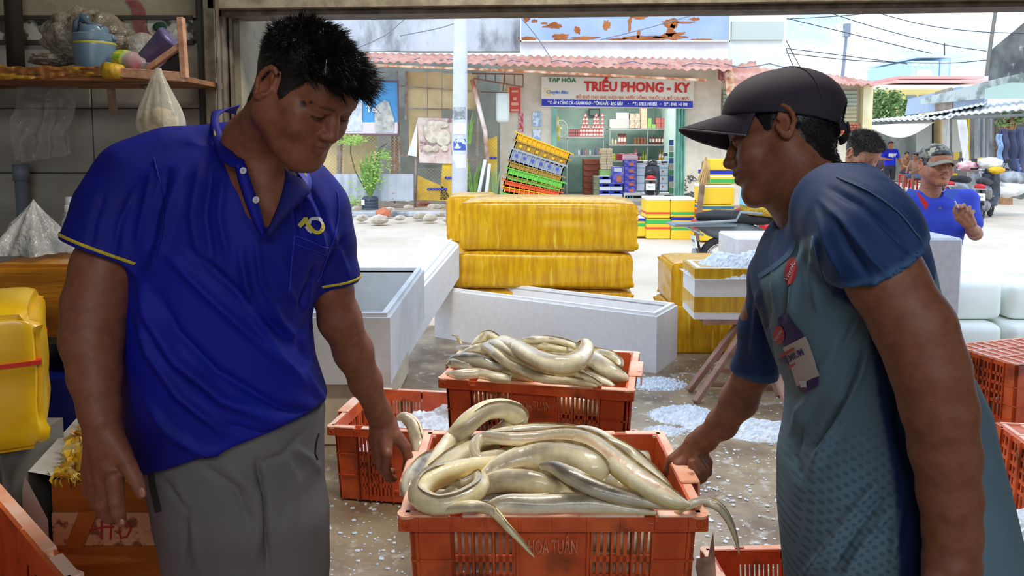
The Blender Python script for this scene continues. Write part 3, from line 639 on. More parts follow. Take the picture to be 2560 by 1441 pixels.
# yellow flattened cartons behind mesh
m_yc = mat('yellow_card', rgb(232, 190, 40), r=.6, c2=rgb(212, 162, 24), ns=3)
m_bs = mat('blue_stripe', rgb(30, 44, 170), r=.5); m_gs = mat('green_stripe', rgb(60, 180, 90), r=.5); m_rs = mat('red_stripe', rgb(224, 70, 50), r=.5); m_tl = mat('teal_stripe', rgb(40, 110, 150), r=.5)
for lab, pl, st in (('flattened yellow carton leaning lowest behind the mesh', [(1042, 500), (1044, 440), (1110, 468), (1132, 504)], (1068, 470, 1118, 476)), ('upright yellow carton just left of the white pole', [(1100, 500), (1106, 410), (1140, 404), (1140, 500)], (1112, 442, 1132, 448)), ('tall yellow carton behind the mesh right of the pole', [(1222, 500), (1216, 350), (1243, 340), (1243, 498)], (1218, 392, 1242, 398)), ('narrow yellow carton right against the white pole', [(1148, 480), (1150, 400), (1170, 396), (1168, 476)], (1150, 398, 1168, 403))):
    t = thing('yellow_carton', lab, 'carton'); b = MB(); b.prism(pl, FY-.6, FY-.5, lambda u, v, d: P(u, v, FY-.6)+Vector((0, d-FY+.6, 0))); b.build('carton_body', m_yc, t)
    x0, y0, x1, y1 = st; panel('stripe', x0, y0, x1, y1, FY-.62, m_bs, t, th=.01)
# leaning pipes, hanging tank, red sign, wall posters
t = thing('leaning_pole', 'rusty white pole leaning under the awning right of the white pole', 'pole'); b = MB(); b.tube([P(1180, 198, FY-1.0), P(1213, 330, FY-1.0), P(1218, 400, FY-.9)], .05, 10); b.build('pole_body', mat('white_rusty', rgb(224, 214, 204), r=.6, c2=rgb(190, 128, 96), ns=1.8), t, smooth=True)
for i, (a, c_) in enumerate(((1180, 1213), (1200, 1224))): t = thing('short_pipe', ('white' if i else 'pale')+' pipe stub leaning low beside the wall plants', 'pipe'); b = MB(); b.tube([P(a+14, 498, FY-1.2), P(c_, 400+10*i, FY-1.0)], .04, 8); b.build('pipe_body', m_white, t, smooth=True)
t = thing('hanging_tank', 'white plastic jerry can hanging from the awning bracket', 'jerry can'); c = P(1257, 268, FY-.8)
b = MB(); b.box(c, (.30, .22, .7), bev=.08, seg=3); b.build('tank_body', mat('jerry_white', rgb(214, 220, 212), r=.4), t, angle=60); b = MB(); b.tube([c+Vector((0, 0, .35)), P(1262, 180, FY-.9)], .008, 5); b.build('hanging_string', m_wire, t)
t = thing('wall_bracket', 'rusty barred bracket under the awning left of the grocery sign', 'bracket'); b = MB()
bar(b, P(1180, 184, FY-1.3), P(1308, 186, FY-1.3), .03); bar(b, P(1184, 196, FY-1.3), P(1308, 218, FY-1.3), .03)
for x_, y0, y1 in ((1214, 184, 201), (1238, 185, 206), (1262, 185, 210), (1286, 186, 214), (1308, 186, 218)): bar(b, P(x_, y0, FY-1.3), P(x_, y1, FY-1.3), .025)
bar(b, P(1200, 230, FY-.9), P(1270, 232, FY-.9), .02); b.build('bracket_bars', mat('rust_dark', rgb(112, 72, 52), r=.8), t)
t = thing('red_notice_sign', 'small red and yellow notice sign on the cream wall', 'sign'); panel('sign_plate', 1273, 218, 1301, 281, FY-.2, mat('sign_red', rgb(204, 60, 48), r=.5, c2=rgb(214, 84, 66), ns=3), t, th=.05); panel('yellow_edge', 1269, 219, 1273, 280, FY-.2, m_yc, t, th=.05)
for yy, s_, w in ((226, 'KARAOKE', .06), (243, '50', .09), (260, 'NƯỚC ĐÁ', .05)): pass
for i, (y_, w_, h_) in enumerate(((226, 16, 5), (243, 9, 8), (256, 18, 8), (273, 20, 5))): panel('printed_mark', 1287-w_/2, y_, 1287+w_/2, y_+h_, FY-.215, mat('sign_pink', rgb(236, 176, 150), r=.6), t, th=.01)
for lab, x0, y0, x1, y1, c_ in (('narrow red snack strip pinned on the cream wall', 1297, 282, 1308, 330, 'red'), ('blue and white paper notice beside the shop door', 1331, 280, 1353, 316, 'blue'), ('torn white and blue paper below the notice', 1332, 324, 1352, 350, 'blue')):
    t = thing('wall_notice', lab, 'notice'); panel('paper', x0, y0, x1, y1, FY-.03, mat('paper_'+c_, rgb(200, 76, 84) if c_ == 'red' else rgb(150, 186, 214), r=.6, c2=rgb(224, 180, 176) if c_ == 'red' else rgb(226, 232, 236), ns=9, mix=(.48, .54)), t, th=.02)
t = thing('wall_scribble', 'black scribbled graffiti on the cream wall right of the door', 'graffiti')
random.seed(5); b = MB()
for i in range(14):
    x_, y_ = 1712+random.random()*34, 436+random.random()*60; q = [P(x_+random.uniform(-9, 9), y_+random.uniform(-9, 9), FY-.012) for _ in range(5)]; b.tube([Vector(p[:3]) for p in catmull(q, 4)], .008, 4)
b.build('scribble_lines', mat('ink_dark', rgb(96, 100, 98), r=.8), t)
# ---- white street pole ----
PY = 14.0
t = thing('street_pole', 'white painted concrete street pole in front of the awning', 'pole', (P(1150, 480, PY).x, PY, 0)); x_ = P(1150, 480, PY).x
b = MB(); b.tube([(-.02, 0, 0), (0, 0, 1.5), (.035, 0, 4.6), (.06, 0, 7.5)], [.15, .14, .125, .11], 20); b.build('pole_body', mat('pole_white', rgb(212, 216, 222), r=.7, c2=rgb(190, 196, 204), ns=2, c3=rgb(150, 154, 158), ns3=3, mix3=(.66, .74)), t, smooth=True)
for y0, y1, mm in ((308, 336, m_white), (348, 376, mat('sticker_blue', rgb(60, 92, 170), r=.5, c2=rgb(206, 216, 232), ns=12, mix=(.5, .55))), (386, 420, mat('sticker_pale', rgb(220, 216, 206), r=.6)), (269, 299, mat('sticker_grey', rgb(120, 126, 128), r=.7, c2=rgb(180, 184, 186), ns=10))):
    za, zb_ = P(1150, y1, PY).z, P(1150, y0, PY).z; b = MB(); xc = .0
    b.grid(8, 3, lambda u, v: Vector((xc+.142*math.cos(-2.5+1.9*u), .142*math.sin(-2.5+1.9*u)-.003, za+(zb_-za)*v))); b.build('sticker', mm, t, smooth=True)
# ---- plants and pots on verge ----
def grass(name, lab, px, py, Y, h, n_, m, m2=None, pot=None, spread=.16, seed=1):
    random.seed(seed); base = P(px, py, Y); t = thing(name, lab, 'plant', base)
    for q in range(n_):
        a = random.uniform(0, 6.28); l_ = random.uniform(.1, spread); hh = h*random.uniform(.5, 1); b = MB(); bx_ = .05*math.cos(a)
        pts = [Vector((bx_+l_*math.cos(a)*s_*s_, l_*math.sin(a)*s_*s_, hh*s_)) for s_ in (0, .35, .7, 1)]
        b.tube(pts, [.012, .022, .016, .002], 4, flat=.3); b.build('leaf', m, t)
    return t
# dragon fruit / succulent in black pot
base = P(926, 530, 16.3); t = thing('potted_plant', 'feathery green plant in a ribbed black tyre pot on the verge', 'potted plant', base)
b = MB(); b.lathe([(.17, -.02), (.18, 0)]+[(.17+.012*(i % 2), .03+i*.035) for i in range(9)]+[(.15, .34), (.02, .33)], 20); b.build('pot', mat('pot_black', rgb(62, 70, 84), r=.6), t, angle=30)
b = MB(); b.box((-.13, -.14, .22), (.07, .02, .12)); b.build('pot_label', m_white, t)
random.seed(11)
for q in range(34):
    a = random.uniform(0, 6.28); hh = random.uniform(.5, 1.15); l_ = random.uniform(.03, .28); b = MB()
    pts = [Vector((l_*math.cos(a)*s_, l_*math.sin(a)*s_*.6, .3+hh*s_)) for s_ in (0, .4, .8, 1)]; b.tube(pts, [.02, .03, .022, .004], 4, flat=.35); b.build('leaf', m_leaf, t)
b = MB(); b.tube([(0, 0, .3), (-.32, 0, .9), (-.42, 0, 1.3), (-.40, 0, 1.62)], .012, 6); b.tube([(0, 0, .3), (.1, 0, 1.0), (.22, 0, 1.4), (.4, -.05, 1.52)], .012, 6); b.build('stem', mat('stem_dark', rgb(84, 86, 60), r=.8), t)
fb = MB()
for q in range(900):
    cxy = random.choice([(-.42, 1.55, .3, .09), (-.3, 1.6, .25, .08), (.3, 1.25, .18, .1), (.12, 1.0, .3, .16), (-.1, .6, .4, .14), (-.35, .25, .3, .1), (.05, .75, .3, .16)])
    p = Vector((random.gauss(cxy[0], cxy[2]*.5), random.gauss(0, .1), random.gauss(cxy[1], cxy[3]*.6))); a = random.uniform(0, 6.28); d = Vector((math.cos(a), math.sin(a)*.4, random.uniform(-.4, .3)))*.035; e_ = Vector((0, 0, .012))
    fb.bm.faces.new([fb.bm.verts.new(v) for v in (p-d, p+e_, p+d, p-e_)])
tag(fb.build('fronds', m_leafb, t, fixn=False), kind='stuff')
grass('wall_plant', 'pale spiky plants at the wall right of the white pole', 1185, 500, 16.6, .95, 22, m_leaf, seed=4)
grass('wall_plant', 'spiky sedge clump against the leaning pipes', 1236, 505, 16.6, .9, 18, mat('leaf_grey', rgb(150, 176, 120), r=.6), seed=6)
grass('hanging_fern', 'thin dry creeper on the mesh beside the pole', 1170, 360, 16.4, .75, 12, m_leaf, seed=8, spread=.12)
# rubble along verge
m_rub = mat('rubble_stone', rgb(206, 196, 180), r=.9, c2=rgb(170, 156, 138), ns=4, bump=.4); m_bri = mat('brick_tone', rgb(196, 116, 84), r=.9)
random.seed(21)
spots = [(848, 512, 'pale stone block at the left end of the verge'), (870, 528, None), (895, 518, None), (905, 540, None), (948, 545, 'cracked white stone right of the black pot'), (960, 528, 'red brick piece beside the black pot'), (975, 520, None), (1060, 508, 'broken red brick lying before the mesh'), (1085, 515, 'large grey rubble block by the mesh'), (1100, 530, None), (1075, 540, None), (1050, 535, None), (1110, 512, None), (1020, 515, None), (1000, 540, None), (870, 545, None), (1120, 545, None)]
for i, (x_, y_, lab) in enumerate(spots):
    c = G(x_, y_+6, .1); s_ = random.uniform(.10, .2) if lab is None else .22
    o = blob('rubble_stone', lab or 'small broken stone among the verge rubble', 'stone', c+Vector((0, 0, s_*.05)), s_*.8, s_*.6, s_*.45, m_bri if (lab and 'red' in lab) else m_rub, amp=.35, fr=1.4, sub=2, seed=i, group=None if lab else 'small stones on the verge')
    o.data.polygons.foreach_set('use_smooth', [False]*len(o.data.polygons))
# ================= grocery: sign, shelves, goods =================
def slab(name, x0, y0, x1, y1, Y, d, m, parent=None, bev=.0):
    a = P(x0, y1, Y); c = P(x1, y0, Y); b = MB(); b.b2(a.x, c.x, Y, Y+d, a.z, c.z, bev=bev); return b.build(name, m, parent)
sg = thing('shop_sign', 'cream grocery sign with big red lettering and blue address strip', 'sign')
SGY = FY-.13
b = MB(); b.prism([(1353, 267), (1733, 272), (1736, 196), (1354, 192)], SGY, SGY+.12, lambda u, v, d: P(u, v, SGY)+Vector((0, d-SGY, 0))); b.build('sign_board', mat('sign_cream', rgb(232, 226, 208), r=.5, c2=rgb(222, 216, 198), ns=1), sg)
b = MB(); b.prism([(1354, 265), (1732, 270), (1732, 253), (1354, 248)], SGY-.01, SGY, lambda u, v, d: P(u, v, SGY)+Vector((0, d-SGY, 0))); b.build('address_strip', mat('sign_blue', rgb(46, 50, 168), r=.5), sg)
b = MB(); b.prism([(1362, 220), (1376, 222), (1378, 240), (1364, 240)], SGY-.006, SGY, lambda u, v, d: P(u, v, SGY)+Vector((0, d-SGY, 0))); b.build('yellow_corner', mat('sign_yel', rgb(232, 214, 150), r=.5), sg)
def stext(s, px, py, size, m, name='lettering', off=0, sx=1, shear=0, al='CENTER'): return text_obj(name, s, size, m, sg, loc=P(px, py, SGY-.012), rot=(R(90), R(.8), 0), off=off, sx=sx, shear=shear, align=al, ext=.002)
stext('TẠP HÓA', 1405, 201, .13, mat('ink_green', rgb(30, 120, 76), r=.5), off=.004, sx=1.15)
stext('TRIỀU PHONG - KY', 1592, 219, .30, mat('ink_red', rgb(206, 46, 36), r=.5), off=.013, sx=.93)
stext('ĐỒ KHÔ CHO GHE, RƯỢU BIA, NƯỚC UỐNG, THUỐC LÁ, ĐỒ CÂU MỰC', 1582, 245, .093, mat('ink_orange', rgb(226, 120, 70), r=.5), off=.002, sx=.86)
stext('Chuyên Bán:', 1393, 231, .1, mat('ink_blue', rgb(70, 120, 190), r=.5), off=.002, shear=.2)
stext('ĐC: ẤP 4 CẢNG CÁ - GÀNH HÀO - ĐÔNG HẢI - BẠC LIÊU      •     ĐT : 07813. 845 858    •    DĐ : 0949. 141 090', 1544, 259.5, .105, mat('ink_white', rgb(240, 240, 240), r=.5), off=.004, sx=.64)
RW = ['topmost', 'second from the top', 'third from the top', 'fourth from the top', 'fifth from the top', 'sixth from the top']; LRW = ['left', 'right']
SHY = FY+2.4
t = thing('goods_rack', 'grey slotted steel rack on the right of the shop', 'rack'); m_rk = mat('rack_grey', rgb(150, 152, 150), r=.6)
for x_ in (1524, 1618, 1683): slab('upright', x_-2, 318, x_+2, 500, SHY-.3, .05, m_rk, t)
for y_ in (321, 361, 401, 470): slab('shelf_board', 1522, y_, 1686, y_+4, SHY-.32, .5, m_rk, t)
t = thing('goods_rack', 'grey slotted steel rack on the left of the shop', 'rack')
for x_ in (1418, 1508): slab('upright', x_-2, 320, x_+2, 500, SHY-.3, .05, m_rk, t)
for y_ in (342, 388): slab('shelf_board', 1402, y_, 1510, y_+4, SHY-.32, .5, m_rk, t)
def cyl_item(name, lab, cat, grp, px, py, w, h, Y, m, m2=None, neck=False):
    """goods standing with their base at py"""
    c = P(px, py, Y); r_ = w/2/ppm(Y); hh = h/ppm(Y); b = MB()
    b.lathe([(r_*.95, 0), (r_, hh*.04), (r_, hh*(.62 if neck else .95)), (r_*(.35 if neck else .9), hh*(.82 if neck else 1)), (r_*(.33 if neck else .5), hh)], 10)
    if m2: 
        b.mi = 1; b.lathe([(r_*1.03, hh*.25), (r_*1.03, hh*.6)], 10); ms = [m, m2]
    else: ms = m
    o = b.build(name, ms, None, angle=40); o.location = c; return tag(o, lab, cat, grp)
def again(o, px, py, Y, lab=None, grp=None):
    c = o.copy(); COL.objects.link(c); c.location = P(px, py, Y)
    if lab: c['label'] = lab
    if grp: c['group'] = grp
    return c
m_can = mat('can_pink', rgb(190, 110, 108), r=.4, c2=rgb(160, 70, 76), ns=20); m_canl = mat('can_light', rgb(232, 200, 190), r=.4)
can = None; G1 = 'pink cans stacked in pyramids'
for cx_, rows in ((1463, 6), (1490, 6)):
    for r_i in range(rows):
        nn = rows-r_i-1 if r_i else 4
        nn = [4, 4, 3, 2, 2, 1][r_i]
        for i in range(nn):
            x_ = cx_+(i-(nn-1)/2)*7.4; y_ = 341.5-r_i*9.6
            if can is None: can = cyl_item('food_can', 'small pink food can in the pyramids on the left rack', 'can', G1, x_, y_, 6.6, 9.4, SHY-.1, m_can, m_canl)
            else: again(can, x_, y_, SHY-.1)
for i in range(6): again(can, 1506, 341.5-i*9.6, SHY-.12, 'pink food can in the tall column at the rack end', 'pink cans in one column')
dk = None
for i in range(5):
    for j in range(2):
        if dk is None: dk = cyl_item('food_can', 'dark red can in the row left of the pyramids', 'can', 'dark red cans left of the pyramids', 1424, 341.5, 5, 9, SHY-.1, mat('can_dark', rgb(120, 54, 60), r=.4), m_can)
        else: again(dk, 1424+i*5.4, 341.5-j*9.2, SHY-.1)
bo = None
for i, x_ in enumerate((1447, 1455, 1463, 1475, 1488, 1497)):
    o = cyl_item('sauce_bottle', 'small pale bottle on the lower left rack shelf', 'bottle', 'small bottles on the lower left shelf', x_, 387.5, 4.5, 15+(i % 3), SHY-.1, mat('bot_%d' % (i % 3), [rgb(200, 200, 206), rgb(90, 80, 140), rgb(170, 110, 110)][i % 3], r=.4), neck=True)
for i in range(5):
    cyl_item('red_bottle', 'brown red sauce bottle in the row on the right rack', 'bottle', 'sauce bottles on the right rack', 1626+i*7.6, 360.5, 5.5, 22, SHY-.15, mat('bot_brown', rgb(120, 50, 40), r=.3), m_canl, neck=True)
for i in range(4): cyl_item('oil_bottle', 'yellow cooking oil bottle on the right rack', 'bottle', 'oil bottles on the right rack', 1650+i*7.5, 400.5, 7, 27, SHY-.15, mat('oil', rgb(214, 160, 40), r=.15), MATS['can_light'], neck=True)
for i in range(3): cyl_item('green_bottle', 'slim green yellow bottle on the middle shelf', 'bottle', 'slim green bottles', 1602+i*6, 400.5, 5, 26, SHY-.15, mat('bot_green', rgb(150, 160, 50), r=.3), neck=True)
cyl_item('pink_bottle', 'tall pink bottle beside the slim green ones', 'bottle', None, 1589, 400.5, 10, 31, SHY-.15, mat('bot_pink', rgb(226, 130, 140), r=.4), m_canl, neck=True)
for i in range(3): cyl_item('snack_tube', 'dark red snack tube on the middle shelf left end', 'tube', 'red snack tubes', 1548+i*7, 360.5, 6.4, 26, SHY-.15, mat('tube_red', rgb(168, 84, 76), r=.5), m_canl)
for i in range(2): cyl_item('pale_jar', 'pale glass jar at the left end of the right rack', 'jar', 'pale jars', 1531+i*8, 360.5, 6, 16-3*i, SHY-.15, mat('jar_pale', rgb(196, 190, 150), r=.2), neck=True)
for i in range(3): cyl_item('yellow_jug', 'yellow oil jug hanging by the left door edge', 'jug', 'yellow jugs by the left door edge', [1382, 1392, 1396][i], [330, 320, 350][i], 9, [36, 28, 34][i], FY+.5, mat('jug_yellow', rgb(206, 196, 70), r=.4), mat('jug_cream', rgb(226, 214, 160), r=.4))
t = thing('wall_fan', 'round wall fan beside the left rack', 'fan', P(1402, 322, SHY-.5)); b = MB(); b.tube([(0.17*math.cos(a), 0, .22*math.sin(a)) for a in np.linspace(0, 6.283, 25)], .012, 6, cap=False); b.build('fan_guard', mat('fan_grey', rgb(170, 170, 156), r=.5), t)
b = MB()
for i in range(12): a = i*math.pi/6; b.tube([(0, 0, 0), (.17*math.cos(a), 0, .22*math.sin(a))], .004, 4)
b.sph((0, 0, 0), .04, 2); b.build('guard_wires', MATS['fan_grey'], t)
def carton(name, lab, cat, grp, x0, y0, x1, y1, Y, d, m, stripes=()):
    t = thing(name, lab, cat, (P((x0+x1)/2, y1, Y).x, Y, P(x0, y1, Y).z), group=grp); w = (x1-x0)/ppm(Y); h = (y1-y0)/ppm(Y)
    b = MB(); b.b2(-w/2, w/2, 0, d, 0, h, bev=.006); b.build('carton_body', m, t)
    for (u0, v0, u1, v1, mm) in stripes: b = MB(); b.b2(-w/2+u0*w, -w/2+u1*w, -.006, .004, h*(1-v1), h*(1-v0)); b.build('printed_band', mm, t)
    return t
m_bx = mat('carton_beige', rgb(220, 208, 176), r=.7, c2=rgb(206, 190, 152), ns=4); m_bxg = mat('carton_greyish', rgb(180, 182, 172), r=.7, c2=rgb(160, 162, 154), ns=3); m_pk = mat('packet_pink', rgb(206, 124, 120), r=.5, c2=rgb(190, 90, 90), ns=9)
m_bb = mat('carton_blue', rgb(40, 60, 170), r=.5); m_wh = mat('carton_white', rgb(226, 230, 240), r=.5); m_or = mat('print_orange', rgb(226, 130, 80), r=.5); m_gr = mat('carton_green', rgb(150, 190, 110), r=.5)
for i, (x0, y0, x1, y1) in enumerate(((1524, 299, 1552, 321), (1541, 282, 1572, 299), (1552, 299, 1573, 321))): carton('grey_carton', ('lower left', 'upper', 'lower right')[i]+' grey storage carton on top of the right rack', 'carton', None, x0, y0, x1, y1, SHY-.3, .35, m_bxg)
for i in range(2):
    for j in range(2): carton('noodle_carton', 'patterned beige noodle carton on the rack top', 'carton', 'noodle cartons on the rack top', 1574+i*14, 284+j*18.5, 1587+i*14, 302+j*18.5, SHY-.3, .3, mat('noodle', rgb(200, 190, 170), r=.6, c2=rgb(160, 130, 110), ns=14))
for i in range(6): carton('biscuit_carton', 'flat peach biscuit carton, %s of the tall stack' % RW[5-i], 'carton', 'peach biscuit cartons', 1603, 313-i*9.5+(-1), 1618, 321.5-i*9.5, SHY-.3, .3, mat('peach', rgb(224, 176, 150), r=.6, c2=rgb(216, 196, 170), ns=14))
for i in range(2): carton('green_carton', ('taller', 'shorter')[i]+' pale green carton on the rack top', 'carton', None, 1619+i*11, 296+i*15, 1629+i*11, 321.5, SHY-.3, .3, m_gr)
for i in range(3):
    for j in range(2): carton('pink_packet', 'pink packet pile on the rack top right', 'packet', 'pink packets on the rack top', 1641+i*12, 295+j*13.5, 1652+i*12, 308+j*13.5, SHY-.3, .3, m_pk)
for i in range(4): carton('snack_bag', 'dark wrapped snack pack on the middle shelf', 'packet', 'dark snack packs', 1585+i*8, 344, 1592+i*8, 360.5, SHY-.3, .2, mat('snack_dark', rgb(140, 96, 60), r=.4, c2=rgb(90, 50, 40), ns=20))
for i in range(5): carton('yellow_snack', 'yellow green snack pack below the middle shelf', 'packet', 'yellow snack packs', 1528+i*11, 384+(i % 2)*4, 1538+i*11, 400.5, SHY-.3, .2, mat('snack_yellow', rgb(196, 190, 70), r=.5, c2=rgb(120, 130, 50), ns=20))
NY = SHY-1.2
for r_i in range(4): 
    for c_i in range(2): carton('beige_carton', 'beige taped snack carton, %s one of the %s column by the door' % (RW[r_i], LRW[c_i]), 'carton', 'beige cartons stacked behind the blue ones', 1502+c_i*15+(r_i % 2)*1, 372+r_i*13, 1516+c_i*15+(r_i % 2)*1, 384.5+r_i*13, NY, .3, m_bx, [(0, .4, 1, .6, mat('band_peach', rgb(226, 176, 120), r=.5))])
carton('lime_carton', 'lime green carton between beige and blue stacks', 'carton', None, 1500, 425, 1530, 440, NY, .3, m_gr)
for r_i in range(4):
    for c_i in range(2):
        if r_i == 0 and c_i: continue
        carton('drink_carton', 'blue over white drink carton, %s in the %s column' % (RW[r_i], LRW[c_i]), 'carton', 'blue and white drink cartons', 1499+c_i*29, 441+r_i*18, 1527+c_i*29, 458.5+r_i*18, NY-.3, .3, m_wh, [(0, 0, 1, .45, m_bb), (.25, .12, .8, .36, m_or)])
for r_i in range(5): carton('violet_carton', 'violet beer carton with orange mark, %s of the stack' % RW[r_i], 'carton', 'violet beer cartons', 1561, 401+r_i*16.5, 1590, 417+r_i*16.5, NY-.2, .3, mat('violet', rgb(74, 70, 190), r=.5, c2=rgb(150, 140, 220), ns=10), [(.4, .4, .8, .85, m_or)])
carton('violet_carton', 'big violet and white carton with an orange crab-like mark', 'carton', None, 1532, 417, 1560, 459, NY-.25, .3, MATS['violet'], [(.35, .55, .75, .9, m_or), (.1, .06, .8, .3, m_wh)])
for r_i in range(4):
    for c_i in range(2): carton('white_carton', 'white carton with red mark behind the scooter, %s in the %s column' % (RW[r_i], LRW[c_i]), 'carton', 'white cartons behind the scooter', 1592+c_i*40, 402+r_i*19, 1630+c_i*40, 420.5+r_i*19, NY, .35, m_wh, [(.6, .3, .68, .55, m_rs), (0, .9, 1, 1, mat('pale_blue', rgb(160, 180, 210), r=.5))])
carton('red_carton', 'dark red carton on top of the violet stack', 'carton', None, 1545, 385, 1600, 401, NY-.2, .3, mat('dk_red', rgb(160, 40, 56), r=.5), [(.2, .1, .9, .9, mat('pinkw', rgb(226, 190, 200), r=.5))])
t = thing('counter', 'white counter shelf carrying the cartons', 'counter', (0, 0, 0))
slab('counter_top', 1560, 483, 1680, 488, NY-.3, .8, m_white, t); slab('side_panel', 1560, 488, 1563, 510, NY-.3, .8, m_white, t); slab('side_panel', 1677, 488, 1680, 510, NY-.3, .8, m_white, t)
for i in range(3): cyl_item('water_bottle', 'blue water bottle under the white counter', 'bottle', 'blue bottles under the counter', 1568+i*7, 510, 6.5, 20, NY-.3, mat('bot_blue', rgb(70, 150, 200), r=.3), neck=True)
for i in range(6):
    carton('brown_crate', 'brown drinks crate, %s in the dark stack inside the shop' % RW[i], 'crate', 'brown crates inside the shop', 1459, 398+i*15, 1500, 412+i*15, SHY-.9, .4, mat('crate_brown', rgb(140, 70, 44), r=.6, c2=rgb(100, 46, 32), ns=7))
for i in range(4): carton('drab_carton', 'drab olive carton left of the blue ones, %s of its stack' % RW[i], 'carton', 'drab cartons by the entrance', 1485, 441+i*17, 1499, 457.5+i*17, NY-.3, .3, mat('drab', rgb(150, 144, 110), r=.7, c2=rgb(90, 130, 100), ns=6))
# hanging picture frame in shop
t = thing('picture_frame', 'small dark picture frame hanging at the shop back wall', 'picture'); slab('frame', 1472, 272, 1500, 290, FY+3.2, .04, mat('frame_dark', rgb(60, 64, 62), r=.5), t); slab('picture', 1474.5, 274, 1497.5, 288, FY+3.19, .01, mat('pic', rgb(120, 146, 138), r=.5), t)
# striped sachet string at right door edge
for i in range(9): slab_ = slab('sachet_strip', 1673, 350+i*15, 1684, 364+i*15, FY+.6, .04, [mat('sach_a', rgb(70, 90, 150), r=.5), mat('sach_b', rgb(190, 180, 160), r=.5), mat('sach_c', rgb(90, 150, 110), r=.5)][i % 3]); tag(slab_, 'strip of hanging sachets at the right door edge', 'sachet', 'hanging sachet strip')

# ================= scooters =================
m_bkb = mat('bike_black', rgb(36, 40, 48), r=.3, coat=.5); m_bks = mat('bike_silver', rgb(178, 182, 186), r=.3, metal=.5); m_bkr = mat('bike_red', rgb(190, 36, 40), r=.3); m_seat = mat('seat_black', rgb(34, 34, 36), r=.6); m_plate = mat('plate_white', rgb(232, 234, 230), r=.5); m_tyre = mat('tyre', rgb(44, 44, 46), r=.8)
def scooter(name, lab, loc, rz, body, accent, plate='67-C1'):
    """front faces +x; length ~1.85"""
    t = thing(name, lab, 'scooter', loc, rz)
    for x_ in (-.6, .62):
        b = MB(); b.tube([(x_+.235*math.cos(a), 0, .28+.235*math.sin(a)) for a in np.linspace(0, 2*math.pi, 25)], .045, 8, cap=False); w = b.build('wheel', m_tyre, t, smooth=True)
        b = MB(); b.tube([(x_+.17*math.cos(a), 0, .28+.17*math.sin(a)) for a in np.linspace(0, 2*math.pi, 21)], .012, 6, cap=False)
        for i in range(5): a = i*1.2566; b.tube([(x_, 0, .28), (x_+.17*math.cos(a), 0, .28+.17*math.sin(a))], .012, 5)
        b.cyl((0, 0, 0), .05, .1, 12, M=Matrix.Translation((x_, 0, .28)) @ Matrix.Rotation(R(90), 4, 'X')); b.build('rim', m_bks, w)
    def hull(pts, w0, w1, name, m, sm=True):
        b = MB(); b.tube([Vector((p[0], 0, p[1])) for p in pts], [p[2] for p in pts], 12, flat=1, up=Vector((0, 1, 0))); b.warp(lambda v: Vector((v.x, v.y*w0, v.z))); return b.build(name, m, t, smooth=sm)
    hull([(-.95, .72, .03), (-.75, .66, .1), (-.4, .6, .15), (-.1, .5, .13), (.05, .36, .07)], .95, 1, 'rear_body', body)
    hull([(-.9, .79, .04), (-.7, .80, .075), (-.4, .78, .085), (-.1, .76, .075), (.05, .74, .03)], 1.5, 1, 'seat', m_seat)
    hull([(.05, .28, .06), (.3, .3, .09), (.45, .45, .09), (.42, .7, .09), (.38, .92, .08), (.36, .98, .03)], 2.0, 1, 'leg_shield', body)
    hull([(-.5, .3, .12), (-.2, .28, .13), (.05, .28, .1)], .8, 1, 'engine', m_metal)
    hull([(.3, .96, .07), (.42, 1.0, .09), (.52, .98, .06)], 1.4, 1, 'headlight_cowl', body)
    b = MB(); b.tube([(.56, 0, .62), (.62, 0, .3)], .03, 8); b.tube([(.42, 0, .95), (.56, 0, .62)], .035, 8); b.build('fork', m_bks, t, smooth=True)
    b = MB(); b.tube([(.3, -.34, 1.02), (.38, -.15, 1.0), (.42, 0, .99), (.38, .15, 1.0), (.3, .34, 1.02)], .016, 8); hb = b.build('handlebar', m_bks, t, smooth=True)
    for s_ in (-1, 1):
        b = MB(); b.tube([(.3, s_*.22, 1.02), (.24, s_*.34, 1.02)], .022, 8); b.build('grip', m_black, t, smooth=True)
        b = MB(); b.tube([(.36, s_*.2, 1.0), (.36, s_*.28, 1.18)], .008, 6); b.box((.35, s_*.3, 1.2), (.02, .11, .07), bev=.01); b.build('mirror', m_bkb, t)
    b = MB(); b.tube([(.82, 0, .34), (.76, 0, .5), (.62, 0, .56), (.48, 0, .52)], .05, 8); b.build('front_fender', body, t, smooth=True)
    b = MB(); b.sph((-.93, 0, .70), .07, 2, (.5, 1.5, .9)); b.build('tail_light', accent, t, smooth=True)
    b = MB(); b.box((-.93, 0, .5), (.012, .2, .15), rot=(0, R(-12), 0), bev=.004); pl = b.build('number_plate', m_plate, t)
    text_obj('plate_number', plate, .055, m_bkb, pl, loc=(-.94, 0, .505), rot=(R(90), 0, R(-90)), ext=.001)
    b = MB(); b.tube([(-.85, .1, .58), (-1.0, .12, .66), (-1.0, -.12, .66), (-.85, -.1, .58)], .014, 6); b.build('grab_rail', m_bks, t, smooth=True)
    b = MB(); b.tube([(-.6, .14, .28), (-.9, .16, .36)], .04, 8); b.build('exhaust', m_bks, t, smooth=True)
    b = MB(); b.box((-.88, 0, .42), (.03, .16, .2), rot=(0, R(-20), 0), bev=.01); b.build('mudguard', m_black, t)
    return t
scooter('parked_scooter', 'dark scooter parked facing the shop entrance', G(1622, 524, .0)+Vector((0, -.3, .10)), R(78), m_bkb, m_bkr, '94-F1')
scooter('parked_scooter', 'silver and black scooter with pink bundle parked at right', (P(2432, 500, 16.0).x, 16.2, 0), R(38), m_bks, m_bkr, '94-H1')
scooter('parked_scooter', 'black scooter with yellow bundle parked furthest right', (P(2482, 500, 15.0).x, 15.2, 0), R(50), m_bkb, m_bkr, '94-K1')
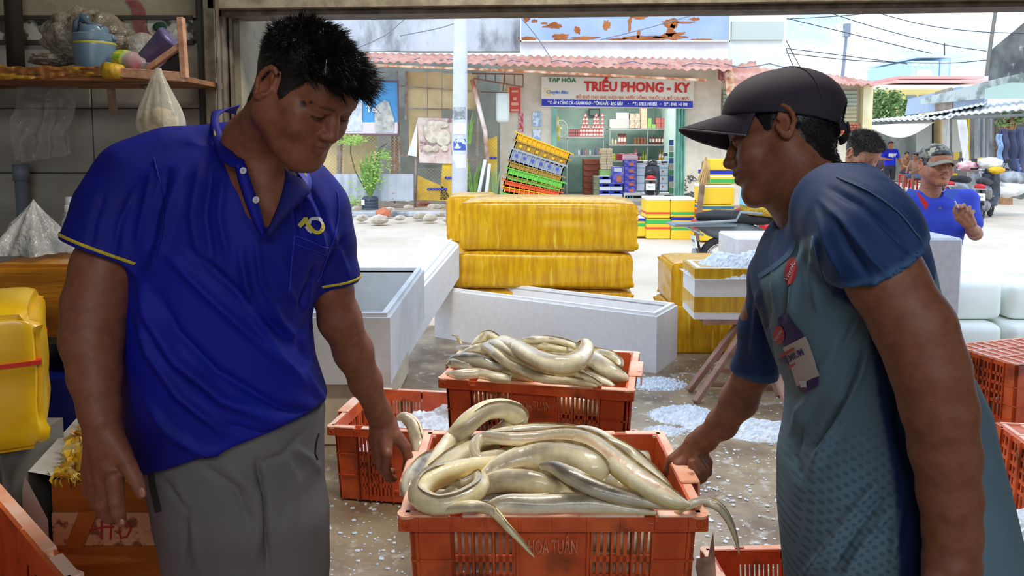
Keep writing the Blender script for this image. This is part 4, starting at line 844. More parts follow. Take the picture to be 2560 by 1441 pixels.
c = P(2425, 416, 16.2); blob('pink_bundle', 'pink and white bundle lying on the silver scooter seat', 'bundle', c, .26, .2, .12, mat('bundle_pink', rgb(236, 206, 206), r=.6, c2=rgb(220, 120, 140), ns=5), sub=3)
c = P(2476, 408, 15.2); blob('white_bundle', 'white sack on the black scooter seat', 'bundle', c, .22, .2, .12, m_white, sub=3)
c = P(2492, 426, 15.0); blob('yellow_bundle', 'yellow bag on the black scooter tail', 'bundle', c, .15, .12, .08, m_yc, sub=3)
c = P(2452, 402, 15.9); blob('orange_bundle', 'small orange bag between the two bundles', 'bundle', c, .1, .1, .07, mat('or_b', rgb(230, 160, 80), r=.6), sub=2)
# near moped behind the ice box
mp_ = scooter('delivery_moped', 'grey moped with flat rear rack behind the ice box', (P(1830, 600, 8.6).x+.5, 8.7, -.12), R(2), mat('bike_grey', rgb(96, 104, 110), r=.4), m_bkr, '94-B1')
b = MB(); b.box((-.85, -.0, .70), (.75, .34, .03), bev=.01); b.tube([(-1.2, -.18, .72), (-.5, -.2, .76), (-.45, -.2, .86), (-.2, -.2, .84)], .018, 6); b.build('rear_rack', mat('rack_steel', rgb(130, 138, 142), r=.4), mp_)
scooter('parked_scooter', 'red and chrome scooter half hidden behind the young man', (P(1985, 560, 10.6).x, 10.8, 0), R(150), m_bkr, m_bkr, '94-D1')

# ================= yellow foam boxes by the shop, tray stack =================
m_ybox = mat('yellow_foam_box', rgb(246, 206, 52), r=.5, c2=rgb(240, 192, 36), ns=2); m_lid = mat('lid_white', rgb(240, 240, 236), r=.5)
def sbox(lab, x0, y0, x1, y1, Y, d, st, lid=True, grp=None):
    t = thing('striped_foam_box', lab, 'box', (P((x0+x1)/2, y1, Y).x, Y, P(x0, y1, Y).z), group=grp); w = (x1-x0)/ppm(Y); h = (y1-y0)/ppm(Y); lh = .045 if lid else 0
    b = MB(); b.b2(-w/2, w/2, 0, d, 0, h-lh, bev=.012); b.build('box_body', m_ybox, t)
    if lid: b = MB(); b.b2(-w/2, w/2, 0, d, h-lh, h, bev=.012); b.build('lid', m_lid, t)
    for v, hh, m in st: b = MB(); b.b2(-w/2-.003, w/2+.003, -.004, d+.004, h*(1-v)-hh/2, h*(1-v)+hh/2); b.build('stripe', m, t)
YB = 11.8
sbox('yellow foam box with red stripe, top of the left stack by the shop', 1616, 494, 1676, 546, YB, .5, [(.75, .03, m_rs)])
sbox('yellow foam box with green and red stripes, bottom of the left stack', 1616, 547, 1676, 598, YB, .5, [(.14, .07, m_gs), (.46, .03, m_rs)], lid=False)
sbox('yellow foam box with green stripe, top of the right stack by the shop', 1677, 495, 1738, 543, YB, .5, [(.8, .04, m_gs)])
sbox('yellow foam box with blue and green stripes, bottom of the right stack', 1677, 544, 1738, 600, YB, .5, [(.06, .04, m_bs), (.25, .04, m_bs), (.5, .04, m_gs)], lid=False)
sbox('yellow foam box with blue and green stripes left of the paired stacks', 1585, 545, 1614, 592, YB+.1, .5, [(.08, .04, m_bs), (.36, .05, m_gs)], lid=True)
YC = 11.4
sbox('yellow foam box with teal stripes, lowest in the tall stack', 1750, 548, 1832, 603, YC, .55, [(.16, .04, m_tl)], lid=False)
sbox('yellow foam box with red stripe, second from the ground in the tall stack', 1752, 512, 1834, 547, YC, .55, [(.2, .04, m_tl), (.68, .11, m_rs)], lid=False)
sbox('yellow foam box with white lid in the middle of the tall stack', 1756, 462, 1836, 511, YC, .55, [], lid=True)
sbox('yellow foam box with blue and green stripes near the top of the tall stack', 1766, 428, 1838, 461, YC, .5, [(.1, .06, m_bs), (.4, .02, m_lid), (.75, .06, m_gs)], lid=False)
sbox('plain yellow foam box crowning the tall stack', 1776, 398, 1838, 427, YC+.05, .45, [], lid=False)
t = thing('wooden_post', 'brown wooden post standing left of the tall box stack', 'post'); b = MB(); bar(b, P(1740, 606, YC-.2), P(1762, 404, YC-.2), .07); b.build('post_body', mat('post_brown', rgb(146, 118, 98), r=.8, c2=rgb(112, 88, 70), ns=4), t)
t = thing('straw_broom', 'frayed straw broom hanging by the wooden post', 'broom'); b = MB(); random.seed(9)
for i in range(60):
    x_ = random.gauss(1762, 7); b.tube([P(1765, 392, YC-.35), P((x_+1765)/2, 425, YC-.35+random.uniform(-.05, .05)), P(x_-4, 455+random.uniform(-8, 10), YC-.35+random.uniform(-.05, .05))], [.012, .012, .004], 4)
b.build('bristles', mat('straw', rgb(206, 172, 116), r=.9, c2=rgb(176, 140, 88), ns=8), t)
# tilted stack of colourful fish trays
def tray(lab, cx_, cy_, w, h, Y, ang, m, m2, holes=None, grp=None):
    t = thing('plastic_tray', lab, 'tray', P(cx_, cy_, Y), rot=(0, R(ang), 0), group=grp); W_ = w/ppm(Y); H_ = h/ppm(Y); D_ = .45
    b = MB(); th = .02
    b.b2(-W_/2, W_/2, -.02, .0, H_*.35, H_*.5, bev=.004); b.b2(-W_/2, W_/2, D_, D_+.02, H_*.35, H_*.5); b.b2(-W_/2-.02, -W_/2, -.02, D_+.02, H_*.35, H_*.5); b.b2(W_/2, W_/2+.02, -.02, D_+.02, H_*.35, H_*.5); b.build('rim', m, t)
    b = MB(); b.b2(-W_/2+.02, W_/2-.02, .0, .015, -H_/2, H_*.36); b.b2(-W_/2+.02, W_/2-.02, D_-.02, D_, -H_/2, H_*.36); b.b2(-W_/2+.02, -W_/2+.035, 0, D_, -H_/2, H_*.36); b.b2(W_/2-.035, W_/2-.02, 0, D_, -H_/2, H_*.36); b.b2(-W_/2+.02, W_/2-.02, 0, D_, -H_/2, -H_/2+.015); b.build('tray_body', m2, t)
    for i in range(12): x_ = -W_/2+.04+(W_-.08)*i/11; b = MB(); b.b2(x_-.005, x_+.005, -.018, 0, -H_/2, H_*.36); b.build('rib', m, t)
    if holes:
        for i in range(6): x_ = -W_/2+.1+(W_-.2)*i/5; b = MB(); b.box((x_, -.022, 0), (.035, .01, .035)); b.build('square_mark', holes, t)
m_ty = mat('tray_yellow', rgb(240, 184, 30), r=.45); m_tdk = mat('tray_yellow_dull', rgb(176, 140, 60), r=.6); m_tg = mat('tray_grey', rgb(158, 166, 178), r=.5); m_tgr = mat('tray_green', rgb(118, 200, 80), r=.45); m_to = mat('tray_orange', rgb(226, 96, 50), r=.45)  # second yellow is a duller tray plastic
TY = 9.6
for i, (lab, cx_, cy_, w, h, an, a_, b_, ho) in enumerate((('bright yellow tray at the top of the leaning stack', 1357, 366, 150, 20, 21, m_ty, m_ty, None), ('dull yellow tray with bright square marks, second from the top', 1352, 385, 146, 26, 20, m_tdk, m_tdk, m_yc), ('grey tray with blue dots in the middle of the leaning stack', 1342, 406, 146, 32, 18, m_tg, m_tg, mat('blue_dot', rgb(70, 84, 180), r=.5)), ('brownish yellow tray under the grey one', 1338, 430, 146, 16, 16, m_tdk, m_tdk, None), ('light green tray in the leaning stack', 1338, 446, 152, 18, 15, m_tgr, m_tgr, None), ('olive green tray in the leaning stack', 1334, 460, 148, 12, 13, m_tdk, m_tgr, None), ('orange red tray low in the leaning stack', 1330, 472, 152, 14, 12, m_to, m_to, None), ('yellow orange tray below the orange one', 1328, 485, 150, 14, 10, m_ty, m_to, None), ('pale green tray lowest in view of the leaning stack', 1326, 499, 150, 14, 8, m_tgr, m_tgr, None))): tray(lab, cx_, cy_, w, h, TY, an, a_, b_, ho)
t = thing('pallet_table', 'low wooden table hidden behind the yellow boxes carrying the trays', 'table', (P(1330, 500, TY).x, TY+.25, 0)); b = MB(); zt_ = P(1330, 512, TY).z; b.box((0, 0, zt_-.03), (1.0, .6, .05)); b.build('table_top', m_wood, t)
for sx_ in (-.45, .45):
    for sy_ in (-.25, .25): b = MB(); b.box((sx_, sy_, (zt_-.05)/2), (.06, .06, zt_-.05)); b.build('leg', m_wood, t)
# ================= right hand side: market row =================
RX = 12.0
def PX(px, py, X):
    d = ray(px, py); return Vector((0, 0, CAMH))+d*(X/d.x)
def PXpoly(name, pts, X, m, parent=None, th=.1, world=None):
    b = MB(); b.prism(pts, 0, th, lambda u, v, d: PX(u, v, X)+Vector((d, 0, 0))); return b.build(name, m, parent)
t = thing('market_hall', 'weathered market hall row on the right side of the street', 'building')
PXpoly('upper_wall', [(2470, 225), (2700, 180), (2700, -60), (2474, 128)], RX+1.2, mat('mouldy_wall', rgb(128, 128, 122), r=.9, c2=rgb(84, 86, 84), ns=1.2, mix=(.35, .6), c3=rgb(186, 188, 184), ns3=3, mix3=(.6, .7)), t)
PXpoly('fascia', [(2300, 262), (2700, 222), (2700, 150), (2480, 200), (2400, 222), (2300, 246)], RX+.6, mat('fascia_grey', rgb(196, 204, 196), r=.8, c2=rgb(130, 136, 128), ns=1.5, mix=(.45, .6)), t)
PXpoly('blue_sheet', [(2262, 288), (2460, 262), (2460, 238), (2400, 216), (2270, 248)], RX+.9, mat('blue_grey_tin', rgb(176, 188, 206), r=.6, c2=rgb(160, 172, 192), ns=6, st=(1, 6, 1)), t)
PXpoly('rusty_sheet', [(2338, 278), (2378, 272), (2378, 218), (2338, 230)], RX+.85, mat('tin_brown', rgb(178, 164, 146), r=.7, c2=rgb(150, 130, 110), ns=3), t, th=.03)
PXpoly('green_trim', [(2462, 248), (2700, 246), (2700, 214), (2530, 206), (2462, 222)], RX+.5, mat('pale_green', rgb(190, 212, 196), r=.8), t, th=.05)
PXpoly('back_wall', [(2180, 420), (2700, 520), (2700, 240), (2180, 300)], RX+3.4, mat('stall_back', rgb(118, 114, 104), r=.9, c2=rgb(84, 84, 78), ns=.8, c3=rgb(80, 100, 70), ns3=1.5, mix3=(.55, .7)), t)
for (x0, x1, mm) in ((2330, 2352, m_tan := cb), (2356, 2370, m_white), (2384, 2394, mat('post_yellow', rgb(226, 190, 50), r=.5)), (2330, 2334, MATS['post_yellow']), (2416, 2420, MATS['post_yellow']), (2436, 2446, m_conc), (2452, 2458, m_conc), (2466, 2476, m_conc), (2486, 2492, m_frame), (2380, 2412, mat('panel_white', rgb(206, 206, 198), r=.7)), (2290, 2326, mat('panel_grey', rgb(170, 170, 160), r=.7))):
    w_ = x1-x0; PXpoly('stall_post' if w_ < 12 else 'stall_board', [(x0, 400 if w_ < 12 else 380), (x1, 400 if w_ < 12 else 380), (x1, 296), (x0, 298)], RX+1.0+.05*(x0 % 7), mm, t, th=.05)
# white tin awning along the row
tw_ = thing('market_awning', 'long white tin awning along the market hall', 'awning')
def roof(pts4, nm, m, parent):
    A, B, C_, D_ = pts4; b = MB()
    def f(u, v):
        p = A.lerp(B, u).lerp(D_.lerp(C_, u), v); p.z += .02*math.sin(u*90); return p
    b.grid(160, 4, f); o = b.build(nm, m, parent, smooth=True); md = o.modifiers.new('t', 'SOLIDIFY'); md.thickness = .03
roof([PX(2372, 292, RX), PX(2640, 268, RX), PX(2640, 240, RX+1.2), PX(2380, 272, RX+1.2)], 'awning_sheet', mat('white_tin', rgb(226, 228, 230), r=.5), tw_)
roof([PX(2176, 302, RX-.2), PX(2380, 294, RX-.2), PX(2400, 276, RX+1.2), PX(2190, 298, RX+1.2)], 'awning_sheet', MATS['white_tin'], tw_)
roof([PX(2290, 292, RX+.2), PX(2465, 258, RX+.2), PX(2470, 252, RX+1.4), PX(2330, 284, RX+1.4)], 'awning_sheet', MATS['white_tin'], tw_)
b = MB(); bar(b, PX(2176, 304, RX), PX(2640, 284, RX), .07); b.build('edge_beam', mat('beam_grey', rgb(120, 122, 118), r=.7), tw_)
# sagging tarp
t = thing('sagging_tarp', 'pale sagging canvas tarp under the market awning', 'tarp')
b = MB(); b.grid(24, 12, lambda u, v: P(2184+160*u, 312-8*u+ (36*math.sin(math.pi*min(1, u*.9+.12))**1.2)*v, 21)+Vector((0, 1.6*(1-v), 0))); b.build('tarp_sheet', mat('tarp_beige', rgb(212, 198, 178), r=.8, c2=rgb(232, 224, 210), ns=1), t, smooth=True)
t = thing('white_cloth', 'long white cloth hanging from the market awning', 'cloth'); b = MB(); b.grid(8, 16, lambda u, v: P(2394+18*u+ (14*math.sin(v*3)-8*v)*(1) + 4*v, 300+125*v, 17)+Vector((0, .1*math.sin(u*6+v*5), 0))); b.build('cloth_sheet', m_white, t, smooth=True)
# hanging clothes
for i, (x_, y_, w, h, c_, nm) in enumerate(((2512, 322, 22, 86, rgb(70, 72, 96), 'dark grey-blue trousers'), (2534, 326, 24, 100, rgb(60, 64, 90), 'navy trousers'), (2556, 318, 20, 120, rgb(76, 80, 104), 'slate work jacket'), (2548, 396, 30, 76, rgb(70, 90, 140), 'faded blue overalls'), (2500, 336, 10, 70, rgb(150, 180, 214), 'light blue towel'))):
    t = thing('hanging_garment', nm+' hanging from the market awning line', 'garment'); Y_ = 15.6
    b = MB(); b.grid(9, 14, lambda u, v: P(x_+w*(u-.5)*(1-.25*v)+ (2 if abs(u-.5) < .13 and v > .4 else 0), y_+h*v, Y_)+Vector((0, .06*math.sin(u*9+i)+.03*math.sin(v*11), 0))); o = b.build('cloth', mat('garment_%d' % i, c_, r=.85), t, smooth=True); md = o.modifiers.new('t', 'SOLIDIFY'); md.thickness = .03
t = thing('white_board', 'white plastic board leaning behind the black scooter', 'board'); b = MB(); b.prism([(2494, 458), (2522, 460), (2522, 392), (2508, 378), (2498, 400)], 15.9, 15.95, lambda u, v, d: P(u, v, d)); b.build('board_face', m_white, t)
for i, (x_, y_, w, c_) in enumerate(((2528, 470, .3, m_white), (2552, 476, .34, m_conc), (2536, 446, .28, m_conc), (2556, 452, .2, mat('blue_sack', rgb(60, 120, 200), r=.6)), (2510, 478, .26, m_white), (2530, 420, .25, m_conc))):
    blob('stuffed_sack', ['white sack at the foot of the market row', 'large grey sack at the right edge', 'grey sack stacked behind the white one', 'blue sack in the pile at the right edge', 'small white sack nearest the scooters', 'topmost pale sack under the clothes'][i], 'sack', P(x_, y_, 15.6+.2*(i % 2)), w, .25, w*.55, c_, amp=.2, fr=1.5, sub=3, seed=i)
# utility pole at right, wires
t = thing('utility_pole', 'thin leaning utility pole at the upper right', 'pole'); b = MB(); b.tube([P(2466, 190, 19), P(2478, 100, 19), P(2496, -20, 19)], .045, 8); b.build('pole_body', mat('pole_grey', rgb(120, 118, 110), r=.7), t)
for i, pts in enumerate((((1960, 48), (2100, 40), (2300, 20), (2560, -10)), ((2060, 28), (2200, 72), (2350, 110), (2466, 128)), ((2150, 20), (2300, 60), (2430, 78), (2560, 84)), ((1950, 42), (2140, 88), (2260, 118), (2330, 134)), ((1940, 118), (2100, 138), (2268, 160)), ((1935, 130), (2150, 152), (2360, 158), (2470, 150)), ((1955, 80), (1968, 130), (1990, 180)), ((1960, 90), (1985, 140), (2008, 180)), ((870, 130), (960, 90), (1020, 40)), ((1000, 90), (1100, 70), (1160, 50)), ((1290, 30), (1340, 90), (1380, 150)), ((1500, 100), (1620, 70), (1760, 30)))):
    t = thing('overhead_wire', ['overhead cable crossing highest toward the right', 'overhead cable sagging to the thin pole', 'overhead cable above the tower block', 'lower cable passing the mast', 'cable just above the cap', 'lowest cable across the tower block', 'left cable hanging beside the mint tower', 'right cable hanging beside the mint tower', 'dark cable over the grey parapet left', 'short cable behind the white pole', 'cable crossing the parapet joint', 'cable crossing the blue billboard'][i], 'wire')
    yy = 16.8 if i >= 8 else 19; b = MB(); q = [P(p[0], p[1], yy) for p in catmull(pts, 5)]; b.tube(q, .011, 5); b.build('cable', m_wire if i < 8 else mat('wire_mid', rgb(120, 126, 134), r=.7), t)
# distant buildings
D = 62
def farbox(name, x0, y0, x1, y1, Y, dd, m, parent): return slab(name, x0, y0, x1, y1, Y, dd, m, parent)
t = thing('yellow_building', 'distant yellow building with stepped pink roof lines', 'building')
my = mat('ochre_wall', rgb(236, 214, 140), r=.8); mp2 = mat('pink_roof', rgb(226, 170, 160), r=.8)
farbox('wall', 2238, 218, 2420, 420, D, 10, my, t); farbox('cornice', 2208, 212, 2440, 220, D-2, 14, mat('cornice', rgb(240, 230, 200), r=.8), t); farbox('upper_wall', 2262, 196, 2440, 212, D+2, 8, mat('ochre_l', rgb(238, 206, 150), r=.8), t); farbox('roof', 2250, 190, 2460, 197, D+1, 10, mp2, t)
for x_ in (2266, 2298): 
    f_ = farbox('window', x_, 238, x_+26, 262, D-.1, .2, mat('far_window', rgb(130, 140, 140), r=.4), t)
b = MB(); b.b2(P(2208, 212, D).x, P(2440, 212, D).x, D-2, D+12, P(2208, 212, D).z, P(2208, 205, D).z); b.build('ledge', mp2, t)
t = thing('blue_block', 'distant pale blue office block with a top parapet', 'building')
mb2 = mat('blue_block', rgb(182, 206, 226), r=.7); farbox('wall', 2268, 152, 2372, 400, D+20, 10, mb2, t); farbox('top_storey', 2298, 142, 2378, 190, D+22, 10, mat('blue_block2', rgb(160, 186, 206), r=.7), t); farbox('parapet', 2296, 139, 2380, 144, D+20, 12, mat('bl3', rgb(200, 210, 214), r=.7), t)
for i in range(4): farbox('window', 2286+i*15, 158, 2294+i*15, 166, D+19.9, .2, mat('bl4', rgb(212, 224, 232), r=.4), t)
farbox('doorway', 2292, 174, 2330, 190, D+19.9, .2, MATS['bl4'], t); farbox('doorway', 2348, 150, 2352, 190, D+19.9, .3, mat('bl5', rgb(110, 140, 170), r=.5), t)
b = MB(); b.tube([P(2361, 142, D+24), P(2361, 108, D+24)], .08, 6); b.build('antenna', m_wire, t)
t = thing('radio_mast', 'tall thin radio mast in the far sky', 'mast'); b = MB(); b.tube([P(2085, 405, 70), P(2118, 70, 70)], [.22, .14], 6); b.box(P(2117, 76, 70), (.5, .5, 1.2)); b.build('mast_body', mat('mast_grey', rgb(126, 136, 150), r=.6), t)
for s_ in (-1, 1): b = MB(); b.tube([P(2118+s_*5, 68, 70), P(2115+s_*5, 90, 70)], .1, 5); b.build('antenna_panel', mat('mast_lite', rgb(190, 200, 210), r=.6), t)
# trees: leaf clouds on branching stems
def tree(lab, cx_, cy_, rx, ry, Y, n_, m, sz, seed):
    random.seed(seed); t = thing('tree', lab, 'tree', (P(cx_, cy_, Y).x, Y, 0)); c = P(cx_, cy_, Y); A = rx/ppm(Y); B = ry/ppm(Y)
    b = MB(); b.tube([(0, 0, 0), (0, 0, c.z)], [.2, .08], 7)
    for i in range(8): a = random.uniform(0, 6.28); b.tube([(0, 0, c.z*.6), (A*.6*math.cos(a), A*.5*math.sin(a), c.z+random.uniform(-.5, .6)*B)], [.07, .02], 5)
    b.build('trunk', m_wood, t)
    cl = [(random.uniform(-.8, .8), random.uniform(-.6, .6), random.uniform(-.8, .8)) for _ in range(16)]; vs = []; 
    b = MB()
    for i in range(n_):
        q = random.choice(cl); p = Vector((A*(q[0]+random.gauss(0, .16)), A*(q[1]+random.gauss(0, .16)), c.z+B*(q[2]+random.gauss(0, .16))))
        u = Vector((random.gauss(0, 1), random.gauss(0, 1), random.gauss(0, .6))).normalized()*sz; v = u.cross(Vector((random.random(), random.random(), 1))).normalized()*sz*.45
        b.bm.faces.new([b.bm.verts.new(x) for x in (p-u, p-v, p+u, p+v)])
    tag(b.build('foliage', m, t, fixn=False), kind='stuff')
tree('leafy tree behind the yellow pillar', 2200, 275, 46, 52, 36, 5000, mat('tree_green', rgb(126, 156, 96), r=.7, c2=rgb(160, 186, 130), ns=1), .12, 1)
tree('low bushy tree beneath the yellow building', 2262, 282, 30, 30, 38, 3000, MATS['tree_green'], .12, 2)
tree('bright green bushes at the street end', 2230, 385, 66, 36, 40, 6000, mat('tree_bright', rgb(150, 184, 92), r=.7, c2=rgb(110, 150, 70), ns=1), .12, 3)
tree('dark vine clump under the market hall', 2520, 300, 30, 16, 19, 1500, MATS['tree_green'], .06, 5)
# far stalls at the end of the street and stools
t = thing('far_stall', 'dim low stall at the far end of the street', 'stall'); farbox('counter_wall', 2270, 372, 2400, 456, 30, 2, mat('stall_dim', rgb(150, 142, 120), r=.8, c2=rgb(110, 120, 90), ns=1), t)
for i, (x_, y_, Y) in enumerate(((2356, 438, 25), (2372, 442, 24), (2262, 440, 27), (2330, 446, 24))):
    t = thing('plastic_stool', 'red plastic stool at the far stall', 'stool', P(x_, y_+16, Y), group='red stools at the far stall'); t.location.z = 0
    b = MB(); b.box((0, 0, .44), (.34, .34, .04), bev=.01); b.build('seat', mat('stool_red', rgb(206, 40, 56), r=.5), t)
    for sx_ in (-.14, .14):
        for sy_ in (-.14, .14): b = MB(); b.box((sx_, sy_, .21), (.05, .05, .43)); b.build('leg', MATS['stool_red'], t)
t = thing('yellow_cart', 'yellow hand cart near the far scooters', 'cart', (P(2352, 450, 22).x, 22, 0)); b = MB(); b.box((0, 0, .5), (.7, .5, .4), bev=.02); b.build('cart_box', m_yc, t); b = MB(); [b.cyl((0, 0, 0), .18, .05, 14, M=Matrix.Translation((x_, -.3, .18)) @ Matrix.Rotation(R(90), 4, 'X')) for x_ in (-.2, .2)]; b.build('wheel', m_tyre, t)

tb_ = bpy.data.lights.new('shop_fill_light', 'AREA'); tb_.shape = 'RECTANGLE'; tb_.size = 2; tb_.size_y = .2; tb_.energy = 60
o = bpy.data.objects.new('shop_fill_light', tb_); COL.objects.link(o); o.location = (fx(1540), FY+1.2, fz(205));  # fill light added to brighten the shop interior, no tube is modelled
# ================= styrofoam, taped boxes, ice =================
def foam_box(name, lab, corners, H, m=m_foam, open_top=True, wall=.045, lip=True, bands=None, tilt=None, dirt=None, cat='foam box', group=None):
    """corners: origin, x-vector, y-vector (world), base at origin.z; local box L x D x H"""
    o_, L, D, rz = corners; t = thing(name, lab, cat, o_, rz, group=group)
    if tilt: t.rotation_euler = tilt
    b = MB()
    if open_top:
        for (x0, x1, y0, y1) in ((-L/2, L/2, 0, wall), (-L/2, L/2, D-wall, D), (-L/2, -L/2+wall, wall, D-wall), (L/2-wall, L/2, wall, D-wall)): b.b2(x0, x1, y0, y1, 0, H-.02)
        b.b2(-L/2+.01, L/2-.01, .01, D-.01, 0, wall)
        b.build('box_walls', m, t)
        b = MB(); q = wall*.55
        for (x0, x1, y0, y1) in ((-L/2+q*.7, L/2-q*.7, q*.7, wall), (-L/2+q*.7, L/2-q*.7, D-wall, D-q*.7), (-L/2+q*.7, -L/2+wall, wall, D-wall), (L/2-wall, L/2-q*.7, wall, D-wall)): b.b2(x0, x1, y0, y1, H-.03, H)
        b.build('rim_step', m, t)
    else:
        b.b2(-L/2, L/2, 0, D, 0, H, bev=.012); b.build('box_walls', m, t)
    if bands:
        for z0, z1, mm in bands: b = MB(); b.b2(-L/2-.003, L/2+.003, -.003, D+.003, z0*H, z1*H); b.build('tape_band', mm, t)
    return t
# long white box
c = G(1366, 893, 0); a = G(1087, 843, 0); d_ = G(1640, 935, 0); L = (d_-a).length; ang = math.atan2(d_.y-a.y, d_.x-a.x)
mid = (a+d_)/2
foam_box('long_foam_box', 'long open white foam box lying across behind the crates', (mid, L, .42, ang), .40)
# open foam box behind man, stacked
xr = P(975, 790, 3.55).x; z1 = P(975, 785, 3.55).z; z0 = P(975, 962, 3.55).z
foam_box('tall_foam_box', 'open white foam box with wet sides stacked left of the crates', (Vector((xr-.28, 3.55, z0)), .56, 1.4, 0), z1-z0, m=mat('styrofoam_grey', rgb(214, 214, 212), r=.7, c2=rgb(196, 196, 194), ns=3, bump=.1, bs=140))
foam_box('cream_foam_box', 'cream taped foam box under the open foam box', (Vector((xr-.34, 3.60, 0)), .5, 1.2, 0), z0-.002, m=mat('foam_cream', rgb(226, 212, 184), r=.6, c2=rgb(206, 190, 160), ns=3), open_top=False)
# tilted box seen from its closed bottom
A = P(975, 780, 4.9); za = A.z
t = thing('upturned_foam_box', 'upturned white foam box tilted against the yellow boxes', 'foam box')
c1 = P(945, 752, 5.0); c2 = P(1001, 781, 4.85); c3 = P(1150, 606, 5.75); c4 = P(1066, 579, 5.95)
b = MB(); vs = [b.bm.verts.new(v) for v in (c1, c2, c3, c4)]; g1 = G(1000, 925, 0); g1 = Vector((c2.x, c2.y, .0)); 
lo = [b.bm.verts.new(v) for v in (Vector((c1.x, c1.y, 0)), Vector((c2.x, c2.y, 0)), Vector((c3.x, c3.y, 0.46)), Vector((c4.x, c4.y, .46)))]
b.bm.faces.new(vs); b.bm.faces.new(lo[::-1])
for i in range(4): b.bm.faces.new((vs[i], vs[(i+1) % 4], lo[(i+1) % 4], lo[i]))
bmesh.ops.bevel(b.bm, geom=b.bm.edges[:], offset=.018, segments=2, affect='EDGES'); b.build('box_shell', m_foam, t)
n_ = (c2-c1).cross(c3-c2).normalized(); n_ = -n_ if n_.z < 0 else n_
b = MB(); q = [c1.lerp(c2, .72), c1.lerp(c2, .78), c4.lerp(c3, .78), c4.lerp(c3, .72)]; b.prism([(0, 0), (1, 0), (1, 1), (0, 1)], 0, .004, lambda u, v, d: (q[0].lerp(q[1], u)).lerp(q[3].lerp(q[2], u), v)+n_*(d+.001)); b.build('seam', mat('foam_seam', rgb(206, 208, 214), r=.8), t)
# yellow taped boxes
def tbox(lab, x0, x1, yt, yb, Y, D, rz=0, bul=.02, z0=None, z1=None, m=m_tape, name='taped_foam_box', grp=None, tops=None):
    zb_ = P(x0, yb, Y).z if z0 is None else z0; zt_ = P(x0, yt, Y).z if z1 is None else z1; zb_ = max(zb_, 0)
    w = (x1-x0)/ppm(Y); h = zt_-zb_; cx_ = (P(x0, 500, Y).x+P(x1, 500, Y).x)/2
    t = thing(name, lab, 'taped box', (cx_, Y, zb_), rz, group=grp); b = MB(); b.box((0, D/2, h/2), (w, D, h)); bmesh.ops.subdivide_edges(b.bm, edges=b.bm.edges[:], cuts=14, use_grid_fill=True)
    def f(v):
        u = v.x/(w/2); q = v.z/h*2-1; r3 = 1-min(1, abs(u))**8; r4 = 1-min(1, abs(q))**6
        nn = mnoise.noise(Vector((v.x*6, v.y*6, v.z*14+x0)))*.006
        return Vector((v.x+nn+(.012*r4*u), v.y-(bul*.4*r3*r4 if v.y < D/2 else 0)+nn, v.z+(bul*r3*(1-abs(v.y/D*2-1)**4) if v.z > h*.5 else 0)+nn*.5+ (-.01*abs(u)**6*(1 if q > .5 else 0))))
    b.warp(f); bmesh.ops.bevel(b.bm, geom=[e for e in b.bm.edges if e.is_manifold and e.calc_face_angle(0) > 1], offset=.012, segments=2, affect='EDGES'); b.build('box_body', m, t, angle=50)
    return t
tbox('big yellow taped box on top of the stack behind the white box', 1148, 1590, 506, 628, 5.75, .55, rz=R(-4.5), bul=.035)
tbox('yellow taped box in the middle under the big one', 1138, 1580, 634, 722, 5.75, .52, rz=R(-3), bul=.03)
tbox('lowest yellow taped box mostly hidden by the long white box', 1142, 1582, 726, 900, 5.78, .52, rz=R(-3), z0=0)
tbox('narrow yellow taped box peeking out left behind the stack', 1118, 1240, 492, 580, 6.9, .5, z0=.60)
tbox('yellow taped box carrying the narrow one behind', 1120, 1240, 600, 760, 6.92, .5, z0=0, z1=.595)
tbox('upper yellow taped box beside the sawhorse at right', 1686, 1850, 658, 768, 5.3, .5, bul=.01)
tbox('lower yellow taped box beside the sawhorse at right', 1680, 1852, 770, 905, 5.25, .55, z0=0, bul=.01)
# sawhorse and ice box
SH = 4.5
t = thing('wooden_sawhorse', 'reddish wooden sawhorse carrying the white box of ice', 'sawhorse')
mw = mat('wood_reddish', rgb(176, 134, 116), r=.7, c2=rgb(146, 104, 86), ns=6)
for (a_, b_) in (((1722, 978), (1850, 806)), ((1738, 1006), (1880, 800)), ((1985, 1052), (1890, 810)), ((1950, 990), (1880, 812))):
    b = MB(); q0 = G(*a_, 0.01); bar(b, q0, P(b_[0], b_[1], SH+.05), .035); b.build('leg', mw, t)
for (a_, b_, Y) in (((1775, 925), (1960, 930), 4.5), ((1768, 960), (1960, 968), 4.45)): b = MB(); bar(b, P(*a_, Y), P(*b_, Y), .03); b.build('stretcher', mw, t)
zz = P(1800, 800, SH).z; b = MB(); b.b2(P(1760, 800, SH).x, P(2010, 800, SH).x, SH+.0, SH+.34, zz-.03, zz); b.build('beam', mw, t)
w0 = P(1738, 700, SH-.0).x; w1 = P(2010, 700, SH).x; h_ = P(1760, 672, SH).z-zz
t = foam_box('ice_box', 'white foam box with two yellow tape bands heaped with ice', (Vector(((w0+w1)/2, SH, zz)), w1-w0, .36, R(-2)), h_, bands=[(.14, .44, m_tape), (.79, .99, m_tape)], m=m_foam)
m_ice = mat('crushed_ice', rgb(244, 248, 252), r=.35, c2=rgb(220, 230, 240), ns=30, bump=.8, bs=60, sss=0, spec=.6)
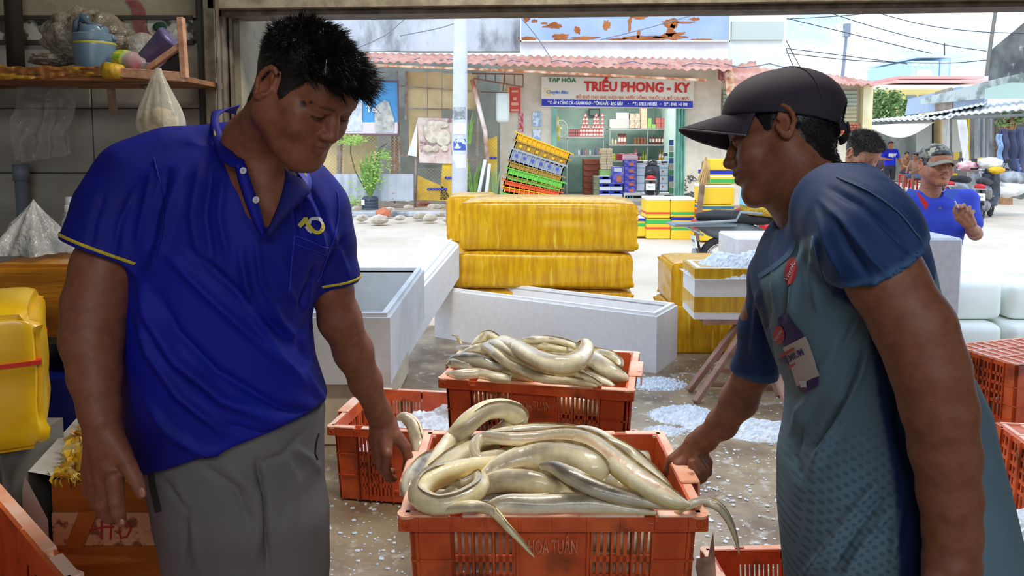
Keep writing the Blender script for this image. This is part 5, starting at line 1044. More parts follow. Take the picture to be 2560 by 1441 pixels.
def heap(name, lab, c, rx, ry, h, m, seed=0, n=40, rough=.5, kind='stuff', cat='ice', bumpy=.02, parent=None, rz=0):
    b = MB(); 
    def f(u, v):
        x = (u*2-1); y = (v*2-1); r_ = min(1, math.sqrt(x*x+y*y)); z = max(0, 1-r_**2.2)
        z = z*(.75+.5*mnoise.noise(Vector((x*2+seed, y*2, seed))))+bumpy/h*mnoise.noise(Vector((x*13, y*13, seed)))*(z > .02)+bumpy*.6/h*mnoise.noise(Vector((x*30, y*30, seed)))*(z > .02)
        return Vector((x*rx, y*ry, z*h-.004))
    b.grid(n, n, f); o = b.build(name, m, parent, smooth=False)
    if parent is None: o.location = c; o.rotation_euler.z = rz
    if lab: tag(o, lab, cat, kind=kind)
    else: tag(o, kind=kind)
    return o
heap('ice_heap', 'heap of crushed ice in the taped white box', Vector(((w0+w1)/2, SH+.18, zz+h_-.06)), (w1-w0)*.52, .2, .17, m_ice, 3, 60)
# foam slab standing behind the young man
x0 = P(1842, 600, 5.0).x; x1 = P(2130, 600, 5.0).x
t = foam_box('white_foam_chest', 'closed white foam chest behind the ice box and the young man', (Vector(((x0+x1)/2, 5.0, P(2300, 792, 5.0).z)), x1-x0, .45, R(0)), P(2300, 596, 5).z-P(2300, 792, 5).z, open_top=False, m=mat('styrofoam_bluish', rgb(226, 228, 234), r=.7, c2=rgb(214, 216, 222), ns=20, bump=.1, bs=150))  # foam in a slightly bluish white
xa, xb = P(2235, 600, 4.0).x, P(2409, 600, 4.0).x; zc1, zc0 = P(2300, 596, 4.0).z, P(2300, 792, 4.0).z
t = foam_box('upright_foam_box', 'tall white foam box in front of the man in the camouflage cap', (Vector(((xa+xb)/2, 4.0, zc0)), xb-xa, .34, R(0)), zc1-zc0, open_top=False, m=MATS['styrofoam_bluish'])
tbox('yellow taped box under the tall white foam box', 2240, 2380, 800, 930, 4.02, .3, z0=0, z1=zc0-.02)
tbox('yellow taped box under the closed white foam chest', 1860, 2110, 796, 930, 5.0, .45, z0=0, z1=P(2300, 792, 5).z-.03)
# ice blocks
m_ib = mat('ice_block', rgb(232, 238, 228), r=.3, c2=rgb(246, 248, 240), ns=1.2, coat=.3, bump=.15, bs=5)
for lab, x_, y_, z_, w, d_, h, rz in (('cloudy ice block nearest the foam chest', 2430, 0, 0.0, .48, .5, .30, 0), ('long cloudy ice block at the right edge', 2620, 0, 0.0, .48, .5, .3, .05), ('upper ice block stacked beside the chest', 2436, 0, .30, .44, .5, .28, .02), ('upper ice block stacked at the right edge', 2610, 0, .30, .44, .5, .26, -.03)):
    Y = 4.9 if z_ == 0 else 5.0; t = thing('ice_block', lab, 'ice block', (P(x_, 700, Y).x, Y, z_ if z_ == 0 else .301), rz); b = MB(); b.box((0, d_/2, h/2), (w, d_, h), bev=.06, seg=4); b.build('block', m_ib, t, smooth=True)
for i in range(5): t = thing('ice_block', ['farthest small ice block in the back row', 'second ice block in the back row', 'middle ice block in the back row', 'fourth ice block in the back row', 'ice block in the back row at the frame edge'][i], 'ice block', (P(2400+i*62, 700, 6.4).x, 6.4+.05*i, 0)); b = MB(); b.box((0, .45, .2), (.2, .9, .36), bev=.05, seg=3); b.build('block', m_ib, t, smooth=True)
# ice spills on the ground
for i, (x_, y_, rx, ry, h) in enumerate(((1715, 1040, .22, .16, .04), (1850, 1072, .34, .12, .05), (1960, 1085, .34, .13, .06), (2540, 1390, .35, .25, .22), (1640, 960, .2, .15, .02), (1660, 1080, .12, .08, .02), (1480, 930, .3, .1, .015))):
    heap('ice_spill', ['ice spill by the sawhorse feet', 'wide ice spill under the young man arm', 'ice spill behind the young man belly', 'tall heap of ice at the lower right edge', 'thin slush by the long white box', 'small ice patch near the gripping hand', 'thin slush strip along the long box'][i], G(x_, y_, 0), rx, ry, h, m_ice, i, 40, bumpy=.016)
random.seed(31); b = MB()
for i in range(1300):
    if random.random() < .85: x_, y_ = random.uniform(1560, 2080), random.uniform(900, 1441)
    else: x_, y_ = random.uniform(760, 1020), random.uniform(1180, 1441)
    c = G(x_, y_, 0); s_ = random.choice([.002, .003, .004, .007]); g = bmesh.ops.create_icosphere(b.bm, subdivisions=1, radius=s_); bmesh.ops.transform(b.bm, matrix=Matrix.Translation((c.x, c.y, s_*.3)) @ Matrix.Diagonal((random.uniform(.7, 1.8), random.uniform(.7, 1.8), random.uniform(.4, .8), 1)), verts=g['verts'])
tag(b.build('ice_crumbs', m_ice), 'scattered ice crumbs over the wet floor', 'ice', kind='stuff')

# ================= crates =================
def crate(name, lab, W_=.62, D_=.43, H_=.30, text=True, m=m_org, mr=m_org2, back=True):
    t = thing(name, lab, 'crate'); th = .007
    tap = lambda v: Vector((v.x*(1-.05*(1-v.z/H_)), v.y*(1-.05*(1-v.z/H_)), v.z))
    b = MB()
    def wall(L, place):
        """L along u, v up; place maps a box (u0,u1,d0,d1,z0,z1)"""
        def bx(u0, u1, z0, z1, d0=0, d1=th): place(u0, u1, d0, d1, z0, z1)
        cw = L*.145 if L > .5 else L*.16; mid = L*.125 if L > .5 else 0
        bx(-L/2, -L/2+cw, 0, H_); bx(L/2-cw, L/2, 0, H_); 
        if mid: bx(-mid, mid, 0, H_)
        for s_ in (-1, 1):
            u0, u1 = (mid+.008 if mid else 0), L/2-cw
            if s_ < 0: u0, u1 = -u1, -u0
            bx(u0, u1, 0, .02); bx(u0, u1, H_-.045, H_); ng = 3 if L > .5 else 2; gw = (u1-u0)/ng
            for z_ in [.02+(H_-.09)*i/5 for i in range(1, 5)]: bx(u0, u1, z_-.007, z_+.007)
            for g_ in range(ng):
                ns_ = 3
                for k in range(ns_+1):
                    uc = u0+gw*g_+gw*k/ns_; bx(uc-.0042, uc+.0042, .02, H_-.045)
                for (sx0) in (u0+gw*g_,): bx(sx0-.0025, sx0+.0025, .0, H_-.03, -.009, 0)
            bx(u1-.0025 if s_ > 0 else u0-.0025, (u1 if s_ > 0 else u0)+.0025, 0, H_-.03, -.009, 0)
        for u_ in (([-mid, mid]) if mid else []): bx(u_-.003, u_+.003, 0, H_-.03, -.009, 0)
        if mid: bx(-mid, mid, .045, .05, -.006, 0)
        for s_ in (-1, 1):
            for z_ in (H_*.33, H_*.62): bx(s_*L/2 if s_ < 0 else L/2-cw, -L/2+cw if s_ < 0 else L/2, z_-.002, z_+.002, -.005, 0)
            uu = s_*(L/2-.012); bx(uu-.003, uu+.003, 0, H_-.03, -.005, 0)
    wall(W_, lambda u0, u1, d0, d1, z0, z1: b.b2(u0, u1, -D_/2+d0, -D_/2+d1, z0, z1))
    wall(W_, lambda u0, u1, d0, d1, z0, z1: b.b2(u0, u1, D_/2-d1, D_/2-d0, z0, z1))
    wall(D_, lambda u0, u1, d0, d1, z0, z1: b.b2(-W_/2+d0, -W_/2+d1, u0, u1, z0, z1))
    wall(D_, lambda u0, u1, d0, d1, z0, z1: b.b2(W_/2-d1, W_/2-d0, u0, u1, z0, z1))
    b.warp(tap); b.build('crate_walls', m, t)
    b = MB(); b.b2(-W_*.475, W_*.475, -D_*.475, D_*.475, 0, .008); b.build('crate_floor', m, t)
    # rim: flat lip with drop skirt, notched near the corners
    lw = .022; b = MB(); nt = .085; nw = .030
    for s_ in (-1, 1):
        y0 = s_*(D_/2-.004); y1 = s_*(D_/2+lw)
        for (u0, u1) in ((-W_/2-lw+.012, -W_/2+nt), (-W_/2+nt+nw, W_/2-nt-nw), (W_/2-nt, W_/2+lw-.012)): b.b2(u0, u1, y0, y1, H_-.006, H_, bev=.002)
        for c_ in (-W_/2+nt+nw/2, W_/2-nt-nw/2):
            b.grid(9, 2, lambda u, v: Vector((c_+nw/2*math.cos(math.pi*(1-u)), y0+(y1-y0)*v, H_-.003-nw*.5*math.sin(math.pi*u))))
        x0 = s_*(W_/2-.004); x1 = s_*(W_/2+lw); b.b2(x0, x1, -D_/2-lw+.012, -D_*.2, H_-.006, H_, bev=.002); b.b2(x0, x1, D_*.2, D_/2+lw-.012, H_-.006, H_, bev=.002); b.b2(x0, x1+s_*.020, -D_*.2, D_*.2, H_-.002, H_+.006, bev=.003); b.b2(x1+s_*.015, x1+s_*.020, -D_*.2, D_*.2, H_-.03, H_)
        for s2 in (-1, 1): b.cyl((s_*(W_/2+.004), s2*(D_/2+.004), H_-.0042), .022, .006, 16)
    b.build('rim', mr, t)
    b = MB()
    for s_ in (-1, 1):
        b.b2(-W_/2-lw+.006, W_/2+lw-.006, s_*(D_/2+lw-.004)-.0025, s_*(D_/2+lw-.004)+.0025, H_-.034, H_-.005)
        b.b2(-W_/2-lw+.002, W_/2+lw-.002, s_*(D_/2)-.002, s_*(D_/2+lw), H_-.036, H_-.033)
        b.b2(s_*(W_/2+lw-.004)-.0025, s_*(W_/2+lw-.004)+.0025, -D_/2-lw+.006, D_/2+lw-.006, H_-.034, H_-.005)
        b.b2(s_*(W_/2)-.002, s_*(W_/2+lw), -D_/2-lw+.002, D_/2+lw-.002, H_-.036, H_-.033)
        for s2 in (-1, 1): b.b2(s_*(W_/2+.004), s_*(W_/2+lw), s2*(D_/2+.002), s2*(D_/2+lw), H_-.036, H_-.004, bev=.002)
        for i in range(9):
            u_ = -W_/2+.02+(W_-.04)*i/8; b.b2(u_-.0015, u_+.0015, s_*(D_/2+lw), s_*(D_/2+lw+.003), H_-.034, H_-.005)
    b.build('rim_skirt', m, t)
    b = MB()
    for s_ in (-1, 1):
        b.tube([(s_*(W_/2+.006)+.008*math.cos(a), -D_/2-lw-.002, H_-.02+.008*math.sin(a)) for a in np.linspace(0, 6.283, 15)], .002, 6, cap=False)
    b.build('corner_ring', m, t)
    if text:
        text_obj('lettering', 'HOA TUẤN', .044, mat('orange_letter', rgb(222, 140, 104), r=.6, c2=rgb(190, 96, 60), ns=60), t, loc=(0, -D_/2*(1-.012)-.004, H_-.082), off=.0008, sx=.47, ext=.0025)
    return t
# carried crate
fl = G(992, 1290, .79); frr = G(1775, 1290, .79); scl = (frr.x-fl.x-.044)/.62
CZ = .79; CYF = (fl.y+frr.y)/2
C1 = crate('fish_crate', 'orange plastic crate full of eels carried by the two men, front one'); C1.scale = (scl,)*3
H1 = .30*scl; C1.location = ((fl.x+frr.x)/2, CYF+(.022+.215)*scl, CZ-H1)
C2 = copy_tree(C1); C2['label'] = 'orange plastic crate full of eels standing behind the carried crate'
a = G(1095, 945, .79); d_ = G(1585, 978, .79); mid = (a+d_)/2; s2 = (d_-a).length/.664; C2.scale = (s2,)*3; C2.rotation_euler.z = math.atan2(d_.y-a.y, d_.x-a.x); q = Matrix.Rotation(C2.rotation_euler.z, 4, 'Z') @ Vector((0, (.237)*s2, 0)); C2.location = (mid.x+q.x, mid.y+q.y, .79-.30*s2)
lowc = []
C3 = copy_tree(C1); C3['label'] = 'orange crate standing under the rear crate of eels'; C3.scale = C2.scale; C3.rotation_euler = C2.rotation_euler; C3.location = C2.location; C3.location.z -= .31*s2
hh_ = C3.location.z; C3b = copy_tree(C3); C3b['label'] = 'lowest hidden orange crate under the rear crates'; C3b.scale = (s2*.97, s2*.97, hh_/.31); C3b.location.z = 0.0
# crate with ice at left behind the man's hand
C4 = copy_tree(C1); C4['label'] = 'orange crate with crushed ice on the floor left of the carried crate'
zc4 = .36; fa = G(820, 1065, zc4+.0); 
s4 = 1.0; zr4 = G(1010, 1060, .40)
C4.scale = (1.08,)*3; C4.rotation_euler.z = R(-9); C4.location = (-.44, 2.95, .01)
# place so that its front-left rim corner lands on (815,1065) with rim height .33
rim = .30*1.08+.01; k_ = G(815, 1066, rim); M4 = Matrix.Rotation(R(-9), 4, 'Z') @ Vector((-.335*1.08, -.237*1.08, 0)); C4.location = (k_.x-M4.x, k_.y-M4.y, .01)
o = heap('ice_fill', 'crushed ice filling the left floor crate', Vector((C4.location.x+.03, C4.location.y+.0, .20)), .29, .21, .12, m_ice, 8, 50); o.rotation_euler.z = R(-9)
b = MB(); c = C4.location+Vector((.12, .08, .25)); b.sph((0, 0, 0), 1, 4); b.warp(lambda v: Vector((v.x*.1, v.y*.07, v.z*.11*(1-.5*v.z)))*(1+.25*mnoise.noise(v*3))); o = b.build('ice_bag', MATS['film_white'], None, smooth=True); o.location = c; tag(o, 'clear plastic bag of pink fish on the ice in the left crate', 'plastic bag')
# lower right crate
C5 = copy_tree(C1); C5['label'] = 'empty orange crate on the floor at the bottom right of the carried crate'; s5 = .95; C5.scale = (s5,)*3; q = G(1752, 1362, .30); C5.location = (q.x+.335*s5, q.y-.235*s5, .015); C5.rotation_euler.z = R(2)
# stacked upside-down crates at right
C6 = copy_tree(C1); C6['label'] = 'upturned orange crate, upper one at the right edge'; C7 = copy_tree(C1); C7['label'] = 'orange crate with mirrored lettering, lower one at the right edge'
C6.scale = (1.05, 1.05, 1.15); C6.rotation_euler = (R(180), 0, R(16)); q = P(2450, 1060, 3.75); C6.location = (q.x+.42, 4.05, .36); 
C7.scale = (1.05,)*3; C7.rotation_euler = (R(180), 0, R(-8)); q = P(2447, 1290, 3.0); C7.location = (q.x+.36, 2.80, .33)
for C_ in (C6, C7):
    b = MB()
    for i in range(9): b.b2(-.27+i*.0675-.008, -.27+i*.0675+.008, -.19, .19, -.004, .006)
    for i in range(4): b.b2(-.28, .28, -.19+i*.125-.006, -.19+i*.125+.006, -.006, .006)
    b.build('bottom_grid', m_org2, C_)
# dark crates at left
C8 = copy_tree(C1); C8['label'] = 'upturned orange crate in the dark left corner below the yellow box'; C8.rotation_euler = (R(180), 0, R(60)); C8.scale = (.95,)*3; C8.location = (P(20, 1080, 2.3).x+.05, 2.3, .62)
b = MB(); 
for i in range(12): b.b2(-.27+i*.049-.01, -.27+i*.049+.01, -.19, .19, -.006, .006)
for i in range(4): b.b2(-.28, .28, -.19+i*.125-.007, -.19+i*.125+.007, -.01, .006)
b.build('bottom_grid', m_org, C8)
C8b = copy_tree(C8); C8b['label'] = 'lower orange crate under the dark corner crate'; C8b.location.z = .31
C9 = copy_tree(C1); C9['label'] = 'bright orange crate at the bottom left corner nearest the camera'
# rim edge runs from (0,1205) to (210,1441)
C9.scale = (1.0,)*3; e0 = G(0, 1207, .80); e1 = G(210, 1441, .80); an = math.atan2(e1.y-e0.y, e1.x-e0.x); C9.rotation_euler.z = an+R(90); 
dirv = (e1-e0).normalized(); nrm = Vector((dirv.y, -dirv.x, 0)); mid = e0+dirv*.17; nrm = nrm if nrm.x < 0 else -nrm
C9.rotation_euler.z = an; C9.location = (mid.x+nrm.x*.237, mid.y+nrm.y*.237, .5)
C9b = copy_tree(C9); C9b['label'] = 'orange crate under the bottom left corner crate'; C9b.location.z = .195
C9c = copy_tree(C9); C9c['label'] = 'lowest crate of the bottom left stack'; C9c.location.z = 0; C9c.scale = (.96, .96, .63)
# ================= eels =================
m_eel = mat('eel_skin', (.5, .5, .4), r=.26, attr='col', c2=rgb(234, 232, 222), ns=22, mix=(.45, .7), st=(1, 1, 1), bump=.25, bs=150, coat=.5, spec=.6, bst=(1, 1, .6), bdist=.004)
def eel(lab, pts, grp='eels', dark=0., yel=.5, red=0, sgm=12, flat=1.0, roll=0, name='eel', hd=False, lf=1.0):
    """pts: (px, py, z or Y when above 1.2, radius in px)"""
    W = []
    for (x_, y_, z_, r_) in pts:
        p = P(x_, y_, z_) if z_ > 1.2 else G(x_, y_, z_); W.append((*p, r_/ppm(p.y)))
    D_ = catmull(W, 9); b = bmesh.new(); rings = []; k = len(D_); prev = Vector((0, 0, 1)); seg = 20
    Pn = [Vector(q[:3]) for q in D_]; cols = []
    top = Vector(rgb(176, 164, 140)); topd = Vector(rgb(58, 54, 52)); mid = Vector(rgb(196, 184, 134)); bel = Vector(rgb(236, 220, 160)).lerp(Vector(rgb(222, 178, 70)), yel*.5); side = Vector(rgb(255, 247, 220)); rd = Vector(rgb(196, 104, 72))
    side = side.lerp(Vector(rgb(232, 208, 128)), yel*.45); top = top.lerp(topd, dark); side = side.lerp(Vector(rgb(150, 142, 130)), dark*.7); bel = bel.lerp(Vector(rgb(150, 130, 90)), dark*.6)
    for i, q in enumerate(D_):
        p = Pn[i]; t_ = (Pn[min(i+1, k-1)]-Pn[max(i-1, 0)]).normalized(); up = (Vector((0, -.35, 1))-t_*t_.dot(Vector((0, -.35, 1)))).normalized()
        a = t_.cross(up).normalized(); r_ = max(q[3], .0008); s_ = i/(k-1); ring = []
        for j in range(seg):
            th = 2*math.pi*j/seg; rr = r_*(1+.035*mnoise.noise(Vector((p.x*40, p.y*40, th)))+.03*math.cos(3*th+s_*14)+.022*math.sin(s_*k*1.9)*max(0, math.sin(th+1)))
            ring.append(b.verts.new(p+(a*math.cos(th)+up*math.sin(th)*flat)*rr))
            h = math.sin(th+roll+.5*math.sin(s_*5+roll)); nz_ = .12*mnoise.noise(Vector((s_*9, th*1.5, p.x*5)))
            x = h+nz_
            c = side.lerp(top, min(1, max(0, (x-.78)/.22))) if x > .25 else side.lerp(bel, min(1, max(0, (-x+.1)/.5)))
            if red and abs(x-.72) < .12: c = c.lerp(rd, .5*red)
            cols.append(c)
        rings.append(ring)
    for i in range(k-1):
        for j in range(seg): b.faces.new((rings[i][j], rings[i][(j+1) % seg], rings[i+1][(j+1) % seg], rings[i+1][j]))
    b.faces.new(rings[0][::-1]); b.faces.new(rings[-1])
    bmesh.ops.recalc_face_normals(b, faces=b.faces)
    me = bpy.data.meshes.new(name); b.to_mesh(me); b.free(); me.shade_smooth()
    ca = me.color_attributes.new('col', 'FLOAT_COLOR', 'POINT')
    for i, c in enumerate(cols): ca.data[i].color = (*c, 1)
    t = thing(name, lab, 'eel', Pn[k//2], group=None); o = link('eel_body', me, m_eel, t); me.transform(Matrix.Translation(-Pn[k//2]))
    # dorsal fin fold along the back
    b = MB(); i0, i1 = int(k*.35), k-1; fin = []
    for i in range(i0, i1):
        q = D_[i]; p = Pn[i]-Pn[k//2]; t_ = (Pn[min(i+1, k-1)]-Pn[max(i-1, 0)]).normalized(); up = (Vector((0, -.35, 1))-t_*t_.dot(Vector((0, -.35, 1)))).normalized(); a = t_.cross(up).normalized()
        th = math.pi/2-roll+.35; dr = a*math.cos(th)+up*math.sin(th)*flat; w = q[3]*.16+.001; w *= min(1, (i-i0)/4+.01); fin.append((p+dr*q[3]*.93, p+dr*(q[3]+w)+t_*.001*math.sin(i*2)))
    b.grid(len(fin), 2, lambda u, v: fin[round(u*(len(fin)-1))][round(v)]); f_ = b.build('dorsal_fin', mat('fin_pale', rgb(196, 170, 120), r=.35, c2=rgb(140, 110, 76), ns=30), t, smooth=True)
    if hd:
        for s_ in (-1, 1):
            q = D_[-4] if hd == 2 else D_[3]; p = Vector(q[:3])-Pn[k//2]; b = MB(); b.sph(p+Vector((s_*.0, -q[3]*.7, q[3]*.6)), .003, 1)
            if s_ == 1: b.build('eye', m_black, t, smooth=True)
            else: b.bm.free()
    return t
E1 = [
 ('silvery eel pressed along the left crate wall', [(1030, 1262, .77, 10), (1024, 1215, .785, 24), (1048, 1175, .79, 26), (1085, 1148, .79, 22), (1130, 1128, .78, 12)], dict(dark=.55, yel=0)),
 ('eel whose tail stands up at the back left corner', [(992, 1046, 1.80, 6), (1012, 1044, 1.80, 14), (1034, 1066, 1.79, 19), (1048, 1110, 1.76, 21), (1062, 1150, 1.72, 20), (1110, 1190, 1.68, 14)], dict(yel=.6, red=.5)),
 ('eel lying along the back rim of the carried crate', [(1150, 1110, .78, 12), (1240, 1092, .81, 20), (1340, 1082, .82, 22), (1440, 1084, .81, 18), (1500, 1096, .8, 8)], dict(yel=0)),
 ('eel curving down the back right side of the crate', [(1400, 1082, .80, 10), (1470, 1084, .82, 20), (1530, 1112, .82, 20), (1590, 1150, .80, 22), (1650, 1205, .79, 18), (1690, 1250, .78, 8)], dict(yel=0, dark=.2)),
 ('big arched eel rising highest from the carried crate', [(1040, 1250, .76, 20), (1085, 1165, .79, 26), (1130, 1105, 1.72, 27), (1168, 1060, 1.72, 27), (1215, 1028, 1.74, 25), (1262, 1024, 1.77, 26), (1291, 1045, 1.79, 31), (1262, 1080, 1.78, 26), (1205, 1105, 1.74, 20), (1130, 1150, .79, 28), (1070, 1200, .78, 30)], dict(yel=.7, roll=.6)),
 ('long eel sweeping from the middle to the right corner', [(1335, 1150, .80, 5), (1280, 1162, .82, 8), (1205, 1150, .83, 10), (1187, 1118, .84, 15), (1210, 1094, .85, 15), (1265, 1098, .86, 16), (1340, 1098, .86, 19), (1420, 1093, .87, 22), (1480, 1110, .87, 26), (1530, 1148, .86, 31), (1580, 1190, .85, 33), (1640, 1230, .84, 30), (1690, 1255, .83, 20), (1722, 1262, .82, 6)], dict(yel=.3, red=1, roll=-.2)),
 ('thick pale eel arched across the middle of the crate', [(1180, 1235, .79, 18), (1225, 1185, .81, 26), (1280, 1155, .83, 30), (1350, 1142, .84, 35), (1425, 1145, .85, 38), (1482, 1168, .85, 39), (1500, 1195, .83, 30)], dict(yel=.6, dark=.1)),
 ('yellow bellied eel in the centre under the arch', [(1190, 1230, .79, 18), (1235, 1206, .805, 27), (1290, 1202, .815, 31), (1345, 1210, .815, 31), (1395, 1228, .80, 26), (1440, 1250, .79, 14)], dict(yel=1, dark=.25)),
 ('knobbly end of an eel showing between two bodies', [(1512, 1205, .77, 14), (1538, 1212, .79, 22), (1562, 1230, .79, 18)], dict(yel=.5)),
 ('second knobbly eel end deep in the left loop', [(1105, 1245, .78, 12), (1135, 1232, .79, 17), (1165, 1240, .785, 12)], dict(yel=0)),
 ('dark snouted eel lying diagonally over the centre', [(1352, 1168, .84, 8), (1385, 1170, .85, 17), (1430, 1192, .85, 23), (1485, 1220, .84, 22), (1545, 1240, .83, 19), (1610, 1255, .82, 15), (1670, 1266, .815, 10), (1712, 1270, .81, 5)], dict(dark=.8, yel=.2)),
 ('eel looped in the front left corner', [(1350, 1132, .81, 6), (1290, 1146, .815, 13), (1230, 1160, .82, 20), (1165, 1172, .825, 25), (1105, 1188, .825, 29), (1062, 1212, .82, 31), (1050, 1242, .815, 29), (1092, 1262, .815, 27), (1150, 1252, .82, 27), (1198, 1222, .825, 24), (1196, 1194, .82, 18), (1150, 1208, .81, 10)], dict(yel=1, roll=.4)),
 ('grey backed eel stretched along the front rim', [(1205, 1280, .79, 12), (1260, 1262, .80, 25), (1345, 1262, .80, 26), (1430, 1260, .80, 25), (1510, 1264, .80, 23), (1590, 1276, .795, 14), (1640, 1284, .79, 5)], dict(yel=.1, dark=.3)),
 ('yellow eel tail hanging over the front rim', [(1080, 1282, .80, 8), (1130, 1272, .815, 14), (1185, 1266, .825, 15), (1232, 1280, 1.375, 13), (1268, 1318, 1.345, 10), (1300, 1352, 1.34, 7.5), (1322, 1378, 1.34, 4.5), (1336, 1394, 1.34, 1)], dict(yel=1, roll=.3)),
 ('dark edged eel tail curling out over the right corner', [(1690, 1280, .79, 8), (1725, 1262, .81, 12), (1762, 1256, 1.47, 12), (1795, 1268, 1.46, 11), (1820, 1300, 1.455, 9), (1836, 1340, 1.45, 6), (1848, 1386, 1.45, 1.2)], dict(yel=.4, dark=.2, roll=-.4)),
]
for lab, pts, kw in E1: eel(lab, pts, **kw)
for i, (y_, z_) in enumerate(((1110, .74), (1155, .75), (1200, .75), (1245, .75))): eel(['dull eel glimpsed lowest at the back of the carried crate', 'dull eel glimpsed across the crate bottom, second from the back', 'dull eel glimpsed across the crate bottom, third from the back', 'dull eel glimpsed lowest at the crate front'][i], [(1060-8*i, y_, z_, 20), (1200, y_+10, z_+.01, 34), (1330, y_-8, z_, 36), (1460, y_+8, z_+.01, 36), (1600+16*i, y_, z_, 28)], yel=.5, dark=.4)
def fill_wall(C_, s_):   # eels seen through the slots, filling the crate below
    for r_i in range(3):
        for j in range(2):
            L_ = .27*s_; q = [C_.matrix_basis @ Vector((x_, (-.14, .12)[j]+.02*math.sin(x_*9+r_i), .05+.075*r_i+.01*math.sin(x_*14+j))) for x_ in np.linspace(-.23, .23, 7)]
            lab_ = 'eel coiled %s in the %s crate, %s side' % (('at the bottom', 'halfway up', 'near the top')[r_i], 'carried' if C_ is C1 else 'rear', ('front', 'back')[j])
            W = [(0, 0, 0, 0)]; pts = []
            for p in q: u, v = proj_px(np.array([p])); pts.append((u[0], v[0], p.y, .034*ppm(p.y)))
            eel(lab_, pts, yel=.4, dark=.3*(j+r_i % 2))
bpy.context.view_layer.update(); fill_wall(C1, scl); fill_wall(C2, s2)
def X2(x, y): return (1080+x/4.74, 800+y/4.74)
def e2(lab, q, z0=.8, **kw): eel(lab, [(*X2(a, b_), z_, r_) for (a, b_, z_, r_) in q], **kw)
e2('dark finned eel at the left of the rear crate', [(200, 500, .79, 8), (300, 470, .81, 15), (450, 470, .82, 18), (600, 500, .82, 18), (760, 560, .81, 14), (880, 600, .8, 8)], dark=.9, yel=0)
e2('brownish eel under the dark one in the rear crate', [(190, 560, .79, 8), (260, 520, .80, 14), (420, 560, .80, 14), (620, 590, .79, 12), (800, 600, .79, 8)], dark=.6, yel=.2)
e2('pale eel along the front left rim of the rear crate', [(180, 640, .79, 6), (330, 650, .8, 13), (560, 640, .8, 14), (760, 680, .8, 14), (940, 710, .795, 10)], yel=.3)
e2('flat folded eel at the front centre of the rear crate', [(780, 610, .79, 6), (900, 620, .8, 13), (1050, 670, .8, 12), (1200, 710, .795, 9)], yel=.8)
e2('eel arched at the back left of the rear crate', [(470, 400, .80, 8), (520, 300, .83, 11), (600, 220, .85, 13), (680, 190, .86, 12), (760, 220, .86, 10), (820, 280, .84, 8)], yel=.6)
e2('eel hump behind the dark one in the rear crate', [(370, 400, .80, 8), (470, 370, .82, 12), (580, 340, .83, 14), (690, 330, .83, 13), (800, 380, .82, 10)], yel=0)
e2('thin eel lying across the back of the rear crate', [(1050, 250, .84, 6), (1200, 235, .85, 9), (1400, 240, .85, 9), (1600, 280, .85, 9), (1720, 330, .84, 8)], yel=.2)
e2('second thin eel across the back of the rear crate', [(1080, 300, .82, 6), (1250, 300, .83, 9), (1420, 330, .83, 9), (1600, 360, .83, 8)], yel=.4)
e2('eel at the right back corner of the rear crate', [(1900, 400, .80, 8), (2000, 400, .82, 12), (2120, 440, .82, 14), (2210, 500, .81, 13), (2230, 560, .8, 8)], yel=.3, dark=.2)
e2('thick grey eel at the right of the rear crate', [(1780, 400, .80, 10), (1880, 450, .82, 20), (2000, 530, .82, 23), (2140, 620, .81, 22), (2260, 680, .80, 15), (2300, 700, .79, 6)], yel=.1, dark=.15)
e2('eel tucked at the front right of the rear crate', [(1450, 610, .79, 8), (1650, 640, .8, 15), (1850, 680, .8, 15), (2050, 740, .795, 12), (2160, 790, .79, 5)], yel=0, dark=.2)
e2('long wavy eel over the front of the rear crate', [(600, 310, .84, 8), (680, 330, .85, 14), (800, 430, .85, 15), (950, 540, .84, 14), (1150, 640, .835, 13), (1350, 700, .83, 12), (1600, 720, .82, 11), (1800, 750, .81, 10), (1960, 790, .8, 4)], yel=.7, roll=.3)
e2('golden eel beside the wavy one in the rear crate', [(680, 270, .86, 8), (780, 300, .87, 15), (950, 400, .87, 16), (1120, 500, .86, 16), (1300, 590, .85, 15), (1480, 640, .84, 14), (1680, 650, .83, 13), (1850, 700, .82, 12), (2010, 780, .8, 4)], yel=.9, roll=.5)
e2('large silver eel curled on top of the rear crate', [(760, 250, .86, 8), (860, 260, .88, 17), (1000, 320, .89, 20), (1130, 400, .89, 22), (1280, 480, .89, 23), (1450, 530, .89, 24), (1620, 530, .89, 24), (1760, 470, .89, 23), (1830, 370, .89, 19), (1820, 290, .89, 15), (1740, 290, .88, 10)], yel=.2, roll=-.5)
e2('thin eel tail poking up at the back left of the rear crate', [(350, 290, .84, 3.5), (320, 250, .85, 3.5), (290, 200, .87, 2.5), (230, 180, .875, 1.2)], yel=.3)
for i, (y_, z_) in enumerate(((390, .76), (470, .765), (560, .765), (640, .765))): e2(['dull eel glimpsed lowest at the back of the rear crate', 'dull eel glimpsed across the rear crate, second from the back', 'dull eel glimpsed across the rear crate, third from the back', 'dull eel glimpsed lowest at the rear crate front'][i], [(300, y_-20, z_, 14), (800, y_, z_+.01, 22), (1300, y_+10, z_, 22), (1800, y_+30, z_+.01, 22), (2200, y_+70, z_, 14)], yel=.4, dark=.4)
# fish tail standing in the bottom right crate
t = thing('fish', 'pale flat fish standing tail up in the bottom right crate', 'fish'); b = MB()
b.prism([(1752, 1480), (1738, 1418), (1742, 1398), (1770, 1392), (1783, 1330), (1788, 1400), (1792, 1480)], 1.95, 1.965, lambda u, v, d: P(u, v, d)); b.build('fish_body', mat('fish_pale', rgb(206, 190, 170), r=.3, c2=rgb(160, 140, 124), ns=14, coat=.4), t)

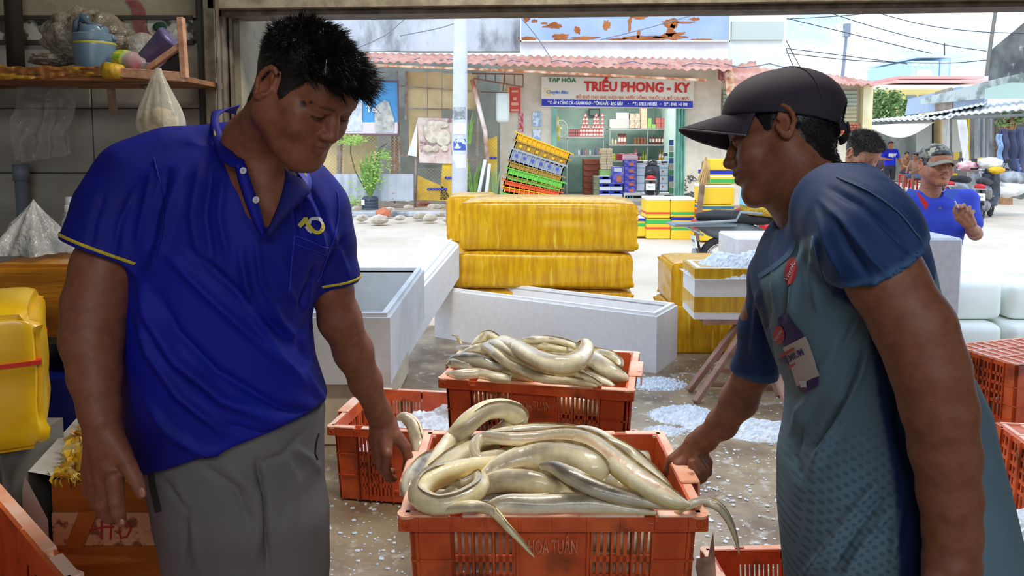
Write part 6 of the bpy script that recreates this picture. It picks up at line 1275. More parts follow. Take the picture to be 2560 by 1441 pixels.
# ================= left interior clutter =================
LB = 2.2
t = tbox('big brown taped carton holding bottles at the left wall', -60, 240, 662, 846, LB, .42, m=m_tapeb, name='taped_carton', bul=.008)
slab('paper_label', 2, 725, 82, 785, LB-.018, .006, mat('paper_label', rgb(206, 176, 128), r=.7), t)
t2 = slab('pale_flap', -30, 640, 182, 664, LB-.006, .01, mat('tape_cream', rgb(216, 190, 110), r=.5), t)
# white shelf slab under bag, bag, bottles
zt2 = P(150, 655, LB).z
c = P(88, 610, LB+.16); 
t = thing('plastic_bag', 'clear plastic bag knotted to a peak on the taped carton', 'plastic bag'); b = MB()
def bagf(u, v):
    a = u*2*math.pi; rr = (1-v)**1.1*(1+.16*math.sin(a*5+v*3)+.08*math.sin(a*11)); zz_ = v**.85
    x = P(80+90*rr*math.cos(a)*1.0+(0)*v, 640-0*v, LB+.12).x; return Vector((x, LB+.14+.12*rr*math.sin(a), zt2+.012+zz_*.165+.006*mnoise.noise(Vector((a*3, v*5, 0)))))
b.grid(60, 26, bagf); b.build('bag_film', MATS['film_white'], t, smooth=True)
for i, (x_, y_, Y) in enumerate(((184, 492, LB+.30), (182, 512, LB+.2), (190, 530, LB+.1), (212, 490, LB+.32))):
    cc = P(x_, 640, Y); cc.z = zt2+.014; r_ = 21/ppm(Y); hh = P(x_, y_, Y).z-cc.z
    t = thing('water_bottle', ['clear water bottle at the back by the wall', 'clear water bottle second from the front', 'clear water bottle nearest the blue sleeve', 'clear water bottle half hidden at the right back'][i], 'bottle', cc)
    b = MB(); b.lathe([(r_*.9, 0), (r_, .01), (r_*.96, hh*.3), (r_, hh*.34), (r_, hh*.62), (r_*.45, hh*.85), (r_*.42, hh*.9)], 20); b.build('bottle_body', mat('bottle_clear', rgb(206, 212, 214), r=.1, alpha=.45, spec=.9, bump=.3, bs=30), t, smooth=True)
    b = MB(); b.lathe([(r_*.62, hh*.84), (r_*.64, hh*.86), (r_*.64, hh*.98), (r_*.55, hh)], 20); b.build('cap', mat('cap_white', rgb(226, 228, 230), r=.4), t, angle=40)
# pink-yellow box scrap seen between arm and shirt
# blue barrel
bx_ = P(180, 950, 2.3).x; t = thing('plastic_barrel', 'dark blue plastic barrel in the shaded left corner', 'barrel', (bx_-.06, 2.42, 0)); b = MB(); b.lathe([(.24, 0), (.27, .03), (.28, .2), (.285, .22), (.28, .24), (.28, .62), (.285, .64), (.28, .66), (.26, .80), (.2, .82), (.02, .82)], 40); b.build('barrel_body', mat('barrel_blue', rgb(10, 24, 96), r=.35, c2=rgb(6, 14, 62), ns=3), t, angle=40)
b = MB(); b.lathe([(.287, .2), (.292, .205), (.292, .235), (.287, .24)], 40); b.build('hoop', MATS['barrel_blue'], t)
# support for the big carton
t = thing('carton_stand', 'dark low stand under the brown taped carton', 'stand'); b = MB(); zc_ = P(100, 846, LB).z; b.b2(P(-60, 800, LB+.1).x, P(300, 800, LB+.1).x, LB+.47, LB+.5, .65, zc_+.0); b.b2(P(-60, 800, LB).x, P(300, 800, LB).x, LB+.02, LB+.5, zc_-.025, zc_); b.build('stand_frame', m_dark, t)
# yellow box front left
t = tbox('bright yellow foam box with a red band at the far left edge', -190, 47, 796, 1144, 1.66, .34, name='taped_foam_box', bul=.02, rz=R(30), m=mat('tape_yellow_smooth', rgb(236, 190, 20), r=.35, c2=rgb(218, 164, 14), ns=4, coat=.3, bump=.15, bs=8))
b = MB(); w_ = 237/ppm(1.62); hz_ = (P(0, 916, 1.62)-P(0, 1144, 1.62)).z; b.b2(-w_/2-.012, w_/2+.013, -.012, .35, hz_-.005, hz_+.005); b.build('red_band', mat('red_tape', rgb(206, 44, 30), r=.4), t)
t_ = thing('low_shelf', 'dark support under the bright yellow foam box', 'stand', (t.location.x, 1.62, 0)); b = MB(); b.b2(-.12, .02, .06, .3, 0, t.location.z-.004); b.build('support', m_dark, t_)
# foam box with torn carton lining (110 X)
BY = 1.62; t = thing('fish_box', 'old foam box lined with torn brown taped carton marked 110 X', 'box')
zf = P(130, 1200, BY).z; xb0 = P(128, 1200, BY).x; xb1 = P(470, 1200, BY).x
b = MB(); b.b2(xb0, xb1, BY, BY+.02, 0.0, zf); b.b2(xb0, xb0+.02, BY, BY+.62, 0, zf); b.b2(xb1-.02, xb1, BY, BY+.62, 0, zf); b.b2(xb0, xb1, BY+.6, BY+.62, 0, zf)
b.build('carton_wall', mat('brown_tape_old', rgb(160, 96, 36), r=.4, c2=rgb(140, 76, 24), ns=3, st=(.4, .4, 5), c3=rgb(190, 126, 60), ns3=3, mix3=(.6, .7), coat=.25, bump=.2, bs=20), t)
slabw = lambda n_, x0, y0, x1, y1, m_: slab(n_, x0, y0, x1, y1, BY-.006, .005, m_, t)
m_cw = mat('cracked_card', rgb(190, 146, 110), r=.8, c2=rgb(120, 76, 50), ns=26, mix=(.52, .58))
slabw('bare_card', 133, 1284, 480, 1365, m_cw)
b = MB(); b.prism([(160, 1372), (196, 1282), (246, 1278), (206, 1374)], BY-.009, BY-.006, lambda u, v, d: P(u, v, d)); b.build('diagonal_tape', mat('tape_dgl', rgb(160, 96, 40), r=.4, c2=rgb(130, 70, 24), ns=6), t)
m_mk = mat('marker_red', rgb(170, 44, 34), r=.7)
def stroke(pts, r_=.0022):
    b = MB(); b.tube([P(x_, y_, BY-.008) for x_, y_ in pts], r_, 5); return b
for q in (((222, 1325), (262, 1318), (285, 1318)), ((254, 1304), (254, 1350)), ((278, 1308), (276, 1350)), ((300, 1318), (297, 1332), (304, 1346), (318, 1342), (327, 1324), (318, 1304)), ((385, 1330), (400, 1310), (404, 1302)), ((390, 1306), (408, 1328))): stroke(q).build('marker_stroke', m_mk, t)
# foam outer shell on the left with slanted side
b = MB(); b.prism([(62, 1190), (120, 1300), (128, 1450), (60, 1450), (55, 1230)], BY+.0, BY+.03, lambda u, v, d: P(u, v, d)); 
A0 = P(70, 1180, BY); A1 = P(130, 1190, BY); B0 = P(215, 1020, 2.25); B1 = P(262, 1040, 2.25)
b.bm.faces.new([b.bm.verts.new(v) for v in (A0, A1, B1, B0)]); lo_ = [Vector((v.x, v.y, v.z-.5)) for v in (A0, B0)]; b.bm.faces.new([b.bm.verts.new(v) for v in (A0, B0, lo_[1], lo_[0])])
lo_ = [Vector((v.x, v.y, v.z-.5)) for v in (A1, B1)]; b.bm.faces.new([b.bm.verts.new(v) for v in (A1, B1, lo_[1], lo_[0])])
b.build('foam_shell', mat('foam_dirty', rgb(186, 182, 172), r=.8, c2=rgb(150, 144, 132), ns=3), t)
# torn yellow tape frills
random.seed(14); fb = MB()
for i in range(240):
    u = random.random(); 
    if i < 120: base = P(130+52*u, 1200-8*u, BY+.01).lerp(P(320, 900, 2.2), random.random()**1.3*.95) if False else P(132+30*random.random(), 1195, BY+.02).lerp(P(312, 905, 2.22), u)
    else: base = P(130+330*u, 1203-6*math.sin(u*3), BY+.01)
    d = Vector((random.gauss(0, 1), random.gauss(-.2, .6), random.uniform(.1, 1))).normalized()*random.uniform(.012, .03); s_ = d.cross(Vector((random.random(), random.random(), 0))).normalized()*random.uniform(.008, .016)
    q = [base-s_, base+s_, base+d+s_*.6, base+d*1.3-s_*.2, base+d*.8-s_*1.2]; fb.bm.faces.new([fb.bm.verts.new(v) for v in q])
tag(fb.build('torn_tape_frills', mat('frill_yellow', rgb(214, 176, 60), r=.4, c2=rgb(238, 220, 150), ns=20, mix=(.5, .6), c3=rgb(150, 100, 50), ns3=16, mix3=(.56, .66)), t, fixn=False), kind='stuff')
# bagged fish inside: crumpled film over grey fish
for i, (x_, y_, Y, rx, ry, rz_) in enumerate(((330, 1075, 1.95, .14, .12, .05), (300, 1140, 1.78, .12, .1, .05), (360, 1150, 1.75, .11, .08, .045), (345, 990, 2.12, .12, .12, .06), (250, 1150, 1.8, .08, .1, .05))):
    blob('bag_of_fish', ['crumpled clear bag of fish in the middle of the lined box', 'crumpled bag of fish nearest the hanging hand', 'bag of fish under the shirt hem', 'white crumpled bag at the back of the lined box', 'white crumpled film at the left of the lined box'][i], 'plastic bag', P(x_, y_, Y)-Vector((0, 0, .03)), rx, ry, rz_, mat('film_fish', rgb(190, 190, 184), r=.2, c2=rgb(110, 112, 110), ns=7, mix=(.48, .58), bump=1, bs=14, coat=.4, bdist=.03), amp=.35, fr=2.4, sub=5, seed=i)
b = MB(); b.b2(xb0+.01, xb1-.01, BY+.02, BY+.6, 0, zf-.09); b.build('fish_bed', mat('fish_grey', rgb(120, 122, 120), r=.4, c2=rgb(80, 82, 84), ns=9), t)
# slab of tape-covered box behind (yellow torn) near (310-330, 880)
# ================= people =================
from mathutils.bvhtree import BVHTree
m_skin = mat('skin', (.3, .16, .1), r=.5, attr='col', c2=rgb(226, 214, 208), ns=60, mix=(.4, .7), bump=.12, bs=320, sss=.12, spec=.4, bdist=.003)
m_hair = mat('hair_black', rgb(20, 17, 16), r=.38, spec=.6, c2=rgb(30, 26, 24), ns=90)
m_hairg = mat('hair_grey_brown', rgb(70, 62, 58), r=.5, c2=rgb(40, 36, 34), ns=90)
m_eyew = mat('eye_white', rgb(206, 196, 188), r=.15); m_iris = mat('eye_iris', rgb(26, 16, 12), r=.08)
def px(x, y, Y): return np.array(P(x, y, Y))
def orient(F, U=(0, 0, 1)):
    F = Vector(F).normalized(); Rr = F.cross(Vector(U)).normalized(); U = Rr.cross(F); return Matrix((Rr, F, U)).transposed()
def head_sdf(s, c, R3, sc, lids=(.0042, -.001), ears=(1, 1), fat=1.0, neck_to=None, neck_r=(.054, .06)):
    T = lambda x, y, z: np.array(Vector(c)+R3 @ (Vector((x, y, z))*sc)); R4 = R3.to_4x4()
    s.ell(T(0, -.018, .03), np.array((.076, .094, .08))*sc, R4, k=.01)
    s.ell(T(0, .022, -.035), np.array((.060*fat, .066, .078))*sc, R4, k=.03*sc)
    for q in (-1, 1):
        s.rc(T(q*.050*fat, -.008, -.048), T(q*.016, .064, -.098), .022*sc, .017*sc, k=.028*sc)
        s.rc(T(q*.052*fat, -.012, -.01), T(q*.050*fat, -.008, -.05), .022*sc, .022*sc, k=.025*sc)
        s.ell(T(q*.037*fat, .055, -.034), np.array((.026, .024, .026))*sc, R4, k=.02*sc)
        s.ell(T(q*.052, .035, -.012), np.array((.018, .03, .014))*sc, R4, k=.016*sc)
    s.rc(T(-.010, .070, -.104), T(.010, .070, -.104), .016*sc, .016*sc, k=.018*sc)
    s.rc(T(-.034, .070, .020), T(.034, .070, .020), .013*sc, .013*sc, k=.02*sc)
    s.ell(T(0, .052, .048), np.array((.052, .036, .04))*sc, R4, k=.03*sc)
    for q in (-1, 1):
        s.ell(T(q*.031, .091, -.001), np.array((.018, .013, .012))*sc, R4, mode='s', k=.018*sc)
        s.ell(T(q*.031, .0715, -.001), np.array((.0165, .0138, .0128))*sc, R4, k=.005*sc)
        s.rc(T(q*.019, .083, -.001+lids[1]), T(q*.043, .078, .0005+lids[1]), lids[0]*.75*sc, lids[0]*.55*sc, mode='s', k=.002*sc)
        s.rc(T(q*.018, .0835, .0075), T(q*.044, .0765, .0085), .0032*sc, .003*sc, k=.004*sc)
    s.chain([(T(0, .079, .012), .0065*sc), (T(0, .090, -.010), .0085*sc), (T(0, .101, -.030), .0115*sc)], k=.012*sc)
    for q in (-1, 1):
        s.ell(T(q*.0125, .093, -.034), np.array((.0082, .0105, .0078))*sc, R4, k=.006*sc)
        s.ell(T(q*.0068, .0985, -.0415), np.array((.0034, .0045, .0034))*sc, R4, mode='s', k=.003*sc)
    s.ell(T(0, .074, -.058), np.array((.026, .019, .020))*sc, R4, k=.016*sc)
    s.chain([(T(-.021, .080, -.0575), .003*sc), (T(-.007, .0905, -.0545), .0052*sc), (T(0, .0915, -.0555), .0048*sc), (T(.007, .0905, -.0545), .0052*sc), (T(.021, .080, -.0575), .003*sc)], k=.006*sc)
    s.chain([(T(-.018, .080, -.064), .003*sc), (T(0, .089, -.068), .0068*sc), (T(.018, .080, -.064), .003*sc)], k=.006*sc)
    s.chain([(T(-.025, .081, -.0595), .0012*sc), (T(-.008, .0965, -.0602), .0014*sc), (T(.008, .0965, -.0602), .0014*sc), (T(.025, .081, -.0595), .0012*sc)], mode='s', k=.003*sc)
    for q in (-1, 1):
        if not ears[(q+1)//2]: continue
        pts = []
        for a in np.linspace(-.35, 4.3, 11):
            ry, rz_ = (.017, .030) if a < 2.4 else (.012, .030)
            pts.append((T(q*(.082+.006*math.sin(a*.5)), -.016-ry*math.sin(a-.35)*1.0+.004, .002+rz_*math.cos(a-.25)), .0042*sc if a < 3 else .0055*sc))
        s.ell(T(q*.079, -.014, .0), np.array((.0045, .016, .028))*sc, (R3 @ Matrix.Rotation(q*-.35, 3, 'Z')).to_4x4(), k=.005*sc)
        s.chain(pts, k=.004*sc); s.ell(T(q*.086, -.008, -.002), np.array((.006, .0085, .013))*sc, R4, mode='s', k=.005*sc)
        s.rc(T(q*.080, .002, -.004), T(q*.081, .001, -.010), .004*sc, .004*sc, k=.004*sc)
    if neck_to is not None:
        s.rc(T(0, -.032, -.055), neck_to, neck_r[0]*sc, neck_r[1], k=.03)
    return T
def skin_cols(V, T, c, R3, sc, tone, extra=None, hairmask=None, haircol=None, seed=0):
    L = (V-np.array(c)) @ np.array(R3)/sc; col = np.tile(np.array(tone, float), (len(V), 1))
    n3 = np.array([mnoise.noise(Vector(v)*14) for v in V[::1]]) if len(V) < 60000 else np.zeros(len(V))
    col *= (1+.10*n3)[:, None]
    def tint(w, cc): 
        nonlocal col; w = np.clip(w, 0, 1)[:, None]; col = col*(1-w)+np.array(cc)*w
    near = np.linalg.norm(L, axis=1) < .16
    lip = np.minimum(seg_dist(L, (-.017, .083, -.056), (.017, .083, -.056)), seg_dist(L, (-.013, .085, -.066), (.013, .085, -.066)))
    tint(near*(1-sst(lip, .007, .0115))*.5, np.array(tone)*np.array((.82, .55, .58)))
    tint(near*(1-sst(seg_dist(L, (-.02, .094, -.0602), (.02, .086, -.0602)), .0015, .004))*.5, np.array(tone)*.3)
    for q in (-1, 1):
        d = seg_dist(L, (q*.014, .0865, .0185), (q*.034, .079, .0235)); tint(near*(1-sst(d, .0025, .0065))*.72, np.array(tone)*.16)
        d = seg_dist(L, (q*.034, .079, .0235), (q*.048, .068, .0195)); tint(near*(1-sst(d, .0015, .005))*.6, np.array(tone)*.16)
        d = np.linalg.norm(L-np.array((q*.04, .065, -.035)), axis=1); tint(near*(1-sst(d, .01, .035))*.25, np.array(tone)*np.array((1.25, .95, .85)))
        d = seg_dist(L, (q*.018, .083, .004), (q*.044, .076, .004)); tint(near*(1-sst(d, .003, .011))*.4, np.array(tone)*.6)
        d = np.linalg.norm(L-np.array((q*.083, -.014, 0)), axis=1); tint(near*(1-sst(d, .012, .03))*.35, np.array(tone)*np.array((1.3, .8, .7)))
    if hairmask is not None: tint(hairmask(L)*near, haircol)
    if extra: 
        for (p, r_, cc, w) in extra: d = np.linalg.norm(V-np.array(p), axis=1); tint((1-sst(d, r_*.6, r_))*w, cc)
    return col
def line(y, tab): xs, zs = zip(*sorted(tab)); return np.interp(y, xs, zs)
HL = [(-.12, -.062), (-.09, -.06), (-.06, -.045), (-.035, -.012), (-.012, .03), (0, .02), (.012, -.004), (.03, .0), (.036, .03), (.055, .052), (.09, .060), (.12, .06)]
def eyes(T, c, R3, sc, parent, look=(0, 1, -.2), z=0, wd=True):
    for q in (-1, 1):
        b = MB(); cc = Vector(T(q*.031, .0700, -.001+z)); b.sph(cc, .0118*sc, 3); e_ = b.build('eye', m_eyew, parent, smooth=True, world=wd)
        d = (R3 @ Vector(look)).normalized(); b = MB(); Mq = Matrix.Translation(cc+d*.0099*sc) @ d.to_track_quat('Z', 'Y').to_matrix().to_4x4(); b.sph((0, 0, 0), .0056*sc, 2, (1, 1, .42), M=Mq); b.build('iris', m_iris, e_, smooth=True, world=wd)
def strands(name, m, parent, pts, nrm, length, flow, n=4, w=.0006, jit=.35, seed=1, curl=.3, grav=(0, 0, -1), gw=.2, world=True):
    """hair strands: tapered three-sided blades in one mesh"""
    rg = np.random.default_rng(seed); k = len(pts); d = nrm+flow*1.0+rg.normal(0, jit, (k, 3)); d /= np.linalg.norm(d, axis=1)[:, None]
    side = np.cross(d, rg.normal(0, 1, (k, 3))); side /= np.linalg.norm(side, axis=1)[:, None]; up = np.cross(d, side); cv = rg.normal(0, curl, (k, 3))+np.array(grav)*gw+flow*.5
    V = []; 
    for i in range(n+1):
        t = i/n; p = pts+(d*t+cv*t*t*.5)*length[:, None]; ww = w*(1-t)**.7+.00003
        for a in (0, 2.094, 4.189): V.append(p+(side*math.cos(a)+up*math.sin(a))*ww)
    V = np.stack(V, 1).reshape(-1, 3); st = (n+1)*3; F = []
    for i in range(n):
        for j in range(3): F.append([i*3+j, i*3+(j+1) % 3, (i+1)*3+(j+1) % 3, (i+1)*3+j])
    F = np.array(F); Q = (F[None]+np.arange(k)[:, None, None]*st).reshape(-1, 4)
    return tag(link(name, mesh_from(name, V, Q), m, parent, world=world), kind='stuff')
def hair_shell(V, Q, L, mask, thick, name, m, parent, world=True):
    """scalp patch lifted off the head: mask(L) 0..1, thick(L) metres"""
    N = vnormals(V, Q); w = mask(L); keep = w > .02; fq = keep[Q].all(1); Q2 = Q[fq]; used = np.unique(Q2); mp = -np.ones(len(V), int); mp[used] = np.arange(len(used))
    V2 = V[used]+N[used]*(thick(L[used])*w[used])[:, None]; return link(name, mesh_from(name, V2, mp[Q2]), m, parent, world=world), V2, N[used], L[used], w[used]
def brows(T, R3, sc, parent, m=m_hair, w=1, sides=(-1, 1), dens=140, world=True):
    rg = np.random.default_rng(3); Pp = []; Fl = []; Nn = []
    for q in sides:
        for i in range(dens):
            u = rg.random(); x = .012+.036*u; z = .0185+.006*math.sin(u*2.6)-.003*u+rg.normal(0, .0016); y = .0865-.016*u*u-.002
            Pp.append(T(q*x, y, z)); Fl.append(np.array(R3 @ Vector((q*1.4, -.3, .25-.5*u)))); Nn.append(np.array(R3 @ Vector((0, .5, 0))))
    Pp = np.array(Pp); return strands('eyebrows', m, parent, Pp, np.array(Nn), np.full(len(Pp), .009*sc), np.array(Fl), n=2, w=.00045*w, jit=.15, gw=0, world=world)
def merge(parts):
    Vs = []; Qs = []; o = 0
    for V, Q in parts: Vs.append(V); Qs.append(Q+o); o += len(V)
    return np.concatenate(Vs), np.concatenate(Qs)
def join_islands(core, parts):
    """sews the open (hidden) edges of finely modelled parts onto the coarser body core, so the body is one surface"""
    from mathutils.kdtree import KDTree
    V, Q = core; kd = KDTree(len(V)); [kd.insert(Vector(v), i) for i, v in enumerate(V)]; kd.balance(); Vs = [V]; Qs = [Q]; o = len(V)
    for v, q in parts:
        e = np.concatenate([q[:, [0, 1]], q[:, [1, 2]], q[:, [2, 3]], q[:, [3, 0]]]); key = np.sort(e, 1); u, inv, cnt = np.unique(key, axis=0, return_inverse=True, return_counts=True); be = e[cnt[inv.ravel()] == 1]; sew = []
        near = {i: kd.find(Vector(v[i]))[1] for i in np.unique(be)}
        for a, b_ in be:
            if near[a] != near[b_]: sew.append([b_+o, a+o, near[a], near[b_]])
        Vs.append(v); Qs.append(q+o)
        if sew: Qs.append(np.array(sew))
        o += len(v)
    return np.concatenate(Vs), np.concatenate(Qs)
def core_body(spec, vox=.009):
    s = SDF()
    for ch in spec: s.chain([(px(*p), r_) for p, r_ in ch], k=.03)
    A = np.array([px(*p) for ch in spec for p, r_ in ch]); return s.mesh(A.min(0)-.16, A.max(0)+.16, vox)
def fold_disp(V, Q, folds, depth=.35):
    """cloth creases measured on the picture: polyline (px), half width px, height m"""
    N = vnormals(V, Q); x, y = proj_px(V); view = -(V-np.array([0, 0, CAMH])); view /= np.linalg.norm(view, axis=1)[:, None]; fc = sst((N*view).sum(1), 0.02, depth)
    S2 = np.stack([x, y], 1); D = np.zeros(len(V))
    for pts, w, h in folds:
        best = np.full(len(V), 1e9); tt = np.zeros(len(V)); k = len(pts)-1
        for i in range(k):
            a = np.array(pts[i], float); b_ = np.array(pts[i+1], float); ab = b_-a; t = np.clip(((S2-a) @ ab)/(ab@ab), 0, 1); d = np.linalg.norm(S2-a-t[:, None]*ab, axis=1); m_ = d < best; best = np.where(m_, d, best); tt = np.where(m_, (i+t)/k, tt)
        D += h*np.exp(-(best/w)**2)*np.clip(np.sin(np.pi*np.clip(tt*.9+.05, 0, 1))*1.6, 0, 1)
    return V+N*(D*fc)[:, None]
def cloth_noise(V, Q, a=.003, f=(9, 9, 4), seed=0):
    N = vnormals(V, Q); q = np.array([mnoise.noise(Vector((v[0]*f[0]+seed, v[1]*f[1], v[2]*f[2])))+.4*mnoise.noise(Vector((v[0]*f[0]*2.4+seed, v[1]*f[1]*2.4, v[2]*f[2]*2.4))) for v in V]); return V+N*(q*a)[:, None]
class Skinmap:
    """finds the point of a cloth mesh under a picture point, so that prints and seams lie on the cloth"""
    def __init__(s, V, Q): s.b = BVHTree.FromPolygons([Vector(v) for v in V], Q.tolist())
    def at(s, x, y, off=.0015):
        o_ = Vector((0, 0, CAMH)); d = ray(x, y).normalized(); h = s.b.ray_cast(o_, d)
        if h[0] is None: return P(x, y, 1.3)
        n_ = h[1] if h[1].dot(d) < 0 else -h[1]; return h[0]+n_*off
    def strip(s, pts, w, name, m, parent, off=.0015, n=6, rad=None):
        q = catmull(pts, n); ps = [s.at(x, y, off) for x, y in q]
        b = MB()
        if rad: b.tube(ps, rad, 6)
        else:
            A = []
            for i, (x, y) in enumerate(q):
                x0, y0 = q[max(i-1, 0)]; x1, y1 = q[min(i+1, len(q)-1)]; dx, dy = x1-x0, y1-y0; l_ = math.hypot(dx, dy) or 1; A.append((s.at(x-dy/l_*w/2, y+dx/l_*w/2, off), s.at(x+dy/l_*w/2, y-dx/l_*w/2, off)))
            b.grid(len(A), 2, lambda u, v: A[round(u*(len(A)-1))][round(v)])
        return b.build(name, m, parent, smooth=True, world=True)
    def patch(s, quad, name, m, parent, nu=24, nv=24, off=.0015, f=None):
        """quad corners in px: tl, tr, br, bl; f(u,v) keeps a cell"""
        tl, tr, br, bl = [np.array(q, float) for q in quad]; b = MB(); g = {}
        def pt(i, j):
            if (i, j) not in g: u, v = i/nu, j/nv; q = (tl*(1-u)+tr*u)*(1-v)+(bl*(1-u)+br*u)*v; g[i, j] = b.bm.verts.new(s.at(*q, off))
            return g[i, j]
        for i in range(nu):
            for j in range(nv):
                if f is None or f((i+.5)/nu, (j+.5)/nv): b.bm.faces.new((pt(i, j), pt(i, j+1), pt(i+1, j+1), pt(i+1, j)))
        return b.build(name, m, parent, smooth=True, world=True)
    def text(s, st, cx_, cy_, size, ang, m, parent, sx=1, off=.0025, name='lettering', shear=0, bold=0):
        o = text_obj(name, st, 1, m, None, ext=0, rot=(0, 0, 0), shear=shear, off=bold); ca, sa = math.cos(ang), math.sin(ang)
        for v in o.data.vertices:
            x, y = v.co.x*size*sx, -v.co.y*size; v.co = s.at(cx_+x*ca-y*sa, cy_+x*sa+y*ca, off)
        o.parent = parent; o.matrix_parent_inverse = world_of(parent).inverted()
        return o
def hand(s, wr, wrr, joints, k=.0025, palm=None):
    """joints: list of chains of ((x,y,Y), r px); palm: list of chains"""
    for ch in palm or []:
        s.chain([(px(*p), r_/ppm(p[2])) for p, r_ in ch], k=.010)
    for ch in joints: s.chain([(px(*p), r_/ppm(p[2])) for p, r_ in ch], k=k)
def nail(parent, x, y, Y, w, h, ang, m=None):
    b = MB(); c = P(x, y, Y); b.sph((0, 0, 0), 1, 2, M=Matrix.Translation(c) @ Matrix.Rotation(-ang, 4, 'Y') @ Matrix.Diagonal((w/ppm(Y), .0018, h/ppm(Y), 1))); return b.build('nail', mat('nail', rgb(170, 112, 92), r=.3, coat=.2), parent, smooth=True, world=True)
def pxsec(rows):
    out_ = []
    for (y, xl, xr, Y, ry) in rows: a = P(xl, y, Y); c = P(xr, y, Y); out_.append((a.z, (a.x+c.x)/2, Y, (c.x-a.x)/2, ry))
    return out_
# ---------------- man in the blue polo shirt ----------------
LT = rgb(136, 84, 61)
man1 = thing('person', 'man with spiky black hair in royal blue polo and grey trousers looking down at eels', 'person', (P(600, 800, 1.4).x, 1.4, 0))
hc = P(764, 232, 1.25); pit = R(34); yw = R(58)
Fd = Vector((math.sin(yw)*math.cos(pit), -math.cos(yw)*math.cos(pit), -math.sin(pit))); HR = orient(Fd, (.10, .0, 1)); hs = .915
s = SDF(); T = head_sdf(s, hc, HR, hs, lids=(.0021, -.0052), fat=1.14, neck_to=px(648, 372, 1.36), neck_r=(.060, .060))
s.ell(T(0, .045, -.092), np.array((.04, .034, .022)), HR.to_4x4(), k=.03)   # fuller under the chin
s.rc(px(648, 372, 1.36), px(650, 480, 1.385), .060, .085, k=.04)
s.rc(px(560, 440, 1.40), px(730, 500, 1.43), .055, .045, k=.04)
s.chain([(px(655, 430, 1.341), .060), (px(661, 520, 1.334), .052), (px(668, 600, 1.340), .045)], k=.015)
s.loft(pxsec([(450, 560, 740, 1.40, .09), (520, 450, 800, 1.40, .10), (600, 400, 800, 1.40, .11), (800, 345, 760, 1.40, .13), (1000, 350, 790, 1.40, .12), (1160, 370, 800, 1.40, .115)]), k=.04, yaw=R(12))
# arm hanging at the left
ARM = [((330, 480, 1.37), 62), ((296, 570, 1.345), 68), ((262, 670, 1.315), 74), ((240, 760, 1.29), 74), ((230, 850, 1.265), 69), ((238, 940, 1.24), 58), ((249, 1020, 1.215), 46), ((256, 1075, 1.20), 43)]
for (a, ra), (b_, rb) in zip(ARM[:-1], ARM[1:]): s.rc(px(*a), px(*b_), ra/ppm(a[2]), rb/ppm(b_[2]), k=.02)
hand(s, None, None, [
 [((286, 1196, 1.165), 23), ((292, 1252, 1.16), 20), ((296, 1280, 1.16), 17.5), ((303, 1306, 1.165), 13.5)],
 [((264, 1204, 1.18), 22), ((258, 1258, 1.185), 20), ((272, 1292, 1.20), 17), ((288, 1300, 1.215), 13)],
 [((240, 1196, 1.195), 21), ((238, 1246, 1.21), 18), ((258, 1282, 1.225), 15), ((276, 1290, 1.235), 12)],
 [((224, 1180, 1.21), 19), ((222, 1226, 1.225), 16), ((240, 1260, 1.24), 13), ((256, 1270, 1.245), 11)],
 [((290, 1110, 1.185), 27), ((322, 1168, 1.17), 21), ((340, 1200, 1.165), 18.5), ((353, 1236, 1.16), 14)]],
 palm=[[((262, 1080, 1.198), 40), ((286, 1190, 1.175), 28)], [((256, 1080, 1.20), 38), ((262, 1196, 1.185), 27)], [((250, 1080, 1.205), 34), ((240, 1190, 1.20), 25)], [((246, 1085, 1.21), 32), ((226, 1176, 1.215), 23)], [((272, 1090, 1.19), 34), ((304, 1140, 1.18), 27)]])
# arm reaching for the crate
ARM2 = [((780, 560, 1.45), 46), ((815, 640, 1.455), 48), ((830, 720, 1.46), 48), ((850, 800, 1.48), 50), ((884, 880, 1.52), 46), ((914, 955, 1.57), 38), ((946, 1030, 1.625), 29), ((962, 1062, 1.645), 29)]
for (a, ra), (b_, rb) in zip(ARM2[:-1], ARM2[1:]): s.rc(px(*a), px(*b_), ra/ppm(a[2]), rb/ppm(b_[2]), k=.02)
HX = (1002, 1150)
hand(s, None, None, [
 [((992, 1092, 1.63), 17), ((1014, 1118, 1.625), 13.5), ((1021, 1146, 1.63), 12.5), ((1013, 1178, 1.64), 9.5)],
 [((950, 1128, 1.61), 15), ((950, 1164, 1.615), 13), ((966, 1184, 1.635), 11.5), ((980, 1180, 1.66), 9.5)],
 [((938, 1112, 1.64), 14), ((942, 1150, 1.64), 12.5), ((957, 1176, 1.66), 11), ((974, 1178, 1.68), 9)],
 [((968, 1136, 1.59), 14), ((964, 1170, 1.60), 12), ((972, 1196, 1.62), 11), ((984, 1198, 1.64), 9.5)],
 [((934, 1100, 1.67), 13), ((940, 1140, 1.67), 11.5), ((955, 1162, 1.69), 10), ((968, 1166, 1.7), 8.5)]],
 palm=[[((962, 1062, 1.645), 30), ((990, 1094, 1.63), 18)], [((958, 1062, 1.645), 28), ((966, 1128, 1.60), 17)], [((954, 1062, 1.65), 27), ((950, 1124, 1.615), 17)], [((950, 1062, 1.655), 25), ((938, 1110, 1.64), 16)], [((948, 1066, 1.66), 22), ((934, 1098, 1.665), 15)]])
def blk(s, x0, x1, y0, y1, Y0, Y1, vox, sm=1):
    a = [P(x, y, Y) for x in (x0, x1) for y in (y0, y1) for Y in (Y0, Y1)]; lo = [min(v[i] for v in a) for i in range(3)]; hi = [max(v[i] for v in a) for i in range(3)]; lo[1], hi[1] = Y0, Y1; return s.mesh(lo, hi, vox, sm)
